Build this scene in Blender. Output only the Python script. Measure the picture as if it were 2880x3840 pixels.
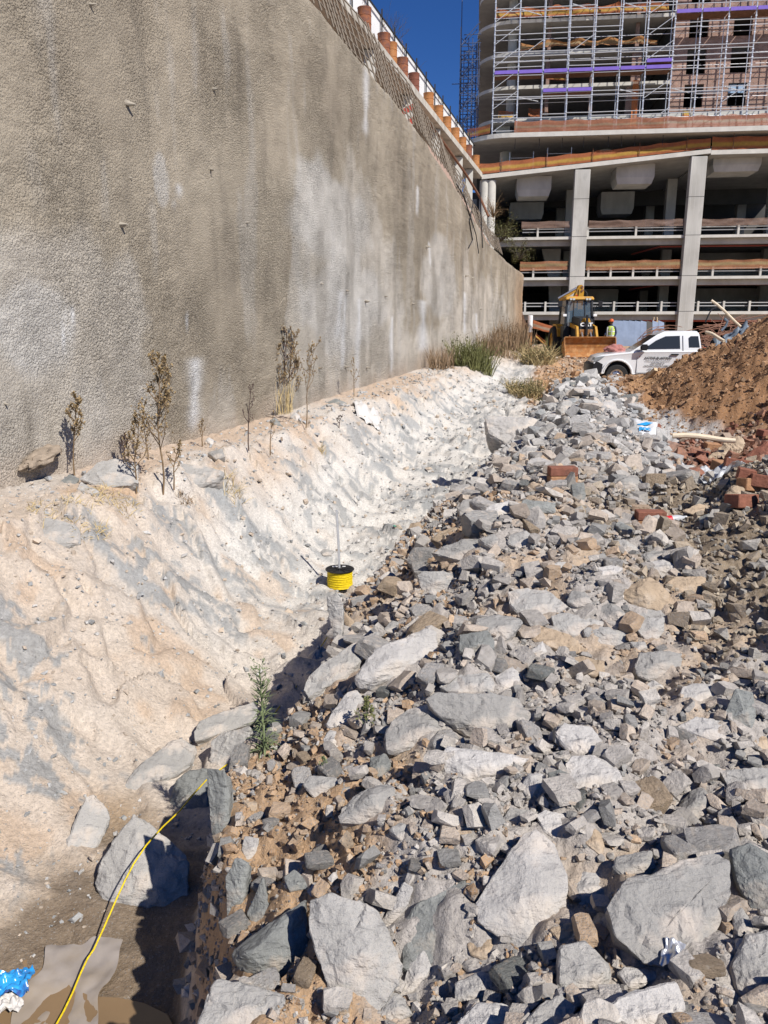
import bpy, bmesh, math, random
import numpy as np
from mathutils import Vector, Matrix, noise as mnoise

for o in list(bpy.data.objects): bpy.data.objects.remove(o)
scene = bpy.context.scene
COL = scene.collection
random.seed(7)
RNG = np.random.default_rng(7)

# ------------------------------------------------------------------ camera
CAM_Z = 1.65
PITCH = math.radians(13.25)
FPX = 2884.0                      # focal length in pixels of the 2880 px wide photograph
cam_d = bpy.data.cameras.new('camera'); cam = bpy.data.objects.new('camera', cam_d); COL.objects.link(cam)
cam_d.sensor_fit = 'HORIZONTAL'; cam_d.sensor_width = 36.0; cam_d.lens = 36.0 * FPX / 2880.0
cam_d.clip_start = 0.05; cam_d.clip_end = 3000
cam.location = (0, 0, CAM_Z); cam.rotation_euler = (math.radians(90) - PITCH, 0, 0)
scene.camera = cam
scene.render.resolution_x = 768; scene.render.resolution_y = 1024

# ------------------------------------------------------------------ sky, sun, exposure
SUN = Vector((0.70, -0.83, 1.04)).normalized()
world = bpy.data.worlds.new('World'); scene.world = world; world.use_nodes = True
wn = world.node_tree; bg = wn.nodes['Background']
sky = wn.nodes.new('ShaderNodeTexSky'); sky.sky_type = 'NISHITA'; sky.sun_disc = False
sky.sun_elevation = math.asin(SUN.z); sky.sun_rotation = math.atan2(SUN.x, SUN.y)
sky.altitude = 1700; sky.air_density = 0.9; sky.dust_density = 0.1; sky.ozone_density = 6.0
hs = wn.nodes.new('ShaderNodeHueSaturation'); hs.inputs['Saturation'].default_value = 1.2; hs.inputs['Hue'].default_value = .512
wn.links.new(sky.outputs[0], hs.inputs['Color']); wn.links.new(hs.outputs[0], bg.inputs[0]); bg.inputs[1].default_value = 0.075
sun_d = bpy.data.lights.new('sun', 'SUN'); sun_d.energy = 4.4; sun_d.angle = math.radians(0.53); sun_d.color = (1.0, 0.955, 0.89)
sun = bpy.data.objects.new('sun', sun_d); COL.objects.link(sun)
sun.rotation_euler = SUN.to_track_quat('Z', 'Y').to_euler(); sun.location = SUN * 60
vs = scene.view_settings; vs.view_transform = 'Standard'; vs.look = 'None'; vs.exposure = 0.32; vs.gamma = 1.0; vs.use_curve_mapping = False
scene.cycles.diffuse_bounces = 1

# ------------------------------------------------------------------ small maths
cP, sP = math.cos(PITCH), math.sin(PITCH)
def ray(sx, sy):
    xc = (sx - 1440) / FPX; yc = (1920 - sy) / FPX
    return Vector((xc, cP + sP * yc, -sP + cP * yc))
ORG = Vector((0, 0, CAM_Z))
def at_depth(sx, sy, Y):
    d = ray(sx, sy); return ORG + d * (Y / d.y)
def wall_x(y): return -6.807 + 0.316 * y
def on_wall(sx, sy, off=0.0):
    d = ray(sx, sy); t = (-6.807 - off) / (d.x - 0.316 * d.y); return ORG + d * t
def ip(y, xs, zs): return np.interp(y, xs, zs)
def sstep(t): t = np.clip(t, 0, 1); return t * t * (3 - 2 * t)
def _hash(ix, iy, s):
    h = (ix.astype(np.int64) * 374761393 + iy.astype(np.int64) * 668265263 + s * 1442695041) & 0xffffffff
    h = ((h ^ (h >> 13)) * 1274126177) & 0xffffffff
    return ((h ^ (h >> 16)) & 0xffffff) / float(0xffffff)
def vn(x, y, s=0):
    x = np.asarray(x, float); y = np.asarray(y, float)
    ix = np.floor(x); iy = np.floor(y); fx = x - ix; fy = y - iy
    fx = fx * fx * (3 - 2 * fx); fy = fy * fy * (3 - 2 * fy)
    a = _hash(ix, iy, s); b = _hash(ix + 1, iy, s); c = _hash(ix, iy + 1, s); d = _hash(ix + 1, iy + 1, s)
    return (a * (1 - fx) + b * fx) * (1 - fy) + (c * (1 - fx) + d * fx) * fy
def fbm(x, y, s=0, o=4, g=0.5):
    t = 0; a = 1; n = 0
    for k in range(o):
        t = t + a * vn(x * 2 ** k + k * 13.7, y * 2 ** k - k * 7.3, s + k); n += a; a *= g
    return t / n
def ridged(x, y, s=0, o=3):
    t = 0; a = 1; n = 0
    for k in range(o):
        t = t + a * (1 - np.abs(2 * vn(x * 2 ** k, y * 2 ** k, s + k) - 1)); n += a; a *= 0.5
    return t / n

# ------------------------------------------------------------------ terrain height
def g_far(y): return ip(y, [-5, 20, 25, 36, 60, 400], [-0.03, 0, 0, .45, .72, .72])
YH = [-6, 0, 1.84, 3.0, 3.6, 4.3, 5.0, 5.9, 7.6, 9.66, 13.5, 18, 21, 25, 32]
XH = [-.3, -.35, -.46, -.80, -.84, -.48, -.34, -.22, .32, 1.15, 2.2, 3.6, 4.55, 5.4, 7.2]
def zones(x, y):
    xw = wall_x(y); w = x - xw
    zb = ip(y, [0, 10, 13, 25, 49, 60], [0, -.03, 0, .44, .95, 1.0])
    wt = ip(y, [-5, 3.4, 6.9, 9.4, 14.2, 24.8, 32], [4.3, 4.3, 3.95, 3.3, 2.94, 2.84, 2.7])
    zt = ip(y, [-5, 5, 6.9, 9.4, 14.2, 18.4, 24.8, 31, 40], [-1.40, -1.43, -1.56, -1.6, -1.2, -.9, -.3, .3, .6])
    xh = ip(y, YH, XH) + 0.10 * (fbm(y * 1.3, y * 0 + 3, 5, 2) - .5) * 2
    zl = ip(y, [-5, 1, 3.5, 6, 8, 10, 13.5, 21, 25, 31], [-.3, -.35, -.55, -.46, -.30, -.28, -.2, 0, .02, .3])
    top = ip(y, [-5, 0, 3, 8, 15, 22, 26, 60], [-.03, -.03, 0, -.05, .03, .0, .0, .72])
    top = np.where(y > 26, g_far(y), top)
    return xw, w, zb, wt, zt, xh, zl, top
def mounds(x, y):
    d1 = np.hypot(x - 4.4, (y - 5.3) * .75)
    d2 = np.hypot(x - 11.0, (y - 16.7) * .75)
    m1 = .55 * (2.75 - d1); m2 = .66 * (5.75 - d2)
    sm = lambda v, k: .5 * (v + np.sqrt(v * v + k * k))
    return sm(m1, .16) , sm(m2, .22)
def H0(x, y):
    x = np.asarray(x, float); y = np.asarray(y, float)
    xw, w, zb, wt, zt, xh, zl, top = zones(x, y)
    t = (w - .9) / np.maximum(wt - .45 - .9, .1)
    tt = np.clip(t, 0, 1); S = .45 * tt + .55 * sstep(tt)
    zs = zb - .05 * np.clip(w / .9, 0, 1) + (zt - zb + .05) * S
    xf = xh - .24
    f = sstep((x - xf) / .30)
    k = sstep((x - xh) / 1.3)
    heap = zl + (top - zl) * k
    cr = sstep((y - 3.2) / 2.5) * sstep((25 - y) / 4); heap = heap + cr * (.36 * np.exp(-((x - xh - 1.35) / .85) ** 2) - .16 * sstep((x - xh - 1.9) / .9))
    z = zs * (1 - f) + heap * f
    m1, m2 = mounds(x, y)
    m1 = m1 * sstep((10.5 - y) / 3); 
    return z + (m1 + m2 - .05) * sstep((x - xh - .6) / .8)
def Hn(x, y):
    x = np.asarray(x, float); y = np.asarray(y, float)
    z = H0(x, y)
    xw, w, zb, wt, zt, xh, zl, top = zones(x, y)
    onheap = sstep((x - xh + .1) / .2)
    slope = sstep((w - .7) / .5) * (1 - onheap)
    near = np.clip(1.6 - y / 18, .35, 1)
    # teeth marks and rock ribs on the slope, running down it
    a = x * .95 - y * .31; b = x * .31 + y * .95
    wq = 1.4 * (fbm(x * .8, y * .8, 35, 3) - .5); b = b + wq; a = a - wq
    rib = ridged(b * 1.5, a * .6, 31, 3) - .55
    z = z + slope * (.14 * rib + .26 * (fbm(x * .9, y * .9, 41, 3) - .5))
    led = fbm(b * 1.1 + 9, a * .8, 91, 4) * 5; led = (led - np.floor(led)); z = z + slope * .10 * (sstep(led / .85) - sstep((led - .85) / .15)) * sstep((y - 3.8) / 2)
    z = z + slope * .075 * (ridged(b * 5.5, a * 2.0, 77, 3) - .5) * sstep((y - 4.5) / 3)
    z = z + onheap * ((.26 + .10 * sstep((6 - y) / 3)) * (fbm(x * 1.6, y * 1.6, 3, 3) - .5) + .13 * (fbm(x * 6, y * 6, 9, 3) - .5)) * sstep((27 - y) / 4)
    m1, m2 = mounds(x, y)
    mm = sstep((m2 - .2) / .5)
    z = z + mm * (.34 * (fbm(x * 1.1, y * 1.1, 61, 3) - .5) + .14 * (fbm(x * 4.5, y * 4.5, 65, 3) - .5))
    fl = 1 - sstep((z + 1.15) / .35)      # calm trench floor
    return z + (.012 + .028 * (1 - fl)) * (fbm(x * 14, y * 14, 15, 3) - .5) * 2
_T = np.exp(np.linspace(math.log(.6), math.log(90), 5000))
def G(sx, sy, lift=0.0):
    """point where the line of sight through a photograph pixel meets the ground"""
    d = ray(sx, sy)
    zz = CAM_Z + _T * d.z - Hn(_T * d.x, _T * d.y)
    k = np.argmax(zz < 0)
    if zz[k] >= 0: k = len(_T) - 1
    t = _T[k]; return Vector((t * d.x, t * d.y, CAM_Z + t * d.z + lift))
def hz(x, y): return float(Hn(np.array([x]), np.array([y]))[0])

# ------------------------------------------------------------------ objects and tags
def tag(o, label=None, cat=None, group=None, kind=None):
    if label: o['label'] = label
    if cat: o['category'] = cat
    if group: o['group'] = group
    if kind: o['kind'] = kind
    return o
def thing(name, label, cat, loc=(0, 0, 0), rz=0, group=None):
    o = bpy.data.objects.new(name, None); COL.objects.link(o); o.empty_display_size = .2
    o.location = loc; o.rotation_euler = (0, 0, rz)
    return tag(o, label, cat, group)
def place(o, parent, local):
    if parent is not None:
        o.parent = parent
        if not local and parent.type == 'EMPTY':
            r = parent
            o.matrix_parent_inverse = Matrix.Translation(r.location).inverted()
    return o
def link(name, me, mat=None, parent=None, local=False):
    o = bpy.data.objects.new(name, me); COL.objects.link(o)
    if mat is not None and not me.materials: me.materials.append(mat)
    return place(o, parent, local)
class MB:
    def __init__(s): s.v = []; s.f = []
    def add(s, vs, fs):
        n = len(s.v); s.v += [tuple(v) for v in vs]; s.f += [tuple(i + n for i in f) for f in fs]; return s
    def box(s, x0, x1, y0, y1, z0, z1):
        return s.add([(x0, y0, z0), (x1, y0, z0), (x1, y1, z0), (x0, y1, z0), (x0, y0, z1), (x1, y0, z1), (x1, y1, z1), (x0, y1, z1)],
                     [(0, 3, 2, 1), (4, 5, 6, 7), (0, 1, 5, 4), (1, 2, 6, 5), (2, 3, 7, 6), (3, 0, 4, 7)])
    def hexa(s, p): return s.add(p, [(0, 3, 2, 1), (4, 5, 6, 7), (0, 1, 5, 4), (1, 2, 6, 5), (2, 3, 7, 6), (3, 0, 4, 7)])
    def tube(s, pts, r, n=6, caps=True):
        pts = [Vector(p) for p in pts]; rs = r if isinstance(r, (list, tuple)) else [r] * len(pts)
        vs = []; fs = []
        for i, p in enumerate(pts):
            t = (pts[min(i + 1, len(pts) - 1)] - pts[max(i - 1, 0)]).normalized()
            u = t.orthogonal().normalized() if i == 0 else (u - t * u.dot(t)).normalized()
            w = t.cross(u)
            for k in range(n):
                a = 2 * math.pi * k / n; vs.append(p + (u * math.cos(a) + w * math.sin(a)) * rs[i])
        for i in range(len(pts) - 1):
            for k in range(n):
                a, b = i * n + k, i * n + (k + 1) % n; fs.append((a, b, b + n, a + n))
        if caps: fs.append(tuple(range(n - 1, -1, -1))); fs.append(tuple(range((len(pts) - 1) * n, len(pts) * n)))
        return s.add(vs, fs)
    def lathe(s, prof, n=16, c=(0, 0, 0), caps=True):
        vs = []; fs = []
        for r, z in prof:
            for k in range(n):
                a = 2 * math.pi * k / n; vs.append((c[0] + r * math.cos(a), c[1] + r * math.sin(a), c[2] + z))
        m = len(prof)
        for i in range(m - 1):
            for k in range(n):
                a, b = i * n + k, i * n + (k + 1) % n; fs.append((a, b, b + n, a + n))
        if caps: fs.append(tuple(range(n - 1, -1, -1))); fs.append(tuple(range((m - 1) * n, m * n)))
        return s.add(vs, fs)
    def prism(s, poly, a, b, axis='y'):
        """closed 2D outline swept between two values of the third axis"""
        n = len(poly)
        mk = {'y': lambda p, t: (p[0], t, p[1]), 'z': lambda p, t: (p[0], p[1], t), 'x': lambda p, t: (t, p[0], p[1])}[axis]
        vs = [mk(p, a) for p in poly] + [mk(p, b) for p in poly]
        fs = [tuple(range(n)), tuple(range(2 * n - 1, n - 1, -1))] + [(i, i + n, (i + 1) % n + n, (i + 1) % n) for i in range(n)]
        return s.add(vs, fs)
    def mesh(s, name, smooth=False, bevel=0, seg=2, angle=40):
        me = bpy.data.meshes.new(name); me.from_pydata(s.v, [], s.f)
        bm = bmesh.new(); bm.from_mesh(me)
        bmesh.ops.recalc_face_normals(bm, faces=bm.faces)
        if bevel:
            ed = [e for e in bm.edges if len(e.link_faces) == 2 and e.calc_face_angle(0) > .5]
            bmesh.ops.bevel(bm, geom=ed, offset=bevel, segments=seg, affect='EDGES', clamp_overlap=True)
        bm.to_mesh(me); bm.free()
        if smooth:
            me.shade_smooth(); me.set_sharp_from_angle(angle=math.radians(angle))
        return me
    def build(s, name, mat, parent=None, local=False, **k):
        return link(name, s.mesh(name, **k), mat, parent, local)
_bars = {}
def bar(name, p0, p1, r, mat, parent=None, local=False, n=6, square=None):
    """round (or square) bar between two points; alike bars share one mesh"""
    key = (mat.name, n, square is not None)
    if key not in _bars:
        m = MB()
        if square is None: m.tube([(0, 0, 0), (0, 0, 1)], 1, n)
        else: m.box(-1, 1, -1, 1, 0, 1)
        me = m.mesh('bar'); me.materials.append(mat); _bars[key] = me
    o = bpy.data.objects.new(name, _bars[key]); COL.objects.link(o)
    p0 = Vector(p0); p1 = Vector(p1); d = p1 - p0
    q = d.to_track_quat('Z', 'Y') if abs(d.normalized().z) < .999 else Matrix.Identity(3).to_quaternion()
    if d.z < 0 and abs(d.normalized().z) >= .999: p0, p1 = p1, p0; d = -d
    rx, ry = (r, r) if square is None else (r, square)
    o.matrix_basis = Matrix.Translation(p0) @ q.to_matrix().to_4x4() @ Matrix.Diagonal((rx, ry, d.length, 1))
    return place(o, parent, local)

# ------------------------------------------------------------------ materials
def material(name, col, rough=.8, metal=0, spec=.3, var=0.0, vscale=8, bump=0, bscale=40, col2=None, cscale=3, cthr=.5, cw=.08,
             rand=0.0, attr=None, speck=None, emit=0, alpha=1, coat=0, trans=0, detail=6, stretch=None, bdist=.02, extra=None):
    m = bpy.data.materials.new(name); m.use_nodes = True; nt = m.node_tree; N = nt.nodes; L = nt.links
    b = N['Principled BSDF']; b.inputs['Roughness'].default_value = rough; b.inputs['Metallic'].default_value = metal
    b.inputs['Specular IOR Level'].default_value = spec
    if coat: b.inputs['Coat Weight'].default_value = coat; b.inputs['Coat Roughness'].default_value = .08
    if trans: b.inputs['Transmission Weight'].default_value = trans
    tc = N.new('ShaderNodeTexCoord'); vec = tc.outputs['Object']
    if stretch:
        mp = N.new('ShaderNodeMapping'); mp.inputs['Scale'].default_value = stretch; L.new(vec, mp.inputs[0]); vec = mp.outputs[0]
    def nz(sc, det=detail, r=.6):
        n = N.new('ShaderNodeTexNoise'); n.inputs['Scale'].default_value = sc; n.inputs['Detail'].default_value = det
        n.inputs['Roughness'].default_value = r; L.new(vec, n.inputs['Vector']); return n.outputs['Fac']
    def mixc(f, a, c, mode='MIX'):
        x = N.new('ShaderNodeMix'); x.data_type = 'RGBA'; x.blend_type = mode
        if isinstance(f, float): x.inputs[0].default_value = f
        else: L.new(f, x.inputs[0])
        for s, v in ((6, a), (7, c)):
            if isinstance(v, tuple): x.inputs[s].default_value = (*v[:3], 1)
            else: L.new(v, x.inputs[s])
        return x.outputs[2]
    def ramp(f, lo, hi, a=0.0, c=1.0):
        r = N.new('ShaderNodeMapRange'); r.inputs[1].default_value = lo; r.inputs[2].default_value = hi
        r.inputs[3].default_value = a; r.inputs[4].default_value = c; r.clamp = True; L.new(f, r.inputs[0]); return r.outputs[0]
    def grey(f):
        c = N.new('ShaderNodeCombineColor'); [L.new(f, c.inputs[i]) for i in range(3)]; return c.outputs[0]
    if attr:
        a = N.new('ShaderNodeAttribute'); a.attribute_name = attr; c = a.outputs['Color']
    else: c = tuple(col)
    if col2: c = mixc(ramp(nz(cscale), cthr - cw, cthr + cw), c, tuple(col2))
    if speck:      # (colour, scale, threshold): crystals, grit or painted dark pits
        c = mixc(ramp(nz(speck[1], 2, .7), speck[2], speck[2] + .08), c, tuple(speck[0]))
    if rand:
        oi = N.new('ShaderNodeObjectInfo'); c = mixc(1.0, c, grey(ramp(oi.outputs['Random'], 0, 1, 1 - rand, 1 + rand)), 'MULTIPLY')
    if var: c = mixc(1.0, c, grey(ramp(nz(vscale), .25, .75, 1 - var, 1 + var)), 'MULTIPLY')
    if isinstance(c, tuple): b.inputs['Base Color'].default_value = (*c[:3], 1)
    else: L.new(c, b.inputs['Base Color'])
    if bump:
        bp = N.new('ShaderNodeBump'); bp.inputs['Strength'].default_value = bump; bp.inputs['Distance'].default_value = bdist
        L.new(nz(bscale, 5, .65), bp.inputs['Height']); L.new(bp.outputs[0], b.inputs['Normal'])
    if emit: b.inputs['Emission Color'].default_value = (*col[:3], 1); b.inputs['Emission Strength'].default_value = emit
    if alpha < 1: b.inputs['Alpha'].default_value = alpha
    if extra: extra(m, nt, N, L, b, vec, nz, ramp, mixc, grey)
    return m

def rock_extra(dust, thr, strata=True):
    def fn(m, nt, N, L, b, vec, nz, ramp, mixc, grey):
        # pale dust that settled in patches, whole-rock tint, two scales of chipped relief
        src = b.inputs['Base Color'].links[0].from_socket
        f = ramp(nz(5.5, 5, .6), thr, thr + .14, 0, .85)
        L.new(mixc(f, src, dust), b.inputs['Base Color'])
        b1 = N.new('ShaderNodeBump'); b1.inputs['Strength'].default_value = .75; b1.inputs['Distance'].default_value = .02
        L.new(nz(26, 6, .7), b1.inputs['Height'])
        b2 = N.new('ShaderNodeBump'); b2.inputs['Strength'].default_value = .7; b2.inputs['Distance'].default_value = .05
        mp = N.new('ShaderNodeMapping'); mp.inputs['Scale'].default_value = (5, 14, 22); mp.inputs['Rotation'].default_value = (.5, .3, .2); L.new(vec, mp.inputs[0])
        n2 = N.new('ShaderNodeTexNoise'); n2.inputs['Scale'].default_value = 1.0; n2.inputs['Detail'].default_value = 5; L.new(mp.outputs[0], n2.inputs['Vector'])
        L.new(n2.outputs['Fac'], b2.inputs['Height']); L.new(b2.outputs[0], b1.inputs['Normal']); L.new(b1.outputs[0], b.inputs['Normal'])
    return fn
M = {}
DUST = (.56, .49, .42)
M['rock_pale'] = material('granite_pale', (.54, .51, .475), .85, speck=((.38, .375, .37), 420, .54), var=.16, vscale=7, rand=.16, extra=rock_extra((.60, .535, .465), .49))
M['rock_grey'] = material('granite_grey', (.41, .39, .36), .85, speck=((.28, .28, .275), 400, .54), var=.18, vscale=6, rand=.16, extra=rock_extra(DUST, .50))
M['rock_dark'] = material('schist_dark', (.235, .24, .225), .8, speck=((.31, .31, .295), 300, .56), var=.3, vscale=9, rand=.15, extra=rock_extra((.46, .38, .30), .56))
M['rock_tan'] = material('weathered_tan_rock', (.47, .36, .25), .9, speck=((.36, .28, .20), 300, .56), var=.2, vscale=8, rand=.14, extra=rock_extra((.56, .47, .37), .55))
M['soil_rock'] = material('gravel_mixed', (.38, .35, .32), .9, speck=((.20, .20, .19), 60, .55), var=.3, vscale=5, col2=(.48, .37, .27), cscale=1.2, cthr=.52, bump=.5, bscale=60)
M['ground'] = material('ground_soil', (1, 1, 1), .95, spec=.1, attr='Col', speck=((.33, .30, .27), 95, .60), var=.24, vscale=34)
M['mud_clod'] = material('brown_clods', (.27, .155, .085), .95, spec=.1, var=.3, vscale=4, col2=(.36, .23, .14), cscale=2.0)
def ground_bump(m):
    nt = m.node_tree; N = nt.nodes; L = nt.links; b = N['Principled BSDF']; tc = N.new('ShaderNodeTexCoord')
    prev = None
    for sc, st, ds in ((9, .5, .05), (45, .8, .02), (160, .7, .006)):
        n = N.new('ShaderNodeTexNoise'); n.inputs['Scale'].default_value = sc; n.inputs['Detail'].default_value = 5; n.inputs['Roughness'].default_value = .65
        L.new(tc.outputs['Object'], n.inputs['Vector'])
        bp = N.new('ShaderNodeBump'); bp.inputs['Strength'].default_value = st; bp.inputs['Distance'].default_value = ds
        L.new(n.outputs['Fac'], bp.inputs['Height'])
        if prev: L.new(prev, bp.inputs['Normal'])
        prev = bp.outputs[0]
    L.new(prev, b.inputs['Normal'])
ground_bump(M['ground'])
M['concrete'] = material('concrete', (.54, .53, .495), .85, var=.18, vscale=1.2, col2=(.46, .45, .42), cscale=.5, bump=.25, bscale=30, stretch=(1, 1, .5))
M['concrete_pale'] = material('concrete_pale', (.56, .54, .49), .85, var=.16, vscale=1.5, bump=.25, bscale=25)
M['concrete_old'] = material('concrete_stained', (.50, .47, .41), .9, var=.25, vscale=1.4, col2=(.30, .27, .22), cscale=.9, cthr=.60, bump=.3, bscale=20, stretch=(1, 1, .35))
M['steel'] = material('galvanised_steel', (.72, .74, .77), .42, metal=.55, var=.15, vscale=20)
M['steel_dark'] = material('dark_blue_steel', (.05, .07, .13), .5, metal=.4)
M['purple'] = material('purple_board', (.20, .13, .52), .55, var=.12, vscale=3)
M['rust'] = material('rusty_steel', (.20, .10, .06), .85, metal=.2, var=.35, vscale=6)
M['black'] = material('black_plastic', (.018, .018, .02), .45)
M['black_metal'] = material('black_paint', (.025, .027, .03), .5)
M['rubber'] = material('tyre_rubber', (.03, .03, .03), .85, var=.3, vscale=10)
M['white_paint'] = material('white_car_paint', (.80, .81, .82), .25, spec=.5, coat=.6, var=.03, vscale=3)
M['white_panel'] = material('white_panel', (.80, .80, .79), .6, var=.05, vscale=2)
M['glass'] = material('dark_glass', (.03, .035, .04), .06, spec=.6)
M['glass_clear'] = material('cab_glass', (.10, .14, .17), .04, spec=.6, alpha=.55)
M['yellow'] = material('machine_yellow', (.50, .255, .02), .55, var=.25, vscale=4, col2=(.22, .13, .06), cscale=3, cthr=.6)
M['bucket'] = material('dirty_orange_bucket', (.36, .15, .045), .75, var=.35, vscale=5, col2=(.44, .24, .10), cscale=4, cthr=.55, bump=.4, bscale=30)
M['chrome'] = material('bare_steel', (.55, .55, .55), .3, metal=.8)
M['hose'] = material('dark_hose', (.03, .03, .035), .6)
M['brick'] = material('red_brick', (.28, .115, .075), .9, var=.3, vscale=14, col2=(.14, .07, .05), cscale=9, cthr=.62, bump=.5, bscale=60)
M['brick_tan'] = material('tan_brick', (.44, .24, .13), .9, var=.3, vscale=14, bump=.5, bscale=60)
M['wood'] = material('pale_timber', (.62, .47, .30), .75, var=.2, vscale=5, stretch=(1, 1, 6), bump=.3, bscale=20)
M['wood_white'] = material('peeled_timber', (.72, .60, .44), .7, var=.15, vscale=5, bump=.2, bscale=30)
M['net_orange'] = None

# ================================================================== GROUND
def grid_mesh(name, X, Y, Z, col=None, smooth=True):
    nr, nc = X.shape
    me = bpy.data.meshes.new(name)
    co = np.stack([X, Y, Z], -1).reshape(-1, 3).astype(np.float32)
    i = np.arange(nr - 1)[:, None] * nc + np.arange(nc - 1)[None, :]
    q = np.stack([i, i + 1, i + nc + 1, i + nc], -1).reshape(-1, 4).astype(np.int32)
    me.vertices.add(len(co)); me.vertices.foreach_set('co', co.ravel())
    me.loops.add(q.size); me.loops.foreach_set('vertex_index', q.ravel())
    me.polygons.add(len(q)); me.polygons.foreach_set('loop_start', np.arange(0, q.size, 4, dtype=np.int32))
    me.update(calc_edges=True)
    if smooth: me.polygons.foreach_set('use_smooth', np.ones(len(q), bool))
    if col is not None:
        at = me.color_attributes.new('Col', 'FLOAT_COLOR', 'POINT')
        c4 = np.ones((len(co), 4), np.float32); c4[:, :3] = col.reshape(-1, 3); at.data.foreach_set('color', c4.ravel())
    return me
def lerp(a, b, f): return a + (b - a) * f[..., None]
def ground_colour(x, y, z):
    xw, w, zb, wt, zt, xh, zl, top = zones(x, y)
    C = lambda *v: np.array(v, float)
    onheap = sstep((x - xh + .16) / .12)
    n1 = fbm(x * .7, y * .7, 101, 4); n2 = fbm(x * 2.3, y * 2.3, 111, 4); n3 = fbm(x * 7, y * 7, 121, 4)
    # blasted slope: white rock dust far, pinkish sand near, tan soil on top
    white = C(.64, .61, .56); sand = C(.60, .505, .41); tan = C(.52, .34, .20)
    f = np.clip(sstep((9.5 - y + 2.2 * (n1 - .5)) / 4.0) * .95 + sstep((.62 - (zb - z) / np.maximum(zb - zt, .1)) / .35) * .55 + (n2 - .5) * .7, 0, 1)
    c = lerp(white + 0 * x[..., None], sand, f)
    ledge = sstep((1.5 - w + (n2 - .5) * 1.4) / .8)
    c = lerp(c, tan, np.clip(ledge * .55 * sstep((n1 - .3) / .3), 0, 1))
    c = lerp(c, tan, np.clip(sstep((n2 - .60) / .10) * .38 * sstep((12 - y) / 4), 0, 1))
    # grey rock showing through, long patches down the slope
    a = x * .95 - y * .31; b = x * .31 + y * .95
    r = fbm(b * 2.6 + .8 * n2, a * .9 + .5 * n2, 131, 5, .6)
    slope = sstep((w - 1.0) / .5) * (1 - onheap)
    n5 = fbm(x * 17, y * 17, 151, 3); rk = sstep((r + .16 * (n5 - .5) - .545) / .014) * slope * sstep((n3 + .5 * (n5 - .5) - .40) / .03)
    rk = rk * np.clip(1 - sstep((-1.30 - z) / .15), 0, 1)
    c = lerp(c, np.array([.33, .33, .32]) * (.75 + .5 * n5)[..., None], np.clip(rk, 0, 1) * .9)
    rk2 = sstep((ridged(b * 3.0, a * 1.0, 141, 4) - .74) / .07) * slope * sstep((y - 6) / 3) * sstep((n3 + .5 * (n5 - .5) - .38) / .04)
    c = lerp(c, np.array([.34, .345, .34]), np.clip(rk2 * .8, 0, 1))
    # muddy trench end
    mud = sstep((5.2 - y + (n2 - .5) * 2) / 1.2) * sstep((-1.30 - z) / .12) * (1 - onheap)
    c = lerp(c, np.array([.36, .26, .165]), np.clip(mud, 0, 1) * .75)
    wet = sstep((-1.372 - z) / .03) * sstep((4.6 - y) / .8) * (1 - onheap); c = c * (1 - .42 * np.clip(wet, 0, 1))[..., None]      # damp margin of the puddle
    # heap fines
    hcol = lerp(C(.46, .42, .38) + 0 * x[..., None], C(.54, .40, .27), sstep((n2 - .45) / .2) * .8)
    hcol = lerp(hcol, C(.53, .51, .48), sstep((y - 9) / 5))
    face = np.maximum(sstep((zl - .02 - z) / .10), sstep((.75 - (x - xh) + (n2 - .5) * .8) / .3) * sstep((4.6 - y) / .8))
    hcol = lerp(hcol, C(.49, .33, .20), face * sstep((n1 - .25) / .2))
    c = lerp(c, hcol, onheap)
    # dirt drive, brown mound, dark gravel mound
    drive = sstep((y - 20.5 + (n2 - .5) * 3) / 2.5) * sstep((x - xh + 1.2) / 1.0)
    c = lerp(c, C(.50, .30, .155), drive)
    c = lerp(c, C(.52, .38, .26), sstep((y - 29) / 5) * .7)
    m1, m2 = mounds(x, y)
    b2 = sstep((m2 - .12 + (n2 - .5) * .25) / .15)
    brown = lerp(C(.34, .185, .092) + 0 * x[..., None], C(.43, .245, .12), sstep((n1 - .45) / .2))
    c = lerp(c, brown, b2)
    red = sstep((x - 3.5 - (n2 - .5)) / .5) * sstep((y - 7.4) / .8) * sstep((13.6 - y) / 1.5) * (1 - b2)
    c = lerp(c, C(.30, .145, .085), red * .8)
    b1 = sstep((m1 - .10 + (n2 - .5) * .2) / .15) * sstep((9.5 - y) / 1.5)
    c = lerp(c, C(.30, .235, .165), b1)
    return np.clip(c * (1 + .22 * (n3 - .5))[..., None], 0, .9)
ys = [-60, -30, -14, -7, -4]; yy = -3.0
while yy < 62:
    ys.append(yy); yy += .05 if yy < .7 else .0074 * (yy + .85)
ys += [66, 75, 90, 120, 170, 260, 420, 700]
cs = np.concatenate([[-120, -50, -20, -9, -5, -3, -2, -1.4, -1.0, -.8], np.linspace(-.66, .62, 640), [.75, .9, 1.2, 1.6, 2.2, 3.2, 5, 9, 20, 50, 120]])
Yg = np.array(ys)[:, None] + 0 * cs[None, :]
Xg = cs[None, :] * (np.maximum(Yg, .5) + 1.6)
Zg = Hn(Xg, Yg)
behind = sstep((-.25 - (Xg - wall_x(Yg))) / .5)       # nothing stands open behind the wall
Zg = Zg * (1 - behind) + (-.6) * behind
ground = link('ground', grid_mesh('ground', Xg, Yg, Zg, ground_colour(Xg, Yg, Zg)), M['ground'])
tag(ground, kind='structure')

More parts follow.
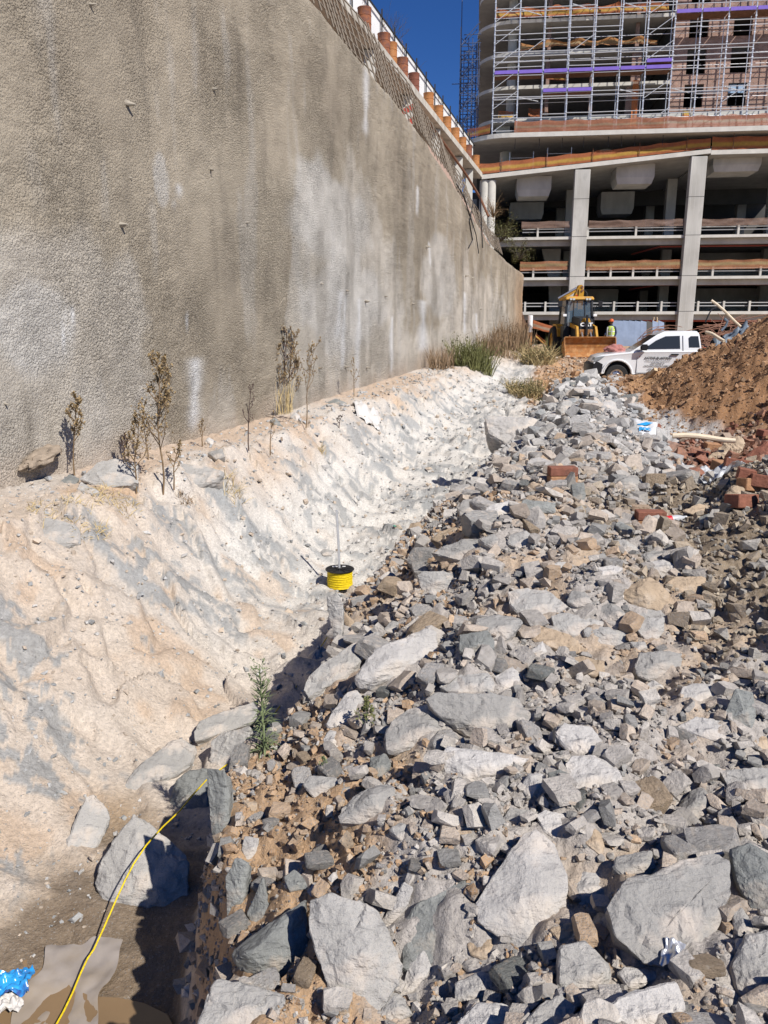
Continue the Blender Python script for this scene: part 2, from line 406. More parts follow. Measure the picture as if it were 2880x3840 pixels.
# muddy water standing in the near end of the trench
m = MB(); ring = []
for k in range(40):
    a = 2 * math.pi * k / 40; rr = 1 + .35 * (mnoise.noise((math.cos(a) * 1.6, math.sin(a) * 1.6, 2)))
    ring.append((-1.75 + .72 * rr * math.cos(a), 2.62 + .58 * rr * math.sin(a)))
m.add([(*p, -1.422) for p in ring], [tuple(range(40))])
M['puddle'] = material('muddy_water', (.25, .165, .09), .12, spec=.5, var=.2, vscale=2)
tag(m.build('puddle', M['puddle']), kind='structure')

# ================================================================== SHOTCRETE WALL
def wall_top(y): return ip(y, [0, 17.5, 20.1, 23.9, 26, 30.7, 36.3, 42, 48.6, 50.5], [8.3, 8.12, 7.85, 7.65, 7.5, 6.75, 5.75, 5.35, 5.1, 4.9])
wy = [2.0]
while wy[-1] < 49.6: wy.append(wy[-1] + .0058 * max(wy[-1], 7))
wy = np.array(wy); nz_ = 300
tz = np.linspace(0, 1, nz_)
WY = wy[None, :] + 0 * tz[:, None]
zt_ = wall_top(WY); zb_ = -.9 + 0 * WY
WZ = zb_ + (zt_ - zb_) * tz[:, None]
WX = wall_x(WY)
S = WY * 1.0487
bul = .26 * (fbm(S * .22, WZ * .22, 201, 3) - .5) + .10 * (fbm(S * 1.0, WZ * .7, 211, 3) - .5) + .035 * (fbm(S * 4, WZ * 4, 221, 3) - .5)
hang = .03 * (fbm(S * 1.2, WZ * .25, 231, 2) - .5)
rough_m = sstep((fbm(S * .35, WZ * .3, 241, 3) - .40) / .2)
bul = bul + hang + .022 * rough_m * (vn(S * 14, WZ * 14, 251) - .5)
top_round = np.clip((WZ - (zt_ - .35)) / .35, 0, 1); bul = bul - .30 * top_round ** 2.5
end_round = np.clip((WY - 48.3) / 1.3, 0, 1); bul = bul - .9 * end_round ** 2
NX, NY = .9535, -.3013
WXd = WX + NX * bul; WYd = WY + NY * bul
def blob(cx, cy, rx, rz_, soft=1.0):
    """soft-edged stain, centre and radii given where the photograph shows it, laid out on the wall"""
    p = on_wall(cx, cy); e = on_wall(cx + rx, cy); u = on_wall(cx, cy - rz_)
    dy = max(abs(e.y - p.y), .05); dz = max(abs(u.z - p.z), .05)
    wob = .5 * (fbm(S * 1.1, WZ * 1.1, int(cx) % 97, 3) - .5)
    return np.exp(-np.maximum(((WY - p.y) / dy) ** 2 + ((WZ - p.z) / dz) ** 2 + wob * 2, 0) * soft)
def streak(cx, y0, y1, wpx, y_bend=0):
    a = on_wall(cx, y0); b = on_wall(cx + y_bend, y1); e = on_wall(cx + wpx, y0)
    t = np.clip((WZ - b.z) / max(a.z - b.z, .01), 0, 1); yc = b.y + (a.y - b.y) * t + .05 * (fbm(WZ * 2, WZ * 0, int(cx) % 89, 2) - .5)
    wd = max(abs(e.y - a.y), .02) * (.45 + .75 * vn(WZ * 3, WZ * 0, 17))
    return np.exp(-((WY - yc) / wd) ** 2) * sstep((WZ - b.z) / .25) * sstep((a.z - WZ) / .12)
n1 = fbm(S * .5, WZ * .16, 301, 4); n2 = fbm(S * 2.2, WZ * .35, 311, 4); n3 = fbm(S * 5, WZ * 5, 321, 3); n4 = fbm(S * .9, WZ * .9, 331, 4)
C = lambda *v: np.array(v, float)
# where the dark, rain-washed coat ends and the pale run-off begins (boundary measured along the wall)
dY_ = WY * cP - (WZ - CAM_Z) * sP; PX = 1440 + FPX * WX / dY_; PY = 1920 - FPX * (WY * sP + (WZ - CAM_Z) * cP) / dY_
yb = np.interp(PX, [-400, 0, 250, 480, 560, 620, 700, 1000, 1060, 1090, 1200, 1350, 1450, 1520, 1650, 1750, 1850, 1950], [700, 760, 830, 960, 1250, 1500, 1700, 1700, 1250, 720, 545, 570, 820, 1120, 1180, 930, 1020, 1300])
pale = sstep((PY - yb + 420 * (n4 - .5) + 260 * (n2 - .5)) / 130)
wcol = lerp(C(.425, .365, .28) + 0 * S[..., None], C(.56, .51, .435), pale * (.62 + .5 * n1))
p2 = np.zeros_like(S)
for b_ in ((590, 670, 30, 110), (1250, 830, 150, 230), (1300, 1150, 170, 200), (120, 1250, 160, 260), (1650, 1050, 60, 200)): p2 = np.maximum(p2, blob(*b_))
wcol = lerp(wcol, C(.60, .575, .53), sstep((p2 + (n4 - .5) * .5 - .4) / .25) * .65)
dark = np.zeros_like(S)
for b_ in ((850, 1150, 260, 420), (820, 250, 420, 260), (300, 300, 300, 260), (1700, 850, 150, 260), (1560, 700, 110, 240), (380, 1380, 40, 90), (1900, 950, 40, 150), (1150, 330, 200, 260)):
    dark = np.maximum(dark, blob(*b_))
dark = np.clip(dark * (.55 + .9 * (n2 - .35)), 0, 1)
wcol = lerp(wcol, C(.235, .19, .14), dark * .45)
wcol = lerp(wcol, C(.22, .19, .15), np.clip(sstep((n2 - .58) / .12) * .35 * (WZ > 0), 0, 1))     # run-down streaks
wcol = lerp(wcol, C(.55, .53, .50), np.clip(sstep((.36 - n2) / .10), 0, 1) * .25)
wh = np.zeros_like(S)
for s_ in ((663, 680, 760, 16), (640, 740, 800, 9), (730, 1330, 1640, 26), (1363, 250, 520, 9), (1270, 1080, 1290, 10), (1290, 1100, 1400, 8), (1345, 1110, 1500, 8),
           (1470, 1180, 1420, 7), (1590, 1120, 1330, 14), (1740, 1090, 1260, 5), (1785, 1170, 1260, 5), (1570, 690, 820, 5), (700, 1150, 1260, 4), (245, 1150, 1350, 3), (270, 1120, 1300, 3), (1620, 900, 1010, 4)):
    wh = np.maximum(wh, streak(*s_))
wcol = lerp(wcol, C(.74, .73, .71), np.clip(wh, 0, 1) * .85)
wcol = lerp(wcol, C(.50, .30, .16), np.clip(blob(1650, 1365, 55, 50) + .9 * blob(1960, 1200, 26, 180), 0, 1) * .8)
wcol = lerp(wcol, C(.52, .42, .33), sstep((.5 - (WZ - ip(WY, [0, 10, 13, 25, 49], [0, 0, 0, .44, .95])) + (n4 - .5)) / .6) * .6)
wcol = np.clip(wcol * (1 + .25 * (n3 - .5) + .3 * (n4 - .5))[..., None], 0, .85)
# far end cap and back of the top so the wall is a solid
Xb = np.concatenate([WXd, WXd[:, -1:] - .6], 1); Yb = np.concatenate([WYd, WYd[:, -1:] + .15], 1); Zb = np.concatenate([WZ, WZ[:, -1:]], 1)
Cb = np.concatenate([wcol, wcol[:, -1:]], 1)
Xb = np.concatenate([Xb, Xb[-1:] - .55], 0); Yb = np.concatenate([Yb, Yb[-1:] + .17], 0); Zb = np.concatenate([Zb, Zb[-1:] - .05], 0); Cb = np.concatenate([Cb, Cb[-1:]], 0)
def wall_extra(m):
    nt = m.node_tree; N = nt.nodes; L = nt.links; b = N['Principled BSDF']; tc = N.new('ShaderNodeTexCoord'); v = tc.outputs['Object']
    def nz(sc, d=4, r=.6, st=None):
        n = N.new('ShaderNodeTexNoise'); n.inputs['Scale'].default_value = sc; n.inputs['Detail'].default_value = d; n.inputs['Roughness'].default_value = r; L.new(v, n.inputs['Vector']); return n.outputs['Fac']
    vo = N.new('ShaderNodeTexVoronoi'); vo.inputs['Scale'].default_value = 38; vo.feature = 'SMOOTH_F1'; vo.inputs['Smoothness'].default_value = .3
    wv = N.new('ShaderNodeVectorMath'); wv.operation = 'ADD'; nc = N.new('ShaderNodeTexNoise'); nc.inputs['Scale'].default_value = 14; L.new(v, nc.inputs['Vector'])
    sc_ = N.new('ShaderNodeVectorMath'); sc_.operation = 'SCALE'; sc_.inputs['Scale'].default_value = .07; L.new(nc.outputs['Color'], sc_.inputs[0])
    L.new(v, wv.inputs[0]); L.new(sc_.outputs[0], wv.inputs[1]); L.new(wv.outputs[0], vo.inputs['Vector'])
    mr = N.new('ShaderNodeMapRange'); mr.inputs[1].default_value = .38; mr.inputs[2].default_value = .62; mr.inputs[3].default_value = .35; mr.inputs[4].default_value = 1.0; L.new(nz(.55, 3), mr.inputs[0])
    inv = N.new('ShaderNodeMath'); inv.operation = 'SUBTRACT'; inv.inputs[0].default_value = 1; L.new(vo.outputs['Distance'], inv.inputs[1])
    b1 = N.new('ShaderNodeBump'); b1.inputs['Distance'].default_value = .05; L.new(mr.outputs[0], b1.inputs['Strength']); L.new(inv.outputs[0], b1.inputs['Height'])
    b2 = N.new('ShaderNodeBump'); b2.inputs['Distance'].default_value = .02; b2.inputs['Strength'].default_value = .9; L.new(nz(75, 5, .7), b2.inputs['Height']); L.new(b1.outputs[0], b2.inputs['Normal'])
    L.new(b2.outputs[0], b.inputs['Normal'])
M['shotcrete'] = material('shotcrete', (1, 1, 1), .95, spec=.15, attr='Col', speck=((.15, .13, .105), 52, .63), var=.15, vscale=30)  # dark specks put the shade of small pits into the colour
wall_extra(M['shotcrete'])
wall = thing('retaining_wall', 'tall rough grey-brown shotcrete retaining wall with pale run-off stains filling the left side', 'wall', (wall_x(8), 8, 0))
link('wall_face', grid_mesh('wall_face', Xb, Yb, Zb, Cb), M['shotcrete'], wall)
# soil nail heads and drain stubs on the wall
M['nail'] = material('nail_stub', (.36, .32, .26), .9, var=.25, vscale=12)
nails = [(330, 20, .10), (465, 385, .16), (795, 335, .09), (478, 665, .07), (785, 635, .10), (440, 842, .15), (922, 835, .08), (1092, 890, .08), (1198, 1062, .09), (1293, 1090, .12),
         (1370, 1130, .13), (1442, 1112, .09), (1745, 1033, .15), (1605, 925, .10), (1770, 1043, .13), (1200, 1380, .07), (1376, 1378, .10), (1300, 1375, .08), (5, 1510, .08), (1800, 1160, .1), (1550, 1140, .08)]
NV = Vector((NX, NY, 0)); TV = Vector((.3013, .9535, 0))
for i, (sx, sy, ln) in enumerate(nails):
    ln *= .8
    p = on_wall(sx, sy); r = random.Random(i)
    p = p + NV * .02
    mm = MB(); k = 7; prof = []
    tip = p + NV * ln + Vector((0, 0, r.uniform(-.03, .02))) + TV * r.uniform(-.03, .03)
    mm.tube([p - NV * .12, p + NV * .01, p + (tip - p) * .55, tip], [ln * .5, ln * .34, ln * .2, ln * .12], 8)
    mm.v = [tuple(Vector(v) + Vector(mnoise.noise_vector(Vector(v) * 14)) * ln * .16) for v in mm.v]
    mm.build('soil_nail', M['nail'], wall, smooth=True)
# small broken overhang at the wall foot, near the frame's left edge
M['shot_dark'] = material('broken_shotcrete', (.30, .24, .18), .95, var=.4, vscale=10, bump=.8, bscale=25)

# ================================================================== BANK, DECK AND STREET EDGE ABOVE THE WALL
OFF = 5.0
def deck_top(y): return 13.89 + (32.91 - y) * .0392
def deck_pt(y, off, z=0): return Vector((-6.807 - off + .316 * y, y, z))
by = np.linspace(8, 55, 90); bo = np.linspace(.35, 9, 26)
BY = by[None, :] + 0 * bo[:, None]; BO = bo[:, None] + 0 * by[None, :]
BZ = wall_top(BY) - .25 + (np.minimum(deck_top(BY) - 1.6, 20) - wall_top(BY)) * sstep((BO - .3) / 5.6) ** .8 + .5 * (fbm(BY * .8, BO * .8, 401, 4) - .5)
BZ = BZ - 1.0 * np.exp(-((BO - .8) / .45) ** 2)
BZ = BZ - 2.2 * sstep((BY - 45) / 9)
BX = -6.807 - BO + .316 * BY
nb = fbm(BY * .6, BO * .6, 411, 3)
bcol = lerp(C(.06, .05, .04) + 0 * BY[..., None], C(.40, .28, .22), sstep((BO - 2.4 + (nb - .5) * 2) / .8))  # dark soil by the wall, blackened further with the hollow's shade
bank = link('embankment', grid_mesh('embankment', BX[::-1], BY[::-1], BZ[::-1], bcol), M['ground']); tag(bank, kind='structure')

deck = thing('street_deck', 'raised concrete street deck edge running along the top of the wall', 'deck', deck_pt(60, OFF, deck_top(60)))
def strip(y0, y1, o0, o1, z0, z1):
    """sloping box along the street: z0, z1 below the deck surface"""
    p = []
    for zz in (z0, z1):
        for (yy_, oo) in ((y0, o0), (y1, o0), (y1, o1), (y0, o1)): q = deck_pt(yy_, oo); p.append((q.x, q.y, deck_top(yy_) + zz))
    return MB().hexa(p)
ybeam = [14, 22, 29.6, 36.8, 42.55, 48.2, 54.2, 60.4]
for a, b_ in zip(ybeam[:-1], ybeam[1:]):
    strip(a + .012, b_ - .012, OFF, OFF + .35, -.36, 0).build('edge_beam', M['concrete_old'], deck, bevel=.015, seg=1)
strip(14, 60.3, OFF + .352, OFF + 9, -.34, -.05).build('deck_slab', M['concrete_old'], deck)
for y in (22, 29.6, 36.8, 42.55, 48.2, 54.2, 57.5):
    q = deck_pt(y, OFF + .45)
    c_ = MB().box(q.x - .25, q.x + .25, q.y - .25, q.y + .25, deck_top(y) - 6, deck_top(y) - .37).build('column', M['concrete_pale'], deck, bevel=.02, seg=1)
    if y == 42.55:
        for k in range(3):
            zz = deck_top(y) - 1.0 - k * .62
            MB().hexa([(q.x - .256, q.y - .256, zz - .3), (q.x + .256, q.y - .256, zz - .05), (q.x + .256, q.y + .2, zz - .05), (q.x - .256, q.y + .2, zz - .3),
                       (q.x - .256, q.y - .256, zz), (q.x + .256, q.y - .256, zz + .25), (q.x + .256, q.y + .2, zz + .25), (q.x - .256, q.y + .2, zz)]).build('red_stripe', MATS_RED := material('red_paint', (.42, .07, .05), .7), c_, local=True)
# dark metal fence with white sheeting
FO = OFF + .75
fen = thing('panel_fence', 'white panel fence with black posts along the street above the wall', 'fence', deck_pt(60, FO, deck_top(60)))
yf = 24.0
while yf < 60.5:
    q = deck_pt(yf, FO); zb0 = deck_top(yf); h_ = 2.1
    bar('post', (q.x, q.y, zb0), (q.x, q.y, zb0 + h_ + .22), .035, M['black_metal'], fen, square=.035)
    y2 = min(yf + 1.93, 60.6)
    a = deck_pt(yf + .02, FO + .10); b_ = deck_pt(y2 - .02, FO + .10); mm = MB()
    mm.hexa([(a.x, a.y, zb0 + .12), (b_.x, b_.y, deck_top(y2) + .12), (b_.x - .02, b_.y + .01, deck_top(y2) + .12), (a.x - .02, a.y + .01, zb0 + .12),
             (a.x, a.y, zb0 + h_), (b_.x, b_.y, deck_top(y2) + h_), (b_.x - .02, b_.y + .01, deck_top(y2) + h_), (a.x - .02, a.y + .01, zb0 + h_)])
    mm.build('panel', M['white_panel'], fen)
    yf += 1.93
for zz in (.22, 1.95):
    a = deck_pt(24, FO); b_ = deck_pt(60.5, FO)
    bar('rail', (a.x + .03, a.y, deck_top(24) + zz), (b_.x + .03, b_.y, deck_top(60.5) + zz), .03, M['black_metal'], fen, square=.03)
# rusty oil drums used as planters and posts on the beam
drum_t = [(345, 55, 1), (497, 255, 1), (552, 300, 0), (640, 455, 1), (730, 580, 2), (845, 728, 0), (920, 832, 0), (985, 930, 0), (1050, 1005, 0), (1105, 1085, 0), (1150, 1155, 1), (1210, 1218, 0)]
M['drum'] = [material('orange_drum', (.42, .18, .06), .6, var=.25, vscale=4, col2=(.25, .10, .05), cscale=4, cthr=.62),
             material('rusted_drum', (.33, .12, .055), .8, var=.35, vscale=5, col2=(.16, .07, .05), cscale=5, cthr=.5),
             material('dark_rust_drum', (.20, .075, .05), .85, var=.35, vscale=6)]
ordn = ['nearest', 'second', 'third', 'fourth', 'fifth', 'sixth', 'seventh', 'eighth', 'ninth', 'tenth', 'eleventh', 'farthest']
def drum_mesh():
    m = MB(); prof = [(.30, 0), (.30, .02), (.285, .03), (.285, .28), (.30, .295), (.285, .31), (.285, .58), (.30, .595), (.285, .61), (.285, .86), (.30, .88), (.30, .90), (.27, .90), (.27, .84)]
    return m.lathe(prof, 18)
dmesh = [drum_mesh().mesh('drum', smooth=True) for k in range(3)]
for k in range(3): dmesh[k].materials.append(M['drum'][k])
drum_pos = []
for i, (cx, cy, k) in enumerate(drum_t):
    p = on_wall(1200 + cx * .4822, cy * .4822, OFF + .33)
    q = deck_pt(p.y, OFF + .33, deck_top(p.y) + .002); drum_pos.append(q)
    o = link('oil_drum', dmesh[k]); o.location = q; o.rotation_euler = (0, 0, i)
    tag(o, ('orange', 'rusted orange-brown', 'dark rusty')[k] + ' oil drum on the deck beam, the ' + ordn[i] + ' in the row', 'drum', 'oil drums along the street edge')
# reinforcing mesh standing up along the wall top
M['rebar'] = material('weathered_rebar', (.24, .20, .155), .85, var=.3, vscale=9)
rm = thing('reinforcing_mesh', 'grid of bent reinforcing bars standing up along the top of the shotcrete wall', 'rebar mesh', (wall_x(30), 30, 7))
def mesh_pt(y, h, j=0): 
    o = .02 + .32 * h + .05 * math.sin(y * 1.7)
    return Vector((wall_x(y) - o, y, float(wall_top(y)) - .1 + h + j))
hmx = lambda y: float(ip(y, [15, 22, 28, 34, 40], [1.5, 1.45, 1.3, 1.05, .65]))
y = 15.0; i = 0
while y < 40:
    r = random.Random(i); h = hmx(y) * r.uniform(.82, 1.12); d = r.uniform(-.1, .1) * (.5 if y < 28 else 1.8)
    bar('vertical_bar', mesh_pt(y, -.1), mesh_pt(y + d, h), .02, M['rebar'], rm); y += .34; i += 1
for lv in range(6):
    mm = MB(); pts = []
    for k in range(52):
        yy_ = 15 + k * .49; hh = hmx(yy_) * (.05 + lv * .18) + .02 * mnoise.noise((yy_ * 1.5, lv, 0)) * (1 if yy_ < 28 else 4); pts.append(mesh_pt(yy_, hh))
    mm.tube(pts, .017, 5); mm.build('horizontal_bar', M['rebar'], rm)
# old pipes and cables lying on the bank
mm = MB(); mm.tube([on_wall(1612, 462, 2.8), on_wall(1660, 530, 2.6), on_wall(1745, 650, 2.2), on_wall(1800, 740, 1.6), on_wall(1832, 812, 1.0)], .06, 8)
tag(mm.build('steel_pipe', M['rust'], smooth=True), 'long dark rusty pipe lying down the bank above the wall end', 'pipe')
for i, pts in enumerate(([(1712, 690), (1740, 740), (1760, 800), (1785, 880), (1795, 950)], [(1800, 720), (1803, 790), (1806, 860), (1810, 930)], [(1775, 760), (1760, 830), (1772, 900), (1757, 930)])):
    mm = MB(); mm.tube([on_wall(a, b_, -.03) for a, b_ in pts], .022, 6)
    tag(mm.build('hanging_cable', M['hose'], smooth=True), ('black cable trailing over the wall edge below the bank pipe', 'straight black cable hanging beside the corner column', 'thin looped cable on the wall below the mesh')[i], 'cable')

# ================================================================== CONCRETE BUILDING WITH PARKING DECKS
BROT = math.atan2(-.117, 1.0)
bld = thing('unfinished_building', 'unfinished concrete building with open parking floors and brick upper storeys', 'building', (7.2, 60, 0), BROT)
def part(mb, name, mat, parent=None, **k): return mb.build(name, mat, parent or bld, local=True, **k)
GR = .62
M['concrete_slab'] = material('concrete_slab', (.36, .35, .325), .9, var=.2, vscale=1.2, bump=.2, bscale=25)
M['concrete_dark'] = material('concrete_unlit', (.09, .087, .083), .9, var=.2, vscale=.8)  # concrete with the deep interior's shade put into its colour; joints share it
# parking slabs
for z, th in ((8.36, .20), (5.52, .20), (3.05, .22)):
    s = part(MB().box(-1, 27, .05, 26, z - th, z), 'slab', M['concrete_slab'])
    part(MB().box(-1, 27, .6, 1.0, z - th - .38, z - th - .003), 'edge_beam', M['concrete'], s)
def edge_band(outline, z0, z1, parent=None):
    m = MB(); n = len(outline); m.add([(p[0], p[1], z) for z in (z0, z1) for p in outline], [(i, i + 1, i + 1 + n, i + n) for i in range(n - 1)]); return part(m, 'slab_edge', M['concrete_pale'], parent)
for z, th in ((8.36, .20), (5.52, .20), (3.05, .22)): part(MB().box(-1, 27, .02, .048, z - th + .004, z - .004), 'slab_edge', M['concrete_pale'])
# sloping ramp slab on top of the car park
for (u0, z0, u1, z1) in ((-.1, 12.66, 15.75, 14.02), (15.752, 13.93, 27, 13.95)):
    p = []
    for dz in (-.30, 0):
        p += [(u0, -.15, z0 + dz), (u1, -.15, z1 + dz), (u1, 26, z1 + dz), (u0, 26, z0 + dz)]
    part(MB().hexa(p), 'ramp_slab', M['concrete_slab'])
    edge_band([(u0 + .01, -.155), (u1 - .01, -.155)], 0, 1).data.vertices.foreach_set('co', [u0 + .01, -.155, z0 - .29, u1 - .01, -.155, z1 - .29, u0 + .01, -.155, z0 - .01, u1 - .01, -.155, z1 - .01])
def ramp_z(u): return 12.66 + (14.02 - 12.66) * min(u, 15.75) / 15.85
M['column'] = material('column_concrete', (.50, .49, .455), .88, var=.22, vscale=2.2, col2=(.36, .35, .32), cscale=1.1, cthr=.56, bump=.3, bscale=18, stretch=(1, 1, .45))
M['rail'] = material('dull_rail', (.46, .46, .45), .7)
# front columns, then the rows behind
for u in (6.52, 14.47, 22.42):
    part(MB().box(u, u + 1.08, -.20, .46, GR - .6, ramp_z(u) - .36), 'column', M['column'], bevel=.025, seg=1)
    for zj in (3.05, 5.55, 8.33, 10.9): part(MB().box(u - .004, u + 1.084, -.205, .3, zj - .02, zj + .015), 'formwork_joint', M['concrete_dark'])
    for k in range(3): part(MB().box(u + .15 + .3 * k, u + .17 + .3 * k, -.203, -.19, GR, ramp_z(u) - .4), 'formwork_line', M['concrete'])
for v in (8.5, 16.5):
    for u in (-1.2, 6.9, 14.9, 22.9):
        part(MB().box(u, u + .75, v, v + .75, GR - .5, ramp_z(max(u, 0)) - .31), 'column', M['concrete'])
for u in (.12, .62):       # round corner pair
    part(MB().lathe([(.34, -.5), (.34, 12.34 - GR)], 18, (u, .3, GR)), 'round_column', M['concrete_pale'], smooth=True)
# drop boxes under the ramp
for i, (u0, u1, z0, z1, v0) in enumerate(((2.5, 5.0, 11.35, 12.68, 1.2), (9.6, 12.3, 12.05, 13.35, 1.2), (16.3, 19.6, 12.75, 13.62, 1.2), (9.9, 12.6, 11.2, 12.9, 10), (2.4, 5.2, 10.9, 12.2, 10))):
    part(MB().hexa([(u0 + .15, v0, z0), (u1 - .15, v0, z0), (u1 - .15, v0 + 2.2, z0), (u0 + .15, v0 + 2.2, z0), (u0, v0 - .1, z0 + .45), (u1, v0 - .1, z0 + .45), (u1, v0 + 2.3, z0 + .45), (u0, v0 + 2.3, z0 + .45)]).box(u0, u1, v0 - .1, v0 + 2.3, z0 + .451, z1 + .05), 'column_head', M['concrete'])
# sloped struts and dark rear walls
part(MB().hexa([(5.6, 6, 5.6), (6.4, 6, 5.6), (6.4, 6.6, 5.6), (5.6, 6.6, 5.6), (4.9, 6, 8.1), (6.4, 6, 8.1), (6.4, 6.6, 8.1), (4.9, 6.6, 8.1)]), 'strut', M['concrete_pale'])
part(MB().hexa([(5.9, 6, GR), (6.6, 6, GR), (6.6, 6.6, GR), (5.9, 6.6, GR), (5.6, 6, 5.2), (6.6, 6, 5.2), (6.6, 6.6, 5.2), (5.6, 6.6, 5.2)]), 'strut', M['concrete'])
for (u0, u1, z0, z1) in ((18.3, 24, 5.53, 8.1), (18.3, 24, 3.06, 5.2), (9, 12, 3.06, 5.2)):
    part(MB().box(u0, u1, 11, 11.3, z0, z1), 'core_wall', M['concrete'])
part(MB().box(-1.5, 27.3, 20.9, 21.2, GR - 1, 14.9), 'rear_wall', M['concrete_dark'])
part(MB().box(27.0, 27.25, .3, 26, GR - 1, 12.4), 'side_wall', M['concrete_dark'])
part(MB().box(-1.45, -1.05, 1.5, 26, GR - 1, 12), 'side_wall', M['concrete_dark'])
part(MB().box(-1.2, 27, .2, 26, GR - .5, GR - .02), 'ground_slab', M['concrete'])
# guard rails
def guard(z, posts, h, u0, u1, two=True, mat=None):
    for u in posts: 
        part(MB().box(u - .07, u + .07, .10, .28, z + .003, z + h), 'rail_post', M['concrete_pale'])
    segs = [(u0, 6.5), (7.62, 14.45), (15.57, 22.4)]
    for a, b in segs:
        a2 = max(a, u0)
        for hh in ((h * .86, h * .55) if two else (h * .8,)):
            r_ = bar('guard_rail', (a2, .36, z + hh), (b - .02, .36, z + hh), .045, M['rail'], bld, local=True, square=.03)
guard(3.05, (3.4, 4.9, 9.9, 11.6, 13.3, 15.9, 17.7, 19.5), .72, 2.8, 21)
guard(5.52, (3.9, 7.9, 9.5, 11.1, 12.8, 16.7, 20.0), .66, 3, 21)
guard(8.36, (4.1, 7.7, 11.1, 18.2), .66, 3, 21, True)
# service pipe
M['red_pipe'] = material('red_sprinkler_pipe', (.42, .10, .08), .5)
mm = MB(); mm.tube([(11.9, 1.3, 2.75), (12.3, 1.3, 2.5), (12.6, 1.3, 2.42), (15, 1.3, 2.42), (22, 1.3, 2.38)], .09, 8); part(mm, 'sprinkler_pipe', M['red_pipe'], smooth=True)
for z in (7.9, 5.15):
    mm = MB(); mm.tube([(12.2, 7, z - .2), (13.3, 2.2, z - .1), (22, 2.2, z - .1)], .07, 8); part(mm, 'sprinkler_pipe', M['red_pipe'], smooth=True)
# podium slab with its rounded corner
def rounded(u0, v0, u1, v1, r, n=9):
    pts = []
    for k in range(n + 1):
        a = math.pi + (math.pi / 2) * k / n; pts.append((u0 + r + r * math.cos(a), v0 + r + r * math.sin(a)))
    return pts + [(u1, v0), (u1, v1), (u0, v1)]
part(MB().prism(rounded(-1.4, -.75, 27, 20, 3.2), 14.97, 15.28, 'z'), 'podium_slab', M['concrete_slab'], smooth=True, angle=30)
edge_band(rounded(-1.405, -.755, 27, 20, 3.205)[:-2], 14.98, 15.27)
for u in (1.7, 9.2, 16.8, 23.5): part(MB().lathe([(.45, 0), (.45, 2.3)], 14, (u, 4.0, 12.72 + .086 * u * .9)), 'podium_column', M['concrete'], smooth=True)
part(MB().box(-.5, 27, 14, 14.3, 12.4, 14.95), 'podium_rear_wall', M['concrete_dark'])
# upper floors: rounded slabs on the left, brick on the right
FZ = [16.75, 18.85, 21.05, 23.10, 25.2, 27.3]
for i, z in enumerate(FZ):
    part(MB().prism(rounded(-.55 - .12 * (i % 2), 1.25, 12.9, 16, 2.6), z - .24, z, 'z'), 'floor_slab', M['concrete_slab'], smooth=True, angle=30)
    edge_band(rounded(-.555 - .12 * (i % 2), 1.245, 12.9, 16, 2.605)[:-2], z - .23, z - .01)
    z2 = FZ[i + 1] - .26 if i + 1 < len(FZ) else z + 2.1
    part(MB().lathe([(.33, 0), (.33, z2 - z)], 12, (1.9, 3.1, z + .002)), 'floor_column', M['concrete'], smooth=True)
    for u in (4.45, 7.6, 10.6):
        part(MB().box(u - .13, u + .13, 2.0, 2.24, z + .002, z2), 'steel_prop', material('prop%d' % i, (.30, .20, .16), .85, var=.4, vscale=7))
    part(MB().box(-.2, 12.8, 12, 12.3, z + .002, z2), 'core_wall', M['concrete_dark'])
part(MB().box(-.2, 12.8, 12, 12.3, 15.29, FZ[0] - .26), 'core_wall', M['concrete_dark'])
part(MB().box(.9, 1.9, 2.6, 3.4, 15.29, FZ[0] - .25), 'floor_column', M['concrete'])
def brick_mat():
    m = bpy.data.materials.new('facing_brick'); m.use_nodes = True; N = m.node_tree.nodes; L = m.node_tree.links; b = N['Principled BSDF']; b.inputs['Roughness'].default_value = .9
    tc = N.new('ShaderNodeTexCoord'); sp = N.new('ShaderNodeSeparateXYZ'); L.new(tc.outputs['Object'], sp.inputs[0]); cb = N.new('ShaderNodeCombineXYZ'); L.new(sp.outputs[0], cb.inputs[0]); L.new(sp.outputs[2], cb.inputs[1])
    bt = N.new('ShaderNodeTexBrick'); bt.inputs['Color1'].default_value = (.38, .20, .14, 1); bt.inputs['Color2'].default_value = (.27, .14, .10, 1); bt.inputs['Mortar'].default_value = (.40, .36, .32, 1)
    bt.inputs['Scale'].default_value = 1; bt.inputs['Brick Width'].default_value = .23; bt.inputs['Row Height'].default_value = .08; bt.inputs['Mortar Size'].default_value = .010
    L.new(cb.outputs[0], bt.inputs['Vector']); nz = N.new('ShaderNodeTexNoise'); nz.inputs['Scale'].default_value = 1.7; nz.inputs['Detail'].default_value = 6; L.new(tc.outputs['Object'], nz.inputs['Vector'])
    mr = N.new('ShaderNodeMapRange'); mr.inputs[1].default_value = .3; mr.inputs[2].default_value = .7; mr.inputs[3].default_value = .75; mr.inputs[4].default_value = 1.2; L.new(nz.outputs['Fac'], mr.inputs[0])
    mx = N.new('ShaderNodeMix'); mx.data_type = 'RGBA'; mx.blend_type = 'MULTIPLY'; mx.inputs[0].default_value = 1; L.new(bt.outputs['Color'], mx.inputs[6])
    cc = N.new('ShaderNodeCombineColor'); [L.new(mr.outputs[0], cc.inputs[i]) for i in range(3)]; L.new(cc.outputs[0], mx.inputs[7]); L.new(mx.outputs[2], b.inputs['Base Color'])
    return m
M['facing_brick'] = brick_mat()
wins_u = [(13.95, 15.25), (16.9, 18.15), (19.9, 21.2), (22.9, 24.2)]
wins_z = [(17.05, 18.55), (19.2, 20.85), (21.5, 23.1), (23.65, 25.2)]
us = [12.92] + [q for w_ in wins_u for q in w_] + [27]; zs = [16.45] + [q for w_ in wins_z for q in w_] + [28]
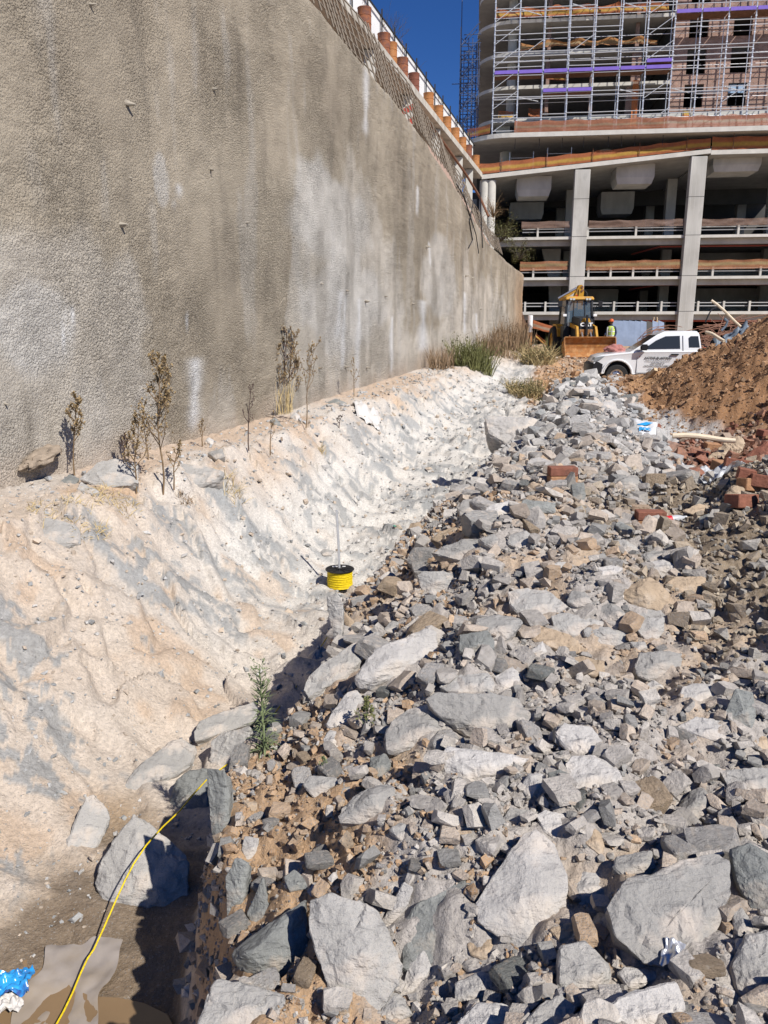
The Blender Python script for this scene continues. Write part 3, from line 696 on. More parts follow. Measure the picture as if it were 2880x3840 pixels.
for j in range(len(zs) - 1):
    for i in range(len(us) - 1):
        if i % 2 == 1 and j % 2 == 1: continue
        if j % 2 == 0 and i > 0: continue
        if j % 2 == 0: part(MB().box(us[0], us[-1], 1.3, 1.6, zs[j], zs[j + 1]), 'brick_band', M['facing_brick'])
        else: part(MB().box(us[i], us[i + 1], 1.3, 1.6, zs[j], zs[j + 1]), 'brick_pier', M['facing_brick'])
part(MB().box(10.25, 10.9, 1.5, 1.75, FZ[1], FZ[2] - .25), 'brick_pier', M['facing_brick'])
part(MB().box(10.0, 10.9, 1.5, 1.75, FZ[0], FZ[1] - .25), 'brick_pier', M['facing_brick'])
part(MB().box(12.92, 27, 1.15, 1.298, 16.45, 16.72), 'sill_band', M['concrete_pale'])
part(MB().box(12.92, 27, 1.31, 1.55, 15.3, 16.44), 'base_band', M['concrete'])
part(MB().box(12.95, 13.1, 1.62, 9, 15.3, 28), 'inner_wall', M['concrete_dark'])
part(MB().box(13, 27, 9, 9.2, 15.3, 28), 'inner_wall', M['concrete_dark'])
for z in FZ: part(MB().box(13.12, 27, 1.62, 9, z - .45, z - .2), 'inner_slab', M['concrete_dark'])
M['window_glass'] = material('blue_pane', (.35, .48, .62), .08, spec=.6)
wf = part(MB().box(16.92, 18.13, 1.42, 1.46, 17.9, 18.53), 'window', M['window_glass'])
for a in (16.92, 17.5, 18.07): part(MB().box(a, a + .06, 1.38, 1.415, 17.06, 18.54), 'window_frame', M['black_metal'], wf)
for a in (17.05, 17.86, 18.48): part(MB().box(16.92, 18.13, 1.36, 1.378, a, a + .06), 'window_frame', M['black_metal'], wf)
wf2 = part(MB().box(14.5, 14.6, 1.38, 1.415, 17.06, 18.54), 'window_frame', M['black_metal'])
# rods hanging below the podium and props on the ramp
for u in (2.2, 3.9, 5.5, 7.0, 8.7, 9.6, 10.5, 12.4): bar('hanger_rod', (u, -.3, 14.3), (u, -.3, 14.96), .02, M['black_metal'], bld, local=True)
for (a, b) in ((1.9, 3.6), (4.6, 6.3)):
    z0 = ramp_z(a)
    for u in (a, b): bar('prop', (u, .8, z0), (u, .8, z0 + 1.5), .03, M['steel'], bld, local=True)
    for hh in (.6, 1.1): bar('prop_rail', (a, .8, z0 + hh), (b, .8, z0 + hh), .02, M['steel'], bld, local=True)

# ------------------------------------------------------------------ safety netting
def net_material(name, alpha):
    m = material(name, (1, .5, .2), .8, attr='Col', var=.18, vscale=6)
    b = m.node_tree.nodes['Principled BSDF']; b.inputs['Alpha'].default_value = alpha
    b.inputs['Subsurface Weight'].default_value = 0
    return m
M['net'] = net_material('safety_net', .72); M['net_thin'] = net_material('shade_net', .55)
ORANGE = (.44, .145, .06); YEL = (.55, .33, .07); BRN = (.30, .20, .155)
def net(path, h, label, cols=(ORANGE, ORANGE, YEL, YEL, ORANGE, ORANGE), mat='net', wave=.06, sag=.08, group='orange safety nets', seed=0, posts=None, local=True):
    P = [Vector(p) for p in path]; L_ = [0]
    for a, b in zip(P, P[1:]): L_.append(L_[-1] + (b - a).length)
    n = max(8, int(L_[-1] / .22)); R = 7; X = np.zeros((R, n)); Y = X.copy(); Z = X.copy(); K = np.zeros((R, n, 3))
    for j in range(n):
        s = L_[-1] * j / (n - 1); k = max(i for i in range(len(L_)) if L_[i] <= s + 1e-6); k = min(k, len(P) - 2)
        p = P[k].lerp(P[k + 1], (s - L_[k]) / max(L_[k + 1] - L_[k], 1e-6))
        ph = (s % 2.1) / 2.1; dip = sag * math.sin(math.pi * ph)
        for i in range(R):
            t = i / (R - 1)
            X[i, j] = p.x; Y[i, j] = p.y + wave * (mnoise.noise((s * 1.3, t * 2, seed)) + .6 * mnoise.noise((s * 4, t * 5, seed + 3))); Z[i, j] = p.z + h * t - dip * t + .04 * mnoise.noise((s * 2, t, seed + 9)) * (1 - t)
            K[i, j] = cols[min(int(t * len(cols)), len(cols) - 1)]
    t_ = thing('safety_net', label, 'netting', (7.2, 60, 0) if local else (0, 0, 0), BROT if local else 0, group)
    link('mesh_sheet', grid_mesh('net', X, Y, Z, K), M[mat], t_, local=True)
    if posts:
        for k in range(posts):
            s = L_[-1] * (k + .5) / posts; q = max(i for i in range(len(L_)) if L_[i] <= s); q = min(q, len(P) - 2); p = P[q].lerp(P[q + 1], (s - L_[q]) / (L_[q + 1] - L_[q]))
            bar('post', (p.x, p.y - .08, p.z - .02), (p.x, p.y - .08, p.z + h + .15), .025, M['rust'], t_, local=True)
    return t_
net([(-.3, -.05, 12.72), (7.5, -.05, 13.35), (15.7, -.05, 14.08)], .72, 'orange and yellow safety net along the sloping ramp slab', posts=5, seed=1)
net([(15.8, -.05, 13.97), (27, -.05, 13.97)], .85, 'orange and yellow net at the right end of the ramp slab, above the second column', posts=4, seed=2)
net([(2.1, -.62, 15.30), (12, -.66, 15.30), (27, -.66, 15.30)], .80, 'long orange net with tan stripe standing on the podium slab below the scaffold', seed=3, sag=.12, cols=((.36, .145, .08), (.36, .145, .08), (.36, .26, .17), (.36, .145, .08), (.36, .145, .08)))
net([(-1.2, .5, 15.30), (.4, -.5, 15.35)], .62, 'short orange net at the left corner of the podium slab', seed=4)
for i, (a, b) in enumerate(((2.9, 6.4), (7.7, 14.4), (15.6, 22))):
    w_ = ('left of the first column', 'between the two front columns', 'right of the second column')[i]
    net([(a, .0, 8.94), (b, .0, 8.98)], .50, 'brown shade net above the rail of the top parking floor, ' + w_, (BRN,) * 4, 'net_thin', .10, .06, 'brown shade nets', 10 + i)
    net([(a, .0, 5.98), (b, .0, 6.04)], .66, 'faded orange net above the rail of the middle parking floor, ' + w_, ((.48, .22, .11), (.48, .22, .11), (.50, .36, .18), (.46, .2, .1)), 'net_thin', .08, .06, 'faded orange nets', 20 + i)
net([(.6, 1.0, 23.12), (3.9, 1.0, 23.12), (6.2, 1.0, 23.12), (12.4, 1.0, 23.12)], .75, 'crumpled orange net along the topmost floor edge in view', seed=31, wave=.22, sag=.25)
net([(2.3, 1.1, 21.07), (4.5, 1.1, 21.25), (10.4, 1.1, 21.2), (11.8, 1.1, 21.1)], .55, 'crumpled brown-orange net hung between props two floors above the purple boards', cols=((.42, .20, .09), (.36, .26, .14), (.46, .22, .08)), seed=32, wave=.25, sag=.3)
net([(4.3, 1.2, 19.2), (5.8, 1.15, 19.05)], .3, 'small orange net scrap knotted at the first prop above the purple boards', seed=33, wave=.2)
net([(7.6, 1.2, 19.3), (8.7, 1.2, 19.25)], .45, 'triangular orange net scrap at the second prop above the purple boards', seed=34, wave=.2, sag=.3)
net([(10.35, 1.1, 15.9), (10.75, 1.1, 15.9)], 3.0, 'narrow orange net strip hanging down beside the brick pier', seed=35, wave=.15, cols=((.62, .18, .04),) * 3)
net([(13.9, 1.05, 16.2), (14.5, 1.05, 16.2)], .62, 'small orange cloth hanging under the left brick window', seed=36, wave=.12, cols=((.62, .17, .04), (.62, .2, .05), (.6, .4, .06)))
net([(1.0, 2.3, 16.8), (2.1, 2.3, 16.8)], .7, 'orange net heap on the lowest upper floor beside the column', seed=37, wave=.3)
net([(3.2, 2.2, 16.8), (4.6, 2.2, 16.8)], .8, 'dark orange net hanging at the first prop of the lowest upper floor', seed=38, wave=.3, cols=((.40, .14, .06),) * 3)

# ================================================================== SCAFFOLD
sc = thing('scaffold', 'galvanised tube scaffold with purple boards in front of the upper floors', 'scaffold', (7.2, 60, 0), BROT)
SU = [.55, 2.25, 3.95, 5.65, 7.36, 9.13, 10.85, 12.6, 14.3, 16.06, 17.8, 19.5, 21.2]
def sb(name, p0, p1, r=.026, mat='steel'): return bar(name, p0, p1, r, M[mat], sc, local=True)
for i, u in enumerate(SU):
    s_ = sb('standard', (u, -.40, 15.29), (u + random.uniform(-.02, .02), -.40, 27.5), .046)
    sb('standard', (u + .02, .72, 15.29), (u + .02, .72, 27.5), .030)
    for z in (16.3, 17.65, 19.05, 20.25, 21.6, 23.0, 24.4): sb('transom', (u + .03, -.40, z), (u + .03, .72, z), .022)
    mm = MB()
    for k in range(24): mm.box(u - .058, u + .058, -.46, -.34, 15.6 + k * .5, 15.6 + k * .5 + .06)
    tag(part(mm, 'coupler_set', M['steel'], sc), kind='stuff')
LZ = [15.5, 16.3, 16.52, 17.5, 17.65, 17.86, 19.05, 19.55, 19.86, 20.25, 20.5, 21.6, 21.9, 23.0, 23.2, 24.4, 25.0, 26.2]
for z in LZ:
    for i in range(len(SU) - 1):
        if random.random() < .08: continue
        j = random.uniform(-.03, .03)
        sb('ledger', (SU[i], -.44, z + j), (SU[i + 1], -.44, z + j + random.uniform(-.02, .02)), .027)
mm = MB()
for z in LZ[1::2]:
    for i in range(len(SU) - 1): mm.tube([(SU[i], .76, z + .04), (SU[i + 1], .76, z + .04)], .022, 5)
tag(part(mm, 'rear_ledgers', M['steel'], sc), kind='stuff')
for (b, z0) in [(0, 15.4), (0, 16.9), (0, 18.2), (0, 19.6), (0, 21.0), (0, 22.4), (6, 15.5), (6, 17.3), (6, 19.7), (6, 21.2), (6, 22.5), (1, 20.1), (3, 20.3), (9, 16.9), (11, 17), (11, 19.3)]:
    sb('brace', (SU[b], -.48, z0), (SU[b + 1], -.48, z0 + 1.15), .022)
for (b, z0) in [(1, 17.62), (5, 17.9), (7, 17.85), (9, 17.86), (1, 23.1), (3, 23.3), (5, 23.2)]: sb('brace', (SU[b] + .1, -.5, z0), (SU[b + 1] - .2, .5, z0 - .05), .03)
for (a, b, z) in ((0, 7, 19.22), (2, 4, 17.98), (6, 7, 19.62), (7, 12, 22.55)):
    for i in range(a, b):
        part(MB().box(SU[i] + .05, SU[i + 1] - .05, -.52, -.47, z - .09, z + .13), 'toe_board', M['purple'], sc)
        part(MB().box(SU[i] + .05, SU[i + 1] - .05, -.46, .66, z - .15, z - .10), 'deck_board', M['rust'], sc)
# dark scaffold tower standing off the building's left corner
sc2 = thing('scaffold', 'dark blue scaffold tower in shade at the left corner of the building', 'scaffold', (7.2, 60, 0), BROT)
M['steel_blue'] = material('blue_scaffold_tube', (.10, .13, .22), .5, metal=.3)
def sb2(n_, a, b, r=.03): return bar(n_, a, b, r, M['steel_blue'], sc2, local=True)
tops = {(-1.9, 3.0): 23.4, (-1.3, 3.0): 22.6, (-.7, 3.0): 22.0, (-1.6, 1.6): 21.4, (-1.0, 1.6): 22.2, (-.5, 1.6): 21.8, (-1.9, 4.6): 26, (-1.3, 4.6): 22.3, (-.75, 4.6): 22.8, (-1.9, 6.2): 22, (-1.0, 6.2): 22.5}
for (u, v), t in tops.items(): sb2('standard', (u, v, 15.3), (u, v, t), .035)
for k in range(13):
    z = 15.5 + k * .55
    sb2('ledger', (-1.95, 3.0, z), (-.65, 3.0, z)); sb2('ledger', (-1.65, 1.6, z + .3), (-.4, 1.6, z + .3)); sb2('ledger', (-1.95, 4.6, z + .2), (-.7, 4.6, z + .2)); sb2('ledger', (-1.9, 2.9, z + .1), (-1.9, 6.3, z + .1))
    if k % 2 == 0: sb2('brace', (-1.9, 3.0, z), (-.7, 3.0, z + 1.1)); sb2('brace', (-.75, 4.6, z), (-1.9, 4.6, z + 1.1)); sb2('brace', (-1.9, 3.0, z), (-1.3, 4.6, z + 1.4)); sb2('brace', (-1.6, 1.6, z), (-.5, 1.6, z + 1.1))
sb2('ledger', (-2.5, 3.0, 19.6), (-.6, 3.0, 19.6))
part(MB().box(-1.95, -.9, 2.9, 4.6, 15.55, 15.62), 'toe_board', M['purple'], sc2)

# ================================================================== THINGS AT THE FOOT OF THE BUILDING
def BW(u, v, z):  # building coordinates to world
    c, s = math.cos(BROT), math.sin(BROT); return Vector((7.2 + u * c - v * s, 60 + u * s + v * c, z))
mm = MB()
p0 = at_depth(1985, 1290, 54); gz0 = hz(p0.x, p0.y)
pl = thing('marker_pole', 'white and orange painted drum pole at the far end of the wall', 'pole', (p0.x, p0.y, gz0))
MB().lathe([(.17, .95), (.17, 2.05), (.15, 2.07)], 14, (p0.x, p0.y, gz0)).build('white_section', M['white_panel'], pl, smooth=True)
MB().lathe([(.165, -.1), (.165, .948)], 14, (p0.x, p0.y, gz0)).build('orange_section', M['drum'][0], pl, smooth=True)
p0 = at_depth(2000, 1200, 53.6); p1 = at_depth(2200, 1250, 53.2); p2 = at_depth(2010, 1240, 53.4); p3 = at_depth(2060, 1285, 53)
net([p0 + Vector((0, 0, -.55)), at_depth(2100, 1228, 53.4) + Vector((0, 0, -.5)), p1 + Vector((0, 0, -.45))], .55, 'sagging orange barrier net beside the marker pole', cols=(ORANGE, (.45, .34, .24), ORANGE), wave=.1, seed=51, local=False)
net([p2 + Vector((0, 0, -.5)), p3 + Vector((0, 0, -.35))], .35, 'fallen orange net piece slumped under the barrier net', wave=.15, seed=52, local=False)
# blue-grey sheet stack
M['sheet'] = material('bluish_sheet', (.30, .36, .45), .35, metal=.4, var=.15, vscale=2)
sst = thing('sheet_stack', 'row of upright bluish metal sheets behind the backhoe', 'metal sheets', BW(7, -2.0, GR))
a = at_depth(2290, 1290, 55)
for i in range(9):
    p = at_depth(2292 + i * 22, 1300, 55.2 - i * .02); w_ = .40; z0 = hz(p.x, p.y)
    o = MB().hexa([(p.x, p.y, z0), (p.x + w_, p.y - .03, z0), (p.x + w_, p.y + .05, z0), (p.x, p.y + .06, z0), (p.x - .02, p.y + .3, z0 + 1.75), (p.x + w_ - .02, p.y + .27, z0 + 1.75 - .02 * i), (p.x + w_ - .02, p.y + .35, z0 + 1.75 - .02 * i), (p.x - .02, p.y + .36, z0 + 1.75)]).build('sheet', M['sheet'] if i != 6 else M['concrete_dark'], sst)
# step ladder
ldt = thing('step_ladder', 'wooden step ladder standing in the dark ground floor', 'ladder', at_depth(2455, 1290, 57))
b0 = at_depth(2455, 1300, 57); b0.z = GR
for dx in (-.42, .42): bar('stile', (b0.x + dx, b0.y, GR), (b0.x + dx * .25, b0.y + .3, GR + 2.0), .035, M['wood'], ldt); bar('rear_leg', (b0.x + dx, b0.y + .9, GR), (b0.x + dx * .25, b0.y + .35, GR + 1.98), .03, M['wood'], ldt)
for k in range(5): t = (k + 1) / 6; bar('rung', (b0.x - .42 + .32 * t, b0.y + .3 * t, GR + 2 * t), (b0.x + .42 - .32 * t, b0.y + .3 * t, GR + 2 * t), .025, M['wood'], ldt)
# rebar heap behind the truck
rb = thing('rebar_pile', 'tangled heap of rusty reinforcing bars behind the truck', 'rebar pile', at_depth(2650, 1330, 40))
M['rebar_rust'] = material('rust_bar', (.27, .145, .10), .85, var=.35, vscale=5)
rr = random.Random(5)
for i in range(120):
    sx = rr.uniform(2590, 2800); base = at_depth(sx, 1350, rr.uniform(36, 44)); z0 = hz(base.x, base.y)
    hh = max(.15, 1.9 * (1 - abs(sx - 2720) / 190)); a_ = rr.uniform(-.5, .5) + (0 if rr.random() < .7 else 1.4); ln = rr.uniform(1.6, 4.2)
    c0 = Vector((base.x, base.y, z0 + rr.uniform(0, hh))); dv = Vector((math.cos(a_), math.sin(a_) * .5, rr.uniform(-.05, .42))) * ln * .5
    p = c0 - dv; p.z = max(p.z, z0 - .05); bar('rebar', p, c0 + dv, .018, M['rebar_rust'], rb, n=5)
rb2 = thing('rebar_pile', 'small curled bundle of brown reinforcing bars left of the second column', 'rebar pile', at_depth(2500, 1290, 52))
for i in range(30):
    sx = rr.uniform(2430, 2540); base = at_depth(sx, 1290, rr.uniform(50, 53)); z0 = hz(base.x, base.y); mm = MB(); ctr = Vector((base.x, base.y, z0 + rr.uniform(.2, .9))); R_ = rr.uniform(.5, 1.3); a0 = rr.uniform(0, 3)
    mm.tube([ctr + Vector((R_ * math.cos(a0 + k * .35), .2 * math.sin(k), R_ * .45 * math.sin(a0 + k * .35))) for k in range(8)], .02, 5, False); mm.build('rebar', M['rebar_rust'], rb2)

# ================================================================== ROCKS
CR = {'A': (700, 2900, 1.659), 'B': (1700, 2900, 1.406), 'C': (1000, 2200, 1.659), 'D': (1900, 2100, 1.693), 'E': (1200, 1750, 2.074),
      'F': (1950, 1500, 1.784), 'G': (0, 1100, 1.152), 'H': (1900, 1350, 1.587), 'L': (0, 2700, 1.276), 'K': (0, 2000, 1.276), 'S': (0, 0, 1.0)}
def crop(k, p): ox, oy, s = CR[k]; return (ox + p[0] / s, oy + p[1] / s)
def finish_rock(bm, size, seed, cuts_len, amp, bev=.035):
    """chamfer the broken edges, refine and roughen a faceted rock"""
    bmesh.ops.recalc_face_normals(bm, faces=bm.faces)
    try:
        ed = [e for e in bm.edges if len(e.link_faces) == 2 and e.calc_face_angle(0) > .25]
        bmesh.ops.bevel(bm, geom=ed, offset=size * bev, segments=1, affect='EDGES', clamp_overlap=True)
    except Exception: pass
    bmesh.ops.triangulate(bm, faces=bm.faces[:])
    for _ in range(4):
        lg = [e for e in bm.edges if e.calc_length() > cuts_len]
        if not lg or len(bm.faces) > 5000: break
        bmesh.ops.subdivide_edges(bm, edges=lg, cuts=1); bmesh.ops.triangulate(bm, faces=[f for f in bm.faces if len(f.verts) > 3])
    bm.normal_update()
    rr = random.Random(seed); ax = Vector((rr.uniform(-1, 1), rr.uniform(-1, 1), rr.uniform(.2, 1))).normalized(); off = Vector((seed * 3.1, seed * 1.7, 0))
    for v in bm.verts:
        p = v.co / size
        d = mnoise.fractal(p * 2.2 + off, 1.0, 2.1, 4) * 1.0
        st = p.dot(ax) * 7 + mnoise.noise(p * 3 + off) * 1.6; st = abs((st % 1) - .5) - .25       # bedding steps
        hf = mnoise.noise(p * 13 + off) * .35
        vp = p * 2.6 + off; c0 = mnoise.voronoi(vp)[1][0]; ch = (vp - c0).dot(mnoise.noise_vector(c0 * 7.3)) * 1.5     # planar chips
        vp = p * 6.5 + off; c0 = mnoise.voronoi(vp)[1][0]; ch += (vp - c0).dot(mnoise.noise_vector(c0 * 7.3)) * .6
        v.co += v.normal * size * amp * (d + st * .8 + hf + ch)
    return bm
def to_mesh(bm, name, smooth_angle=15):
    me = bpy.data.meshes.new(name); bm.to_mesh(me); bm.free()
    me.shade_smooth(); me.set_sharp_from_angle(angle=math.radians(smooth_angle)); return me
HLAB = []; USED = {}
def near_label(cn, s, x, y, fallback):
    """describe a small stone by the big rock it lies next to"""
    szw = 'small' if s < .14 else ('medium' if s < .2 else 'large')
    for d_, i in sorted(((x - HERO[i][0]) ** 2 + (y - HERO[i][1]) ** 2, i) for i in range(len(HLAB)))[:4]:
        t = szw + ' ' + cn + ' stone next to the ' + HLAB[i]
        if len(t.split()) <= 16 and t not in USED: USED[t] = 1; return t
    return fallback
HERO = []   # (x, y, radius) of every placed rock
def rock(cr, pts, label, mat='rock_grey', n=(.05, -.5, .85), th=.55, bulge=.16, group='large rocks in the blasted heap', lift=0.0, name='rock', seed=None, amp=.022, base=None, cat='rock', facets=3):
    src = [crop(cr, p) for p in pts]; seed = seed if seed is not None else int(src[0][0] * 7 + src[0][1]) % 997
    r = random.Random(seed); nv = Vector(n).normalized()
    cx = sum(p[0] for p in src) / len(src); lo = max(p[1] for p in src); hi = min(p[1] for p in src); cy = sum(p[1] for p in src) / len(src)
    g0 = base if base is not None else G(cx, cy * .45 + lo * .55)
    g0 = g0 + Vector((0, 0, lift))
    W = []
    for p in src:
        d = ray(*p); t = (g0 - ORG).dot(nv) / d.dot(nv); W.append(ORG + d * t)
    c = sum(W, Vector()) / len(W); size = 2 * sum((w - c).length for w in W) / len(W)
    c0 = c.copy()
    pv = [w - c0 for w in W]
    u = nv.orthogonal().normalized(); w_ = nv.cross(u)
    allp = [p + nv * size * r.uniform(-.03, .05) for p in pv]
    for k in range(facets):
        i = r.randrange(len(pv)); q = pv[i] * r.uniform(.25, .62) + pv[(i + len(pv) // 2) % len(pv)] * r.uniform(0, .25); allp.append(q + nv * size * bulge * r.uniform(.5, 1.1))
    dn = (nv * -.8 + Vector((0, .25, -.55))).normalized()
    for p in pv: allp.append(p * r.uniform(.72, .92) + dn * size * th * r.uniform(.7, 1.0))
    bm = bmesh.new(); [bm.verts.new(p) for p in allp]
    res = bmesh.ops.convex_hull(bm, input=bm.verts[:]); bmesh.ops.delete(bm, geom=[v for v in res['geom_interior'] if isinstance(v, bmesh.types.BMVert)], context='VERTS')
    dist = (c - ORG).length
    finish_rock(bm, size, seed, max(size * .045, dist * .0035), amp * 1.25)
    o = link(name, to_mesh(bm, name), M[mat]); o.location = c0
    tag(o, label, cat, group); HERO.append((c0.x, c0.y, size * .5)); HLAB.append(label); return o

FG = 'large rocks in the foreground'; SL = 'rocks embedded in the trench slope'; MID = 'rocks in the middle of the heap'; FAR = 'blocks at the far end of the heap'; EDGE = 'slabs along the trench edge'
UP = (-.05, -.45, .9)
rock('A', [(265, 1110), (755, 755), (760, 1240), (560, 1330), (310, 1210)], 'dark pyramid-shaped rock with a tan earth-stained base at the trench edge', 'rock_dark', (-.1, -.75, .66), .5, .3, FG, facets=2)
rock('A', [(760, 790), (900, 735), (1080, 790), (1190, 870), (1200, 960), (1310, 1130), (1365, 1190), (1330, 1330), (1240, 1420), (1150, 1540), (930, 1500), (880, 1400), (870, 1200), (750, 940)], 'big upright grey-brown slab right of the dark pyramid rock', 'rock_grey', (-.05, -.72, .7), .3, .08, FG)
rock('A', [(60, 1590), (120, 1380), (190, 1275), (340, 1300), (500, 1380), (610, 1370), (630, 1470), (540, 1559), (300, 1640)], 'flat grey slab below the dark pyramid rock at the bottom edge', 'rock_grey', (-.05, -.45, .9), .4, .08, FG)
rock('A', [(1200, 930), (1270, 850), (1350, 670), (1410, 710), (1380, 820), (1320, 900), (1230, 980)], 'speckled granite wedge standing between two big foreground slabs', 'rock_pale', (-.3, -.8, .5), .5, .15, FG)
rock('S', [(1500, 3640), (1500, 3490), (1560, 3390), (1740, 3290), (1790, 3330), (1720, 3560), (1600, 3640)], 'smooth dark slab lying in shadow left of the largest pale boulder', 'rock_dark', (-.25, -.55, .8), .35, .05, FG)
rock('A', [(1330, 1380), (1370, 1190), (1480, 1090), (1530, 1200), (1500, 1260), (1400, 1370)], 'pinkish leaning wedge below the shadowed dark slab', 'rock_pale', (-.2, -.7, .7), .4, .12, FG)
rock('A', [(945, 270), (960, 220), (1060, 130), (1200, 60), (1295, 75), (1300, 250), (1270, 330), (1130, 320), (955, 315)], 'grey ridge-backed boulder overhanging the orange soil face', 'rock_grey', (-.15, -.6, .78), .5, .22, FG)
rock('A', [(130, -40), (240, -20), (262, 150), (260, 300), (210, 450), (165, 500), (150, 300)], 'tall thin upright slab at the trench lip left of the orange soil', 'rock_dark', (-.45, -.80, .4), .3, .05, EDGE)
rock('A', [(245, 640), (300, 520), (385, 560), (380, 640), (330, 880), (250, 930)], 'narrow dark slab standing on edge above the trench floor', 'rock_dark', (-.35, -.85, .35), .4, .06, EDGE)
rock('A', [(365, 880), (470, 640), (520, 850), (500, 930), (420, 940)], 'leaning greenish slab in the gap beside the orange soil face', 'rock_dark', (-.3, -.8, .5), .4, .08, EDGE)
rock('A', [(340, 480), (360, 390), (450, 400), (440, 480), (390, 560)], 'small speckled wedge stuck in the soil face at the trench edge', 'rock_pale', (-.2, -.8, .55), .5, .1, EDGE)
rock('A', [(600, 650), (670, 590), (780, 690), (740, 720), (640, 740)], 'dark triangular stone embedded in the orange soil', 'rock_dark', (-.1, -.75, .65), .4, .06, EDGE, lift=.02)
rock('A', [(1255, 350), (1330, 300), (1410, 340), (1400, 410), (1330, 420)], 'small grey stone under the overhanging ridge-backed boulder', 'rock_grey', UP, .6, .15, FG)
rock('A', [(1195, 1500), (1240, 1390), (1300, 1360), (1360, 1400), (1410, 1500), (1300, 1560)], 'rounded grey stone at the bottom edge right of the upright slab', 'rock_grey', UP, .6, .2, FG)
rock('B', [(115, 680), (210, 540), (300, 450), (380, 310), (430, 300), (540, 370), (600, 540), (605, 640), (590, 770), (500, 800), (480, 900), (370, 935), (330, 900), (250, 880), (130, 780)], 'largest pale grey boulder in the centre foreground', 'rock_pale', (-.05, -.6, .8), .4, .14, FG)
rock('B', [(800, 700), (880, 590), (920, 560), (1080, 540), (1140, 530), (1210, 480), (1310, 430), (1400, 430), (1450, 470), (1465, 640), (1420, 760), (1400, 860), (1290, 870), (1300, 990), (1150, 1040), (1050, 1010), (1000, 1010), (850, 860)], 'wide flat grey-green slab in the right foreground', 'rock_grey', (.0, -.5, .87), .3, .06, FG)
rock('B', [(600, 660), (615, 550), (680, 490), (780, 500), (835, 600), (820, 640), (690, 710)], 'pinkish speckled block between the two biggest foreground rocks', 'rock_pale', UP, .5, .15, FG)
rock('B', [(555, 900), (700, 880), (830, 1010), (830, 1090), (780, 1190), (700, 1210), (550, 1130)], 'split wedge with a dark left face below the largest pale boulder', 'rock_grey', (.1, -.6, .8), .6, .25, FG)
rock('B', [(745, 1250), (930, 1150), (1180, 1085), (1225, 1200), (1235, 1320), (1000, 1420), (780, 1350)], 'long pale slab at the bottom edge under the flat grey-green slab', 'rock_pale', (.0, -.5, .87), .4, .08, FG)
rock('B', [(860, 1050), (900, 1015), (1110, 1050), (1060, 1095), (930, 1145)], 'small leaf-shaped stone resting above the long bottom slab', 'rock_pale', UP, .4, .12, FG, lift=.03)
rock('B', [(0, 1100), (150, 1040), (270, 1080), (300, 1190), (150, 1220), (0, 1200)], 'rounded grey boulder low in the foreground left of the split wedge', 'rock_pale', UP, .6, .15, FG)
rock('B', [(0, 1330), (120, 1210), (260, 1205), (360, 1270), (350, 1342), (100, 1420)], 'pinkish boulder cut off by the bottom edge below the rounded grey one', 'rock_pale', UP, .6, .15, FG)
rock('B', [(350, 1330), (440, 1240), (560, 1165), (660, 1230), (600, 1330), (500, 1420)], 'flat brown-grey stone at the bottom edge below the split wedge', 'rock_grey', UP, .5, .12, FG)
rock('B', [(1450, 400), (1560, 360), (1690, 430), (1720, 850), (1590, 760), (1500, 600), (1490, 480)], 'dark grey slab tilted on edge at the right frame edge', 'rock_dark', (-.35, -.55, .75), .4, .08, FG)
rock('B', [(1460, 1000), (1550, 850), (1680, 820), (1720, 1322), (1560, 1280), (1490, 1150)], 'large brown-grey boulder in the bottom right corner', 'rock_grey', (-.2, -.55, .8), .5, .12, FG)
rock('B', [(1175, 240), (1190, 160), (1250, 90), (1310, 70), (1380, 140), (1415, 200), (1330, 250), (1210, 270)], 'pointed grey boulder with a pale lit side right of centre', 'rock_grey', UP, .6, .32, FG, facets=2)
rock('D', [(370, 1290), (420, 1240), (560, 1230), (700, 1300), (740, 1400), (700, 1510), (500, 1490), (380, 1470)], 'flat dusty slab with tan sand on top beside the blue-grey cube', 'rock_pale', UP, .4, .05, MID)
rock('D', [(1340, 1330), (1500, 1330), (1690, 1315), (1690, 1480), (1540, 1520), (1400, 1430)], 'long grey slab reaching the right edge above the tilted dark slab', 'rock_grey', UP, .35, .06, MID)
rock('B', [(430, 220), (480, 195), (620, 220), (675, 330), (560, 370), (470, 300)], 'flat pale stone just behind the largest pale boulder', 'rock_pale', UP, .4, .07, MID)
rock('B', [(680, 300), (720, 270), (780, 320), (800, 390), (780, 440), (690, 370)], 'brownish oval stone behind the pinkish speckled block', 'rock_tan', UP, .5, .14, MID)
rock('B', [(250, 250), (300, 180), (420, 190), (410, 240), (340, 290)], 'dusty grey stone on the ledge left of the flat pale stone', 'rock_grey', UP, .5, .15, MID)
rock('B', [(350, 70), (390, 0), (480, 0), (480, 80), (400, 140)], 'whitish rounded stone left of the blue-grey cube', 'rock_pale', UP, .6, .2, MID)
rock('B', [(495, -5), (560, -25), (612, 0), (605, 60), (560, 70), (500, 55)], 'small blue-grey granite cube beside the dusty slab', 'rock_dark', (-.1, -.6, .7), .8, .2, MID)
rock('B', [(500, 820), (560, 790), (660, 785), (680, 870), (560, 890)], 'tan slab lying against the foot of the largest pale boulder', 'rock_tan', UP, .5, .1, FG)
rock('B', [(1410, 240), (1470, 220), (1540, 310), (1570, 370), (1420, 340)], 'grey triangular stone right of the pointed boulder', 'rock_grey', UP, .5, .1, MID)
rock('B', [(840, 500), (860, 430), (1000, 420), (1050, 400), (1075, 500), (1000, 550), (900, 550)], 'cluster-like brown stone wedged behind the flat grey-green slab', 'rock_grey', UP, .5, .2, FG)
rock('B', [(70, 900), (140, 830), (240, 870), (250, 960), (180, 990), (90, 960)], 'brown stone in shadow under the largest pale boulder', 'rock_tan', UP, .5, .15, FG)
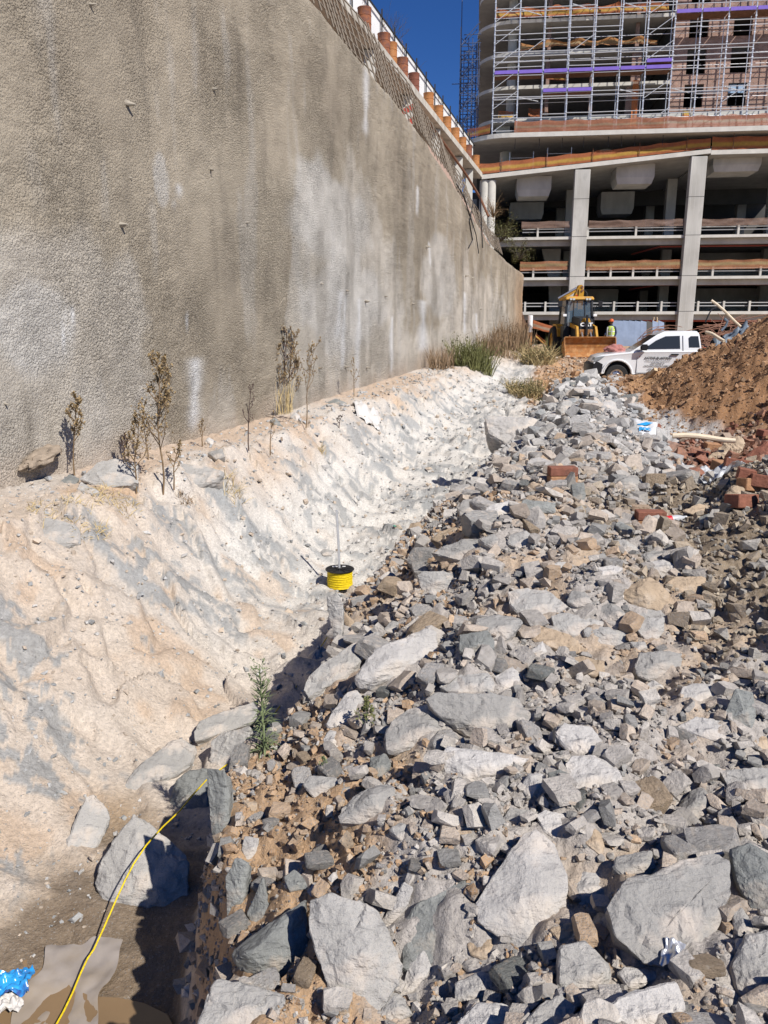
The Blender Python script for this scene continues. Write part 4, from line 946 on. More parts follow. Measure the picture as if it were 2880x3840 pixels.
rock('B', [(1470, 720), (1520, 700), (1600, 800), (1590, 860), (1480, 880)], 'squat brown-grey stone between the tilted dark slab and the corner boulder', 'rock_grey', UP, .6, .15, FG)
rock('C', [(555, 580), (600, 480), (680, 380), (1000, 260), (1050, 265), (1085, 430), (1000, 480), (910, 530), (700, 560), (650, 620), (570, 610)], 'bright speckled granite block with flat top beside the trench', 'rock_pale', (.1, -.72, .7), .45, .16, EDGE, facets=2)
rock('C', [(215, 640), (240, 570), (350, 480), (500, 380), (620, 300), (700, 290), (690, 350), (640, 430), (550, 500), (480, 560), (350, 610), (250, 690)], 'long smooth grey slab sloping into the trench beside the granite block', 'rock_grey', (-.1, -.45, .88), .3, .05, EDGE)
rock('C', [(985, 700), (1060, 665), (1400, 670), (1560, 690), (1659, 800), (1620, 900), (1500, 980), (1400, 1000), (1300, 960), (1240, 920), (1110, 840), (1060, 790)], 'big dark-faced block in the middle of the heap', 'rock_grey', (.05, -.8, .6), .55, .16, MID)
rock('C', [(730, 920), (770, 840), (880, 750), (1000, 730), (1060, 820), (1170, 920), (1080, 930), (980, 960), (800, 1030), (740, 1030)], 'dusty boulder tucked under the left end of the big dark-faced block', 'rock_grey', UP, .45, .15, MID)
rock('C', [(1075, 1060), (1110, 980), (1350, 1030), (1659, 1060), (1600, 1110), (1450, 1200), (1400, 1240), (1180, 1280), (1110, 1170)], 'pinkish grey block over a dark hollow below the big dark-faced block', 'rock_pale', (-.05, -.8, .6), .4, .16, MID)
rock('C', [(1060, 620), (1130, 550), (1380, 540), (1420, 600), (1410, 660), (1150, 670)], 'flat grey slab directly behind the big dark-faced block', 'rock_grey', UP, .4, .08, MID)
rock('C', [(1410, 560), (1530, 490), (1580, 550), (1570, 640), (1450, 665)], 'pale pinkish block behind the right end of the dark-faced block', 'rock_pale', UP, .6, .18, MID)
rock('C', [(890, 270), (950, 200), (1100, 140), (1180, 130), (1170, 190), (1100, 240), (1000, 265)], 'flat pale slab with tan edge behind the bright granite block', 'rock_grey', UP, .3, .08, EDGE)
rock('C', [(1300, 200), (1420, 170), (1580, 190), (1600, 230), (1500, 330), (1420, 370), (1290, 280)], 'broad bluish granite slab right of the flat pale slab', 'rock_grey', UP, .4, .1, MID)
rock('C', [(1195, 290), (1380, 270), (1420, 330), (1420, 400), (1300, 400), (1230, 430), (1195, 400)], 'dark grey block in front of the broad bluish slab', 'rock_dark', (0, -.7, .7), .5, .15, MID)
rock('C', [(365, 860), (400, 780), (500, 660), (560, 640), (610, 700), (560, 800), (470, 880), (390, 890)], 'speckled oblong stone beside the small yellow-green weed', 'rock_pale', UP, .4, .12, EDGE)
rock('C', [(345, 950), (390, 890), (460, 900), (480, 980), (400, 1030)], 'small speckled stone just below the oblong one on sandy soil', 'rock_pale', UP, .5, .15, EDGE)
rock('C', [(372, 60), (440, 40), (480, 100), (445, 180), (465, 370), (430, 400), (400, 250), (380, 150)], 'thin slab standing on end at the trench lip in front of the rope spool', 'rock_grey', (-.35, -.88, .25), .3, .05, EDGE, base=G(1262, 2440) + Vector((.02, 0, 0)))
rock('C', [(440, 170), (480, 150), (590, 260), (570, 300), (530, 290)], 'tan elongated stone leaning beside the thin upright slab', 'rock_tan', (-.3, -.7, .6), .4, .1, EDGE)
rock('C', [(730, 260), (780, 210), (850, 230), (850, 280), (740, 285)], 'small rounded grey stone left of the flat pale slab', 'rock_grey', UP, .6, .2, EDGE)
rock('C', [(640, 1060), (740, 1040), (780, 1090), (770, 1130), (700, 1200), (640, 1120)], 'dark blocky stone in the shaded gap below the dusty boulder', 'rock_dark', UP, .6, .15, MID)
rock('C', [(220, 1230), (260, 1170), (430, 1180), (460, 1220), (380, 1270), (290, 1310)], 'grey stone jutting from sandy soil with a tiny weed on it', 'rock_grey', (-.1, -.6, .8), .6, .12, EDGE)
rock('C', [(460, 1290), (480, 1200), (580, 1210), (540, 1280)], 'small flat grey plate right of the jutting stone', 'rock_grey', UP, .3, .06, EDGE)
rock('D', [(655, 215), (720, 180), (870, 120), (920, 105), (1035, 200), (1030, 320), (960, 330), (800, 290), (740, 260)], 'large tan-stained boulder with a peaked top on the right of the heap', 'rock_tan', (-.1, -.6, .75), .5, .22, MID)
rock('D', [(1000, 160), (1060, 100), (1270, 100), (1270, 190), (1230, 235), (1040, 190)], 'brown rectangular block right of the tan-stained boulder', 'rock_tan', (0, -.55, .8), .5, .1, MID)
rock('D', [(0, 190), (130, 170), (250, 200), (380, 280), (450, 340), (330, 350), (280, 370), (100, 380), (20, 280)], 'largest smooth grey slab lying flat in mid heap', 'rock_grey', UP, .3, .05, MID)
rock('D', [(275, 360), (340, 335), (470, 350), (660, 400), (600, 430), (480, 430), (430, 490), (290, 430)], 'granite slab with dark front edge below the largest flat slab', 'rock_grey', (0, -.55, .82), .4, .1, MID)
rock('D', [(480, 440), (560, 415), (640, 425), (780, 460), (770, 520), (700, 550), (580, 540), (490, 490)], 'speckled grey granite block right of the dark-edged slab', 'rock_grey', (0, -.65, .75), .5, .15, MID)
rock('D', [(75, 440), (210, 420), (400, 480), (520, 580), (400, 600), (300, 560), (200, 520), (110, 490)], 'thin flat tan slab in front of the speckled granite block', 'rock_tan', UP, .22, .03, MID)
rock('D', [(785, 310), (850, 280), (1050, 330), (1100, 400), (1060, 450), (1000, 440), (1000, 360), (820, 360)], 'grey slab below the tan-stained peaked boulder', 'rock_grey', UP, .4, .06, MID)
rock('D', [(800, 420), (870, 370), (1000, 360), (1005, 450), (940, 530), (870, 500)], 'brown-grey block with a cut corner below the grey slab', 'rock_grey', (0, -.7, .7), .5, .18, MID)
rock('D', [(805, 680), (840, 590), (960, 570), (1120, 590), (1120, 640), (1100, 690), (960, 700), (900, 770), (820, 740)], 'drum-shaped granite block with flat top near the gravel', 'rock_grey', (-.05, -.6, .78), .6, .12, MID)
rock('D', [(1370, 1000), (1455, 815), (1560, 840), (1585, 990), (1550, 1075), (1480, 1040)], 'dark upright triangular rock near the right edge', 'rock_dark', (-.1, -.85, .5), .35, .15, MID)
rock('D', [(1085, 860), (1110, 800), (1200, 775), (1400, 810), (1450, 830), (1300, 910), (1150, 910)], 'flat pale slab just left of the dark triangular rock', 'rock_pale', UP, .4, .06, MID)
rock('D', [(565, 300), (640, 265), (720, 300), (790, 370), (730, 420), (640, 390)], 'dark ridged stone between the large slab and the tan boulder', 'rock_grey', UP, .5, .2, MID)
rock('D', [(375, 260), (410, 190), (500, 210), (570, 280), (440, 300)], 'grey stone resting on the far edge of the largest flat slab', 'rock_grey', UP, .5, .15, MID, lift=.03)
rock('D', [(75, 110), (90, 20), (170, 20), (170, 60), (120, 120)], 'upright speckled stone left of a long granite block', 'rock_grey', (0, -.8, .5), .6, .15, MID)
rock('D', [(175, 60), (250, 20), (380, 10), (420, 70), (400, 100), (240, 110)], 'oblong granite block behind the largest flat slab', 'rock_pale', (0, -.6, .75), .6, .12, MID)
rock('D', [(300, 1100), (360, 1030), (540, 1050), (620, 1150), (560, 1230), (440, 1240), (370, 1190)], 'flat pale plate at the left side of the sandy patch', 'rock_pale', UP, .25, .04, MID)
rock('D', [(870, 800), (930, 760), (1010, 790), (1010, 820), (900, 830)], 'small whitish wedge in front of the drum-shaped block', 'rock_pale', UP, .5, .2, MID)
rock('D', [(765, 755), (850, 740), (880, 790), (830, 805), (775, 790)], 'small whitish cube left of the whitish wedge', 'rock_pale', UP, .6, .2, MID)
rock('D', [(1080, 1050), (1200, 990), (1380, 1030), (1450, 1130), (1350, 1160), (1200, 1110)], 'low pale rock sheet right of the sandy patch', 'rock_pale', UP, .3, .05, MID)
rock('D', [(1530, 1180), (1560, 1110), (1620, 1090), (1670, 1130), (1680, 1220)], 'brown stone at the right edge below the dark triangular rock', 'rock_tan', UP, .6, .15, MID)
rock('D', [(320, 630), (480, 610), (620, 640), (630, 700), (560, 740), (420, 700)], 'flat stone dusted with orange sand at the top of the sandy patch', 'rock_tan', UP, .3, .05, MID)
rock('D', [(140, 590), (230, 510), (260, 580), (200, 625)], 'small peaked stone in front of the thin tan slab', 'rock_pale', (.1, -.8, .5), .5, .15, MID)
rock('D', [(775, 520), (880, 515), (895, 560), (830, 580)], 'small grey stone left of the drum-shaped block', 'rock_grey', UP, .6, .15, MID)
rock('D', [(1265, 1300), (1350, 1245), (1420, 1310), (1340, 1350)], 'dark bluish stone poking out beside the long right-hand slab', 'rock_dark', UP, .6, .2, MID)
rock('E', [(860, 670), (940, 640), (1100, 570), (1270, 560), (1330, 650), (1300, 690), (1170, 745), (1090, 700), (930, 690)], 'long overhanging slab with a shaded lower edge above the spool side', 'rock_grey', (-.1, -.6, .75), .3, .1, EDGE)
rock('E', [(745, 840), (800, 810), (980, 810), (1040, 830), (1030, 900), (980, 950), (900, 1010), (800, 1000), (770, 930)], 'squarish grey block with a rough front below the overhanging slab', 'rock_grey', (-.1, -.85, .45), .6, .1, EDGE)
rock('E', [(1070, 320), (1110, 250), (1290, 240), (1310, 330), (1200, 390), (1080, 380)], 'grey block shading the trench edge in the middle distance', 'rock_grey', (-.1, -.6, .7), .6, .12, EDGE)
rock('E', [(1290, 330), (1320, 290), (1480, 260), (1500, 320), (1440, 370), (1420, 430), (1300, 420)], 'pale broken block beside the shading grey block', 'rock_pale', (0, -.7, .65), .5, .12, EDGE)
rock('E', [(680, 500), (700, 440), (780, 430), (800, 500), (730, 530)], 'small tan boulder on the sandy lip above the trench', 'rock_tan', UP, .7, .2, EDGE)
rock('E', [(1220, 560), (1390, 510), (1460, 590), (1420, 640), (1340, 640)], 'bluish grey stone right of the overhanging slab', 'rock_grey', UP, .5, .15, MID)
rock('E', [(1460, 540), (1600, 500), (1680, 560), (1680, 640), (1560, 650), (1450, 600)], 'rough grey lump behind the upright speckled stone', 'rock_grey', UP, .5, .18, MID)
rock('F', [(0, 700), (20, 660), (240, 690), (240, 760), (30, 750)], 'dark grey brick-shaped stone left of the greenish upright one', 'rock_dark', (0, -.75, .6), .5, .08, MID)
rock('F', [(340, 560), (430, 545), (445, 640), (420, 695), (360, 690)], 'greenish grey stone leaning below the stacked red bricks', 'rock_dark', (0, -.85, .5), .4, .08, MID)
rock('F', [(590, 600), (640, 520), (780, 500), (830, 560), (800, 620), (640, 630)], 'smooth grey boulder right of the stacked bricks', 'rock_grey', (0, -.6, .75), .6, .2, MID)
rock('F', [(630, 830), (670, 800), (820, 910), (800, 940), (720, 930)], 'dark elongated stone left of the second brick pair', 'rock_dark', UP, .5, .15, MID)
rock('F', [(760, 850), (850, 790), (920, 820), (940, 890), (850, 890)], 'rounded grey stone in front of the second brick pair', 'rock_grey', UP, .6, .2, MID)
rock('F', [(590, 940), (700, 930), (820, 1000), (790, 1030), (640, 1000)], 'flat speckled slab below the dark elongated stone', 'rock_grey', UP, .35, .08, MID)
rock('F', [(780, 1090), (950, 1070), (1100, 1120), (1080, 1150), (850, 1140)], 'long thin pale slab above the brown rectangular block', 'rock_pale', UP, .3, .05, MID)
rock('F', [(800, 1040), (900, 1000), (1030, 1010), (1030, 1070), (850, 1080)], 'grey lump between two flat slabs near the gravel edge', 'rock_grey', UP, .5, .15, MID)
rock('F', [(1080, 740), (1200, 690), (1310, 710), (1270, 750), (1150, 765)], 'thin flat beige tile-like slab near the red can', 'rock_tan', UP, .12, .01, MID)
rock('F', [(1190, 790), (1270, 760), (1290, 810), (1210, 835)], 'dark grey stone right of the beige slab', 'rock_dark', UP, .6, .2, MID)
rock('F', [(490, 1130), (600, 1100), (700, 1120), (640, 1170), (540, 1180)], 'flat pale slab left of the long thin slab', 'rock_pale', UP, .35, .06, MID)
rock('F', [(-240, 130), (-170, 110), (130, 110), (130, 200), (100, 280), (-100, 300), (-220, 240)], 'biggest angular granite block on the trench side of the far heap', 'rock_pale', (-.1, -.7, .65), .6, .1, FAR)
rock('F', [(-60, 370), (40, 300), (150, 330), (110, 370), (50, 405)], 'grey block just below the biggest far granite block', 'rock_grey', UP, .6, .15, FAR)
rock('F', [(480, 50), (500, 20), (600, 0), (665, 40), (640, 75), (560, 75)], 'brilliant white-topped slab at the far right of the heap crest', 'rock_pale', (.2, -.5, .8), .4, .12, FAR)
rock('F', [(480, 130), (560, 100), (620, 130), (600, 180), (500, 170)], 'grey wedge below the white-topped slab', 'rock_grey', UP, .6, .2, FAR)
rock('H', [(340, 150), (380, 130), (440, 128), (440, 150), (400, 165), (345, 185)], 'shaded dark stone on the very crest before the truck', 'rock_dark', UP, .6, .1, FAR, lift=.05)
rock('H', [(395, 160), (530, 160), (520, 200), (440, 222), (405, 210)], 'flat-topped pale block on the heap crest in front of the wheel', 'rock_pale', (0, -.7, .6), .5, .1, FAR)
rock('H', [(310, 200), (400, 200), (400, 235), (320, 245)], 'low grey block left of the flat-topped crest block', 'rock_grey', UP, .6, .12, FAR)
rock('H', [(250, 220), (290, 190), (330, 200), (300, 230), (255, 240)], 'white stone at the left end of the heap crest', 'rock_pale', UP, .5, .15, FAR)
rock('H', [(290, 290), (330, 240), (390, 240), (400, 310), (330, 330)], 'grey sloping block under the low crest blocks', 'rock_grey', UP, .6, .15, FAR)
rock('H', [(550, 222), (610, 198), (616, 225), (580, 233)], 'narrow grey stone right of the crest, near the dirt', 'rock_grey', UP, .6, .12, FAR)
rock('H', [(190, 420), (260, 370), (320, 400), (310, 450), (230, 470)], 'grey jagged block beside the biggest far granite block', 'rock_grey', UP, .6, .2, FAR)
rock('H', [(35, 260), (110, 215), (132, 235), (60, 280)], 'lone grey slab lying on the tan bank past the trench', 'rock_grey', UP, .4, .06, FAR)
rock('F', [(835, 160), (940, 150), (955, 220), (910, 250)], 'reddish brown masonry block beside the white cement bag', 'brick', (-.1, -.75, .6), .6, .05, 'masonry rubble by the brown mound')
rock('F', [(1220, 440), (1370, 270), (1480, 230), (1510, 290), (1450, 380), (1300, 450)], 'rough lump of old concrete leaning by the timber pole', 'rock_tan', (-.2, -.6, .7), .4, .08, 'masonry rubble by the brown mound', amp=.04)
rock('F', [(1360, 640), (1420, 570), (1500, 590), (1510, 660), (1400, 680)], 'rounded beige boulder beside the dark gravel mound', 'rock_tan', UP, .7, .2, MID, amp=.035)
rock('F', [(1460, 400), (1560, 330), (1690, 260), (1690, 370), (1560, 440)], 'big reddish brown slab half buried at the right edge', 'brick', (-.4, -.5, .7), .4, .08, 'masonry rubble by the brown mound')
# trench slope
rock('G', [(70, 1045), (170, 970), (260, 975), (340, 1010), (350, 1080), (280, 1060), (190, 1095)], 'grey granite boulder lying low on the left slope', 'rock_grey', (.1, -.5, .8), .4, .1, SL)
rock('G', [(340, 800), (420, 730), (500, 715), (600, 740), (600, 820), (530, 830), (440, 840)], 'grey boulder against the wall foot behind the tall weed', 'rock_grey', (.1, -.6, .7), .5, .1, SL)
rock('G', [(255, 815), (300, 780), (345, 800), (320, 832)], 'greenish slate piece at the wall foot', 'rock_dark', (.1, -.6, .7), .4, .05, SL)
rock('G', [(330, 845), (350, 815), (430, 850), (420, 882)], 'flat grey stone below the greenish slate piece', 'rock_grey', UP, .4, .06, SL)
rock('G', [(650, 790), (740, 720), (880, 740), (970, 770), (960, 800), (880, 830), (760, 840)], 'low grey rock outcrop right of the tall weed', 'rock_grey', (.1, -.55, .75), .4, .05, SL)
rock('G', [(895, 690), (960, 672), (975, 708), (930, 715)], 'small grey stone in front of the white streak on the wall', 'rock_grey', UP, .5, .12, SL)
rock('G', [(883, 645), (900, 622), (926, 635), (918, 660)], 'small white stone at the wall foot under the streak', 'rock_pale', UP, .6, .2, SL)
rock('G', [(1250, 535), (1275, 510), (1296, 530), (1285, 555)], 'small pale stone below the dense weed cluster', 'rock_pale', UP, .6, .2, SL)
rock('G', [(1405, 470), (1450, 455), (1500, 470), (1480, 485)], 'dark flat stone on the ledge behind the white plastic sheet', 'rock_dark', UP, .4, .08, SL)
rock('G', [(1160, 545), (1190, 535), (1225, 575), (1200, 580)], 'small dark plank-like stone on the ledge', 'rock_dark', UP, .3, .05, SL)
rock('L', [(440, 790), (480, 680), (640, 440), (720, 490), (910, 640), (900, 900), (850, 950), (680, 910), (500, 870)], 'large pyramid boulder in the trench under the yellow rope', 'rock_grey', (.05, -.75, .65), .45, .22, 'boulders on the trench floor', facets=2)
rock('L', [(310, 600), (400, 370), (450, 345), (520, 420), (530, 480), (430, 690), (320, 690)], 'flat grey rock face half buried left of the pyramid boulder', 'rock_grey', (.35, -.45, .8), .3, .05, 'boulders on the trench floor', lift=-.02)
rock('L', [(545, 365), (640, 230), (820, 90), (870, 80), (950, 120), (920, 210), (790, 270), (650, 370)], 'long sloping grey slab above the pyramid boulder', 'rock_grey', (.25, -.5, .8), .35, .05, 'boulders on the trench floor')
rock('L', [(790, 470), (830, 300), (900, 240), (1000, 230), (1000, 420), (860, 470)], 'dark block in deep shadow beside the trench lip', 'rock_dark', (-.1, -.7, .6), .5, .08, 'boulders on the trench floor')
rock('K', [(925, 950), (960, 900), (1020, 870), (1240, 790), (1230, 900), (1100, 920), (1000, 980), (930, 1000)], 'low pale ledge of rock behind the green fleabane weed', 'rock_grey', (.2, -.5, .8), .4, .04, 'boulders on the trench floor')
rock('L', [(1000, 200), (1010, 100), (1060, 50), (1200, 30), (1130, 120), (1180, 200), (1160, 330), (1000, 330)], 'speckled grey slab on the trench lip beneath the fleabane weed', 'rock_grey', (-.3, -.75, .55), .4, .04, EDGE)
rock('E', [(0, 660), (30, 640), (110, 650), (90, 690), (20, 690)], 'small grey rock left of the spool', 'rock_grey', UP, .5, .1, SL)
N_HERO = len(HERO)

# ---- 150 more single stones, then the uncountable rubble
def stone_template(seed, n=13, flat=.7):
    r = random.Random(seed); bm = bmesh.new()
    if n <= 8:       # plain splinter: a skewed block
        sk = r.uniform(-.4, .4)
        for k in range(8):
            c = Vector(((k & 1) * 2 - 1, ((k >> 1) & 1) * 2 - 1, ((k >> 2) & 1) * 2 - 1)); c = Vector((c.x + sk * c.z, c.y * .75, c.z * flat)); bm.verts.new((c + Vector((r.uniform(-.45, .45), r.uniform(-.4, .4), r.uniform(-.35, .35) * flat))) * .42)
        n = 0
    elif n == 12:    # block with broken-off corners
        for k in range(8):
            s = Vector(((k & 1) * 2 - 1, ((k >> 1) & 1) * 2 - 1, ((k >> 2) & 1) * 2 - 1)); j = Vector((r.uniform(-.2, .2), r.uniform(-.2, .2), r.uniform(-.2, .2)))
            if r.random() < .45: bm.verts.new(Vector(((s.x + j.x), (s.y + j.y) * .78, (s.z + j.z) * flat)) * .46)
            else:
                for ax in range(3): q = s + j; q[ax] -= s[ax] * r.uniform(.35, 1.1); bm.verts.new(Vector((q.x, q.y * .78, q.z * flat)) * .46)
        n = 0
    for _ in range(n):
        v = Vector((r.uniform(-1, 1), r.uniform(-1, 1), r.uniform(-1, 1))); v /= max(abs(q) for q in v); v = Vector((v.x, v.y * .78, v.z * flat)) * r.uniform(.78, 1.05); bm.verts.new(v * .5)
    res = bmesh.ops.convex_hull(bm, input=bm.verts[:]); bmesh.ops.delete(bm, geom=[v for v in res['geom_interior'] if isinstance(v, bmesh.types.BMVert)], context='VERTS')
    return bm
tmpl = {}
for mk in ('rock_pale', 'rock_grey', 'rock_dark', 'rock_tan'):
    tmpl[mk] = []
    for k in range(8):
        bm = finish_rock(stone_template(k * 5 + len(mk), 12, .45 + .08 * (k % 5)), 1.0, k + 3, .13, .02, .05); me = to_mesh(bm, 'stone'); me.materials.append(M[mk]); tmpl[mk].append(me)
def heap_zone(x, y):
    xh = float(np.interp(y, YH, XH)); return x - xh
cnt = 0; tries = 0; rr = random.Random(11)
while cnt < 165 and tries < 6000:
    tries += 1
    y = math.exp(rr.uniform(math.log(1.5), math.log(22))); xh = float(np.interp(y, YH, XH))
    wid = float(np.interp(y, [1.5, 3.5, 4.1, 5, 6.4, 9, 13.2, 16, 18, 20, 22], [2.0, 2.5, 2.3, 2.3, 2.5, 2.7, 2.5, 2.0, 1.4, 1.3, 1.3])); x = xh + .05 + rr.random() * wid
    if abs(x) > .55 * y + .3: continue
    s = rr.choice([.11, .14, .17, .21, .25, .30]) * (1 if y > 4 else .55) * (1 if y < 18 else .75)
    if any((x - a) ** 2 + (y - b) ** 2 < (s * .45 + c * .6) ** 2 for a, b, c in HERO): continue
    far = y > 9
    mk = rr.choices(['rock_pale', 'rock_grey', 'rock_dark', 'rock_tan'], [.55, .33, .09, .03] if far else [.38, .36, .10, .16])[0]
    o = bpy.data.objects.new('stone', rr.choice(tmpl[mk])); COL.objects.link(o)
    o.scale = (s * rr.uniform(.9, 1.3), s * rr.uniform(.8, 1.1), s * rr.uniform(.7, 1.0)); o.rotation_euler = (rr.uniform(-.35, .35), rr.uniform(-.35, .35), rr.uniform(0, 6.28))
    o.location = (x, y, hz(x, y) + s * rr.uniform(.05, .28)); HERO.append((x, y, s * .5)); cnt += 1
    zone = 'in the nearest foreground of the heap' if y < 3.2 else ('in the middle stretch of the heap' if y < 9 else 'toward the truck end of the heap')
    cn = {'rock_pale': 'pale speckled', 'rock_grey': 'mid-grey', 'rock_dark': 'dark slate-grey', 'rock_tan': 'tan weathered'}[mk]
    tag(o, near_label(cn, s, x, y, cn + ' angular stone ' + zone), 'stone', cn + ' stones ' + zone)
k = 0; tries = 0
while k < 0 and tries < 900:
    tries += 1; y = math.exp(rr.uniform(math.log(4.0), math.log(20))); w = rr.uniform(1.0, 2.9); x = wall_x(y) + w
    if x > float(np.interp(y, YH, XH)) - .5: continue
    s = rr.choice([.18, .25, .35, .5]) * (1.2 if y > 8 else .8); mk = rr.choice(['rock_grey', 'rock_grey', 'rock_pale', 'rock_dark' if y > 9 else 'rock_grey'])
    if any((x - a) ** 2 + (y - b) ** 2 < (s * .6 + c * .9) ** 2 for a, b, c in HERO): continue
    e = .25; nx = -(hz(x + e, y) - hz(x - e, y)) / (2 * e); ny = -(hz(x, y + e) - hz(x, y - e)) / (2 * e); q = Vector((nx, ny, 1)).to_track_quat('Z', 'Y')
    o = bpy.data.objects.new('stone', rr.choice(tmpl[mk])); COL.objects.link(o); o.rotation_mode = 'QUATERNION'; o.rotation_quaternion = q @ Matrix.Rotation(math.atan2(-.31, .95) + rr.uniform(-.4, .4), 3, 'Z').to_quaternion()
    o.scale = (s * 1.7, s * .8, s * .5); o.location = (x, y, hz(x, y) - s * .06); HERO.append((x, y, s * .6)); k += 1
    cn = {'rock_pale': 'pale', 'rock_grey': 'grey', 'rock_dark': 'dark'}[mk]; zone = 'left of the rope spool' if y < 9.4 else 'beyond the rope spool'
    tag(o, cn + ' bedrock lump embedded in the trench slope ' + zone, 'stone', cn + ' bedrock lumps ' + zone)
def scatter(name, label, n, sampler, sizes, mat, seed, colour=None, kind='stuff', sink=.15, flat=.6, nt=9, cat='rubble', stack=.5, tilt=.6, clear=True, pts=8, sandy=False):
    """very many small stones joined into one mesh"""
    rg = np.random.default_rng(seed); T = []
    for k in range(nt):
        bm = stone_template(seed * 31 + k, pts, flat); bm.verts.ensure_lookup_table(); bmesh.ops.triangulate(bm, faces=bm.faces[:])
        T.append((np.array([v.co[:] for v in bm.verts]), np.array([[v.index for v in f.verts] for f in bm.faces]))); bm.free()
    x, y = sampler(n, rg)
    if clear:
        ok = np.ones(len(x), bool)
        if sandy: ok &= ~((fbm(x * 2.3, y * 2.3, 111, 4) > .53) & (rg.random(len(x)) < .72)); ok &= ~((x - np.interp(y, YH, XH) < .7) & (y < 4.6) & (rg.random(len(x)) < .5))
        for hx, hy, hr in HERO: ok &= (x - hx) ** 2 + (y - hy) ** 2 > (hr * .82) ** 2
        x, y = x[ok], y[ok]
    z = Hn(x, y); s = sizes(x, y, rg); z = z + s * stack * rg.random(len(x)) ** 2
    V = []; F = []; K = []; base = 0; which = rg.integers(0, nt, len(x))
    for k in range(nt):
        idx = np.where(which == k)[0]; v, f = T[k]; m_ = len(idx)
        if not m_: continue
        ya = rg.uniform(0, 3.14, m_); ti = rg.normal(0, tilt / 2, m_); td = rg.uniform(0, 6.28, m_)
        w = np.cos(ya) * np.cos(ti); a = np.cos(ya) * np.sin(ti) * np.cos(td) + np.sin(ya) * np.sin(ti) * np.sin(td); b = np.cos(ya) * np.sin(ti) * np.sin(td) - np.sin(ya) * np.sin(ti) * np.cos(td); c = np.sin(ya) * np.cos(ti)
        nn = np.sqrt(w * w + a * a + b * b + c * c); w, a, b, c = w / nn, a / nn, b / nn, c / nn
        R = np.stack([np.stack([1 - 2 * (b * b + c * c), 2 * (a * b - c * w), 2 * (a * c + b * w)], -1), np.stack([2 * (a * b + c * w), 1 - 2 * (a * a + c * c), 2 * (b * c - a * w)], -1), np.stack([2 * (a * c - b * w), 2 * (b * c + a * w), 1 - 2 * (a * a + b * b)], -1)], 1)
        vv = v[None] * (s[idx, None] * rg.uniform(.7, 1.3, (m_, 3)))[:, None, :]
        vv = np.einsum('nij,nkj->nki', R, vv) + np.stack([x[idx], y[idx], z[idx] + s[idx] * sink], -1)[:, None, :]
        V.append(vv.reshape(-1, 3)); F.append((f[None] + (base + np.arange(m_) * len(v))[:, None, None]).reshape(-1, 3)); base += m_ * len(v)
        if colour is not None:
            cc = colour(x[idx], y[idx], rg); K.append(np.repeat(cc, len(v), 0))
    V = np.concatenate(V).astype(np.float32); F = np.concatenate(F).astype(np.int32)
    me = bpy.data.meshes.new(name); me.vertices.add(len(V)); me.vertices.foreach_set('co', V.ravel()); me.loops.add(F.size); me.loops.foreach_set('vertex_index', F.ravel())
    me.polygons.add(len(F)); me.polygons.foreach_set('loop_start', np.arange(0, F.size, 3, dtype=np.int32)); me.update(calc_edges=True); me.shade_flat()
    if K:
        at = me.color_attributes.new('Col', 'FLOAT_COLOR', 'POINT'); k4 = np.ones((len(V), 4), np.float32); k4[:, :3] = np.concatenate(K); at.data.foreach_set('color', k4.ravel())
    o = link(name, me, mat); tag(o, label, cat, kind='stuff'); return o
M['rubble'] = material('rubble_stone', (1, 1, 1), .88, spec=.2, attr='Col', speck=((.30, .30, .295), 260, .56), var=.25, vscale=25, bump=.7, bscale=60)
def heap_sampler(y0, y1, left=.0):
    def f(n, rg):
        y = np.exp(rg.uniform(math.log(y0), math.log(y1), n)); xh = np.interp(y, YH, XH)
        wid = np.interp(y, [1, 3.5, 4.1, 5, 6.4, 9, 13.2, 16, 18, 20, 22], [2.4, 2.6, 2.4, 2.4, 2.6, 2.8, 2.6, 2.0, 1.5, 1.3, 1.3]); x = xh - left + rg.random(n) ** .9 * (wid + left)
        return x, y
    return f
def heap_colour(x, y, rg):
    n = len(x); pal = np.array([[.55, .53, .50], [.46, .445, .425], [.32, .325, .32], [.54, .47, .40], [.54, .41, .29]]); far = np.clip((y - 6) / 6, 0, 1)
    p = rg.random(n); sand = fbm(x * 2.3, y * 2.3, 111, 4)
    i = np.where(p < .38, 0, np.where(p < .66, 1, np.where(p < .76, 2, 3))); i = np.where((sand > .50) & (rg.random(n) < .55 * (1 - far)), np.where(rg.random(n) < .5, 3, 4), i)
    return pal[i] * rg.uniform(.78, 1.18, n)[:, None] * (1 - np.array([.10, .15, .20]) * (1 - far)[:, None])
def heap_cluster(x, y):      # bare sandy patches stay
    return fbm(x * 2.3, y * 2.3, 111, 4)
scatter('rubble', 'loose angular grey rubble between the larger rocks of the heap', 5600, heap_sampler(1.1, 23), lambda x, y, rg: np.clip((.020 + .0125 * y ** .7) * np.exp(rg.normal(0, .55, len(x))), .012, .05 + .018 * y), M['rubble'], 21, heap_colour, flat=.45, pts=12, nt=14, sandy=True)
scatter('gravel', 'fine broken chips covering the rock heap', 34000, heap_sampler(1.0, 23, .1), lambda x, y, rg: np.clip((.006 + .0046 * y ** .8) * np.exp(rg.normal(0, .4, len(x))), .004, .08), M['rubble'], 22, heap_colour, flat=.5, sandy=True)
def slope_sampler(n, rg):
    y = np.exp(rg.uniform(math.log(3), math.log(26), n)); xw = wall_x(y); wt = ip(y, [3, 9, 14, 30], [4.2, 4.0, 4.0, 3.6]); return xw + .15 + rg.random(n) * wt, y
def slope_colour(x, y, rg):
    pal = np.array([[.55, .53, .50], [.45, .45, .44], [.34, .345, .34], [.55, .45, .35]]); return pal[rg.integers(0, 4, len(x))] * rg.uniform(.85, 1.15, len(x))[:, None]
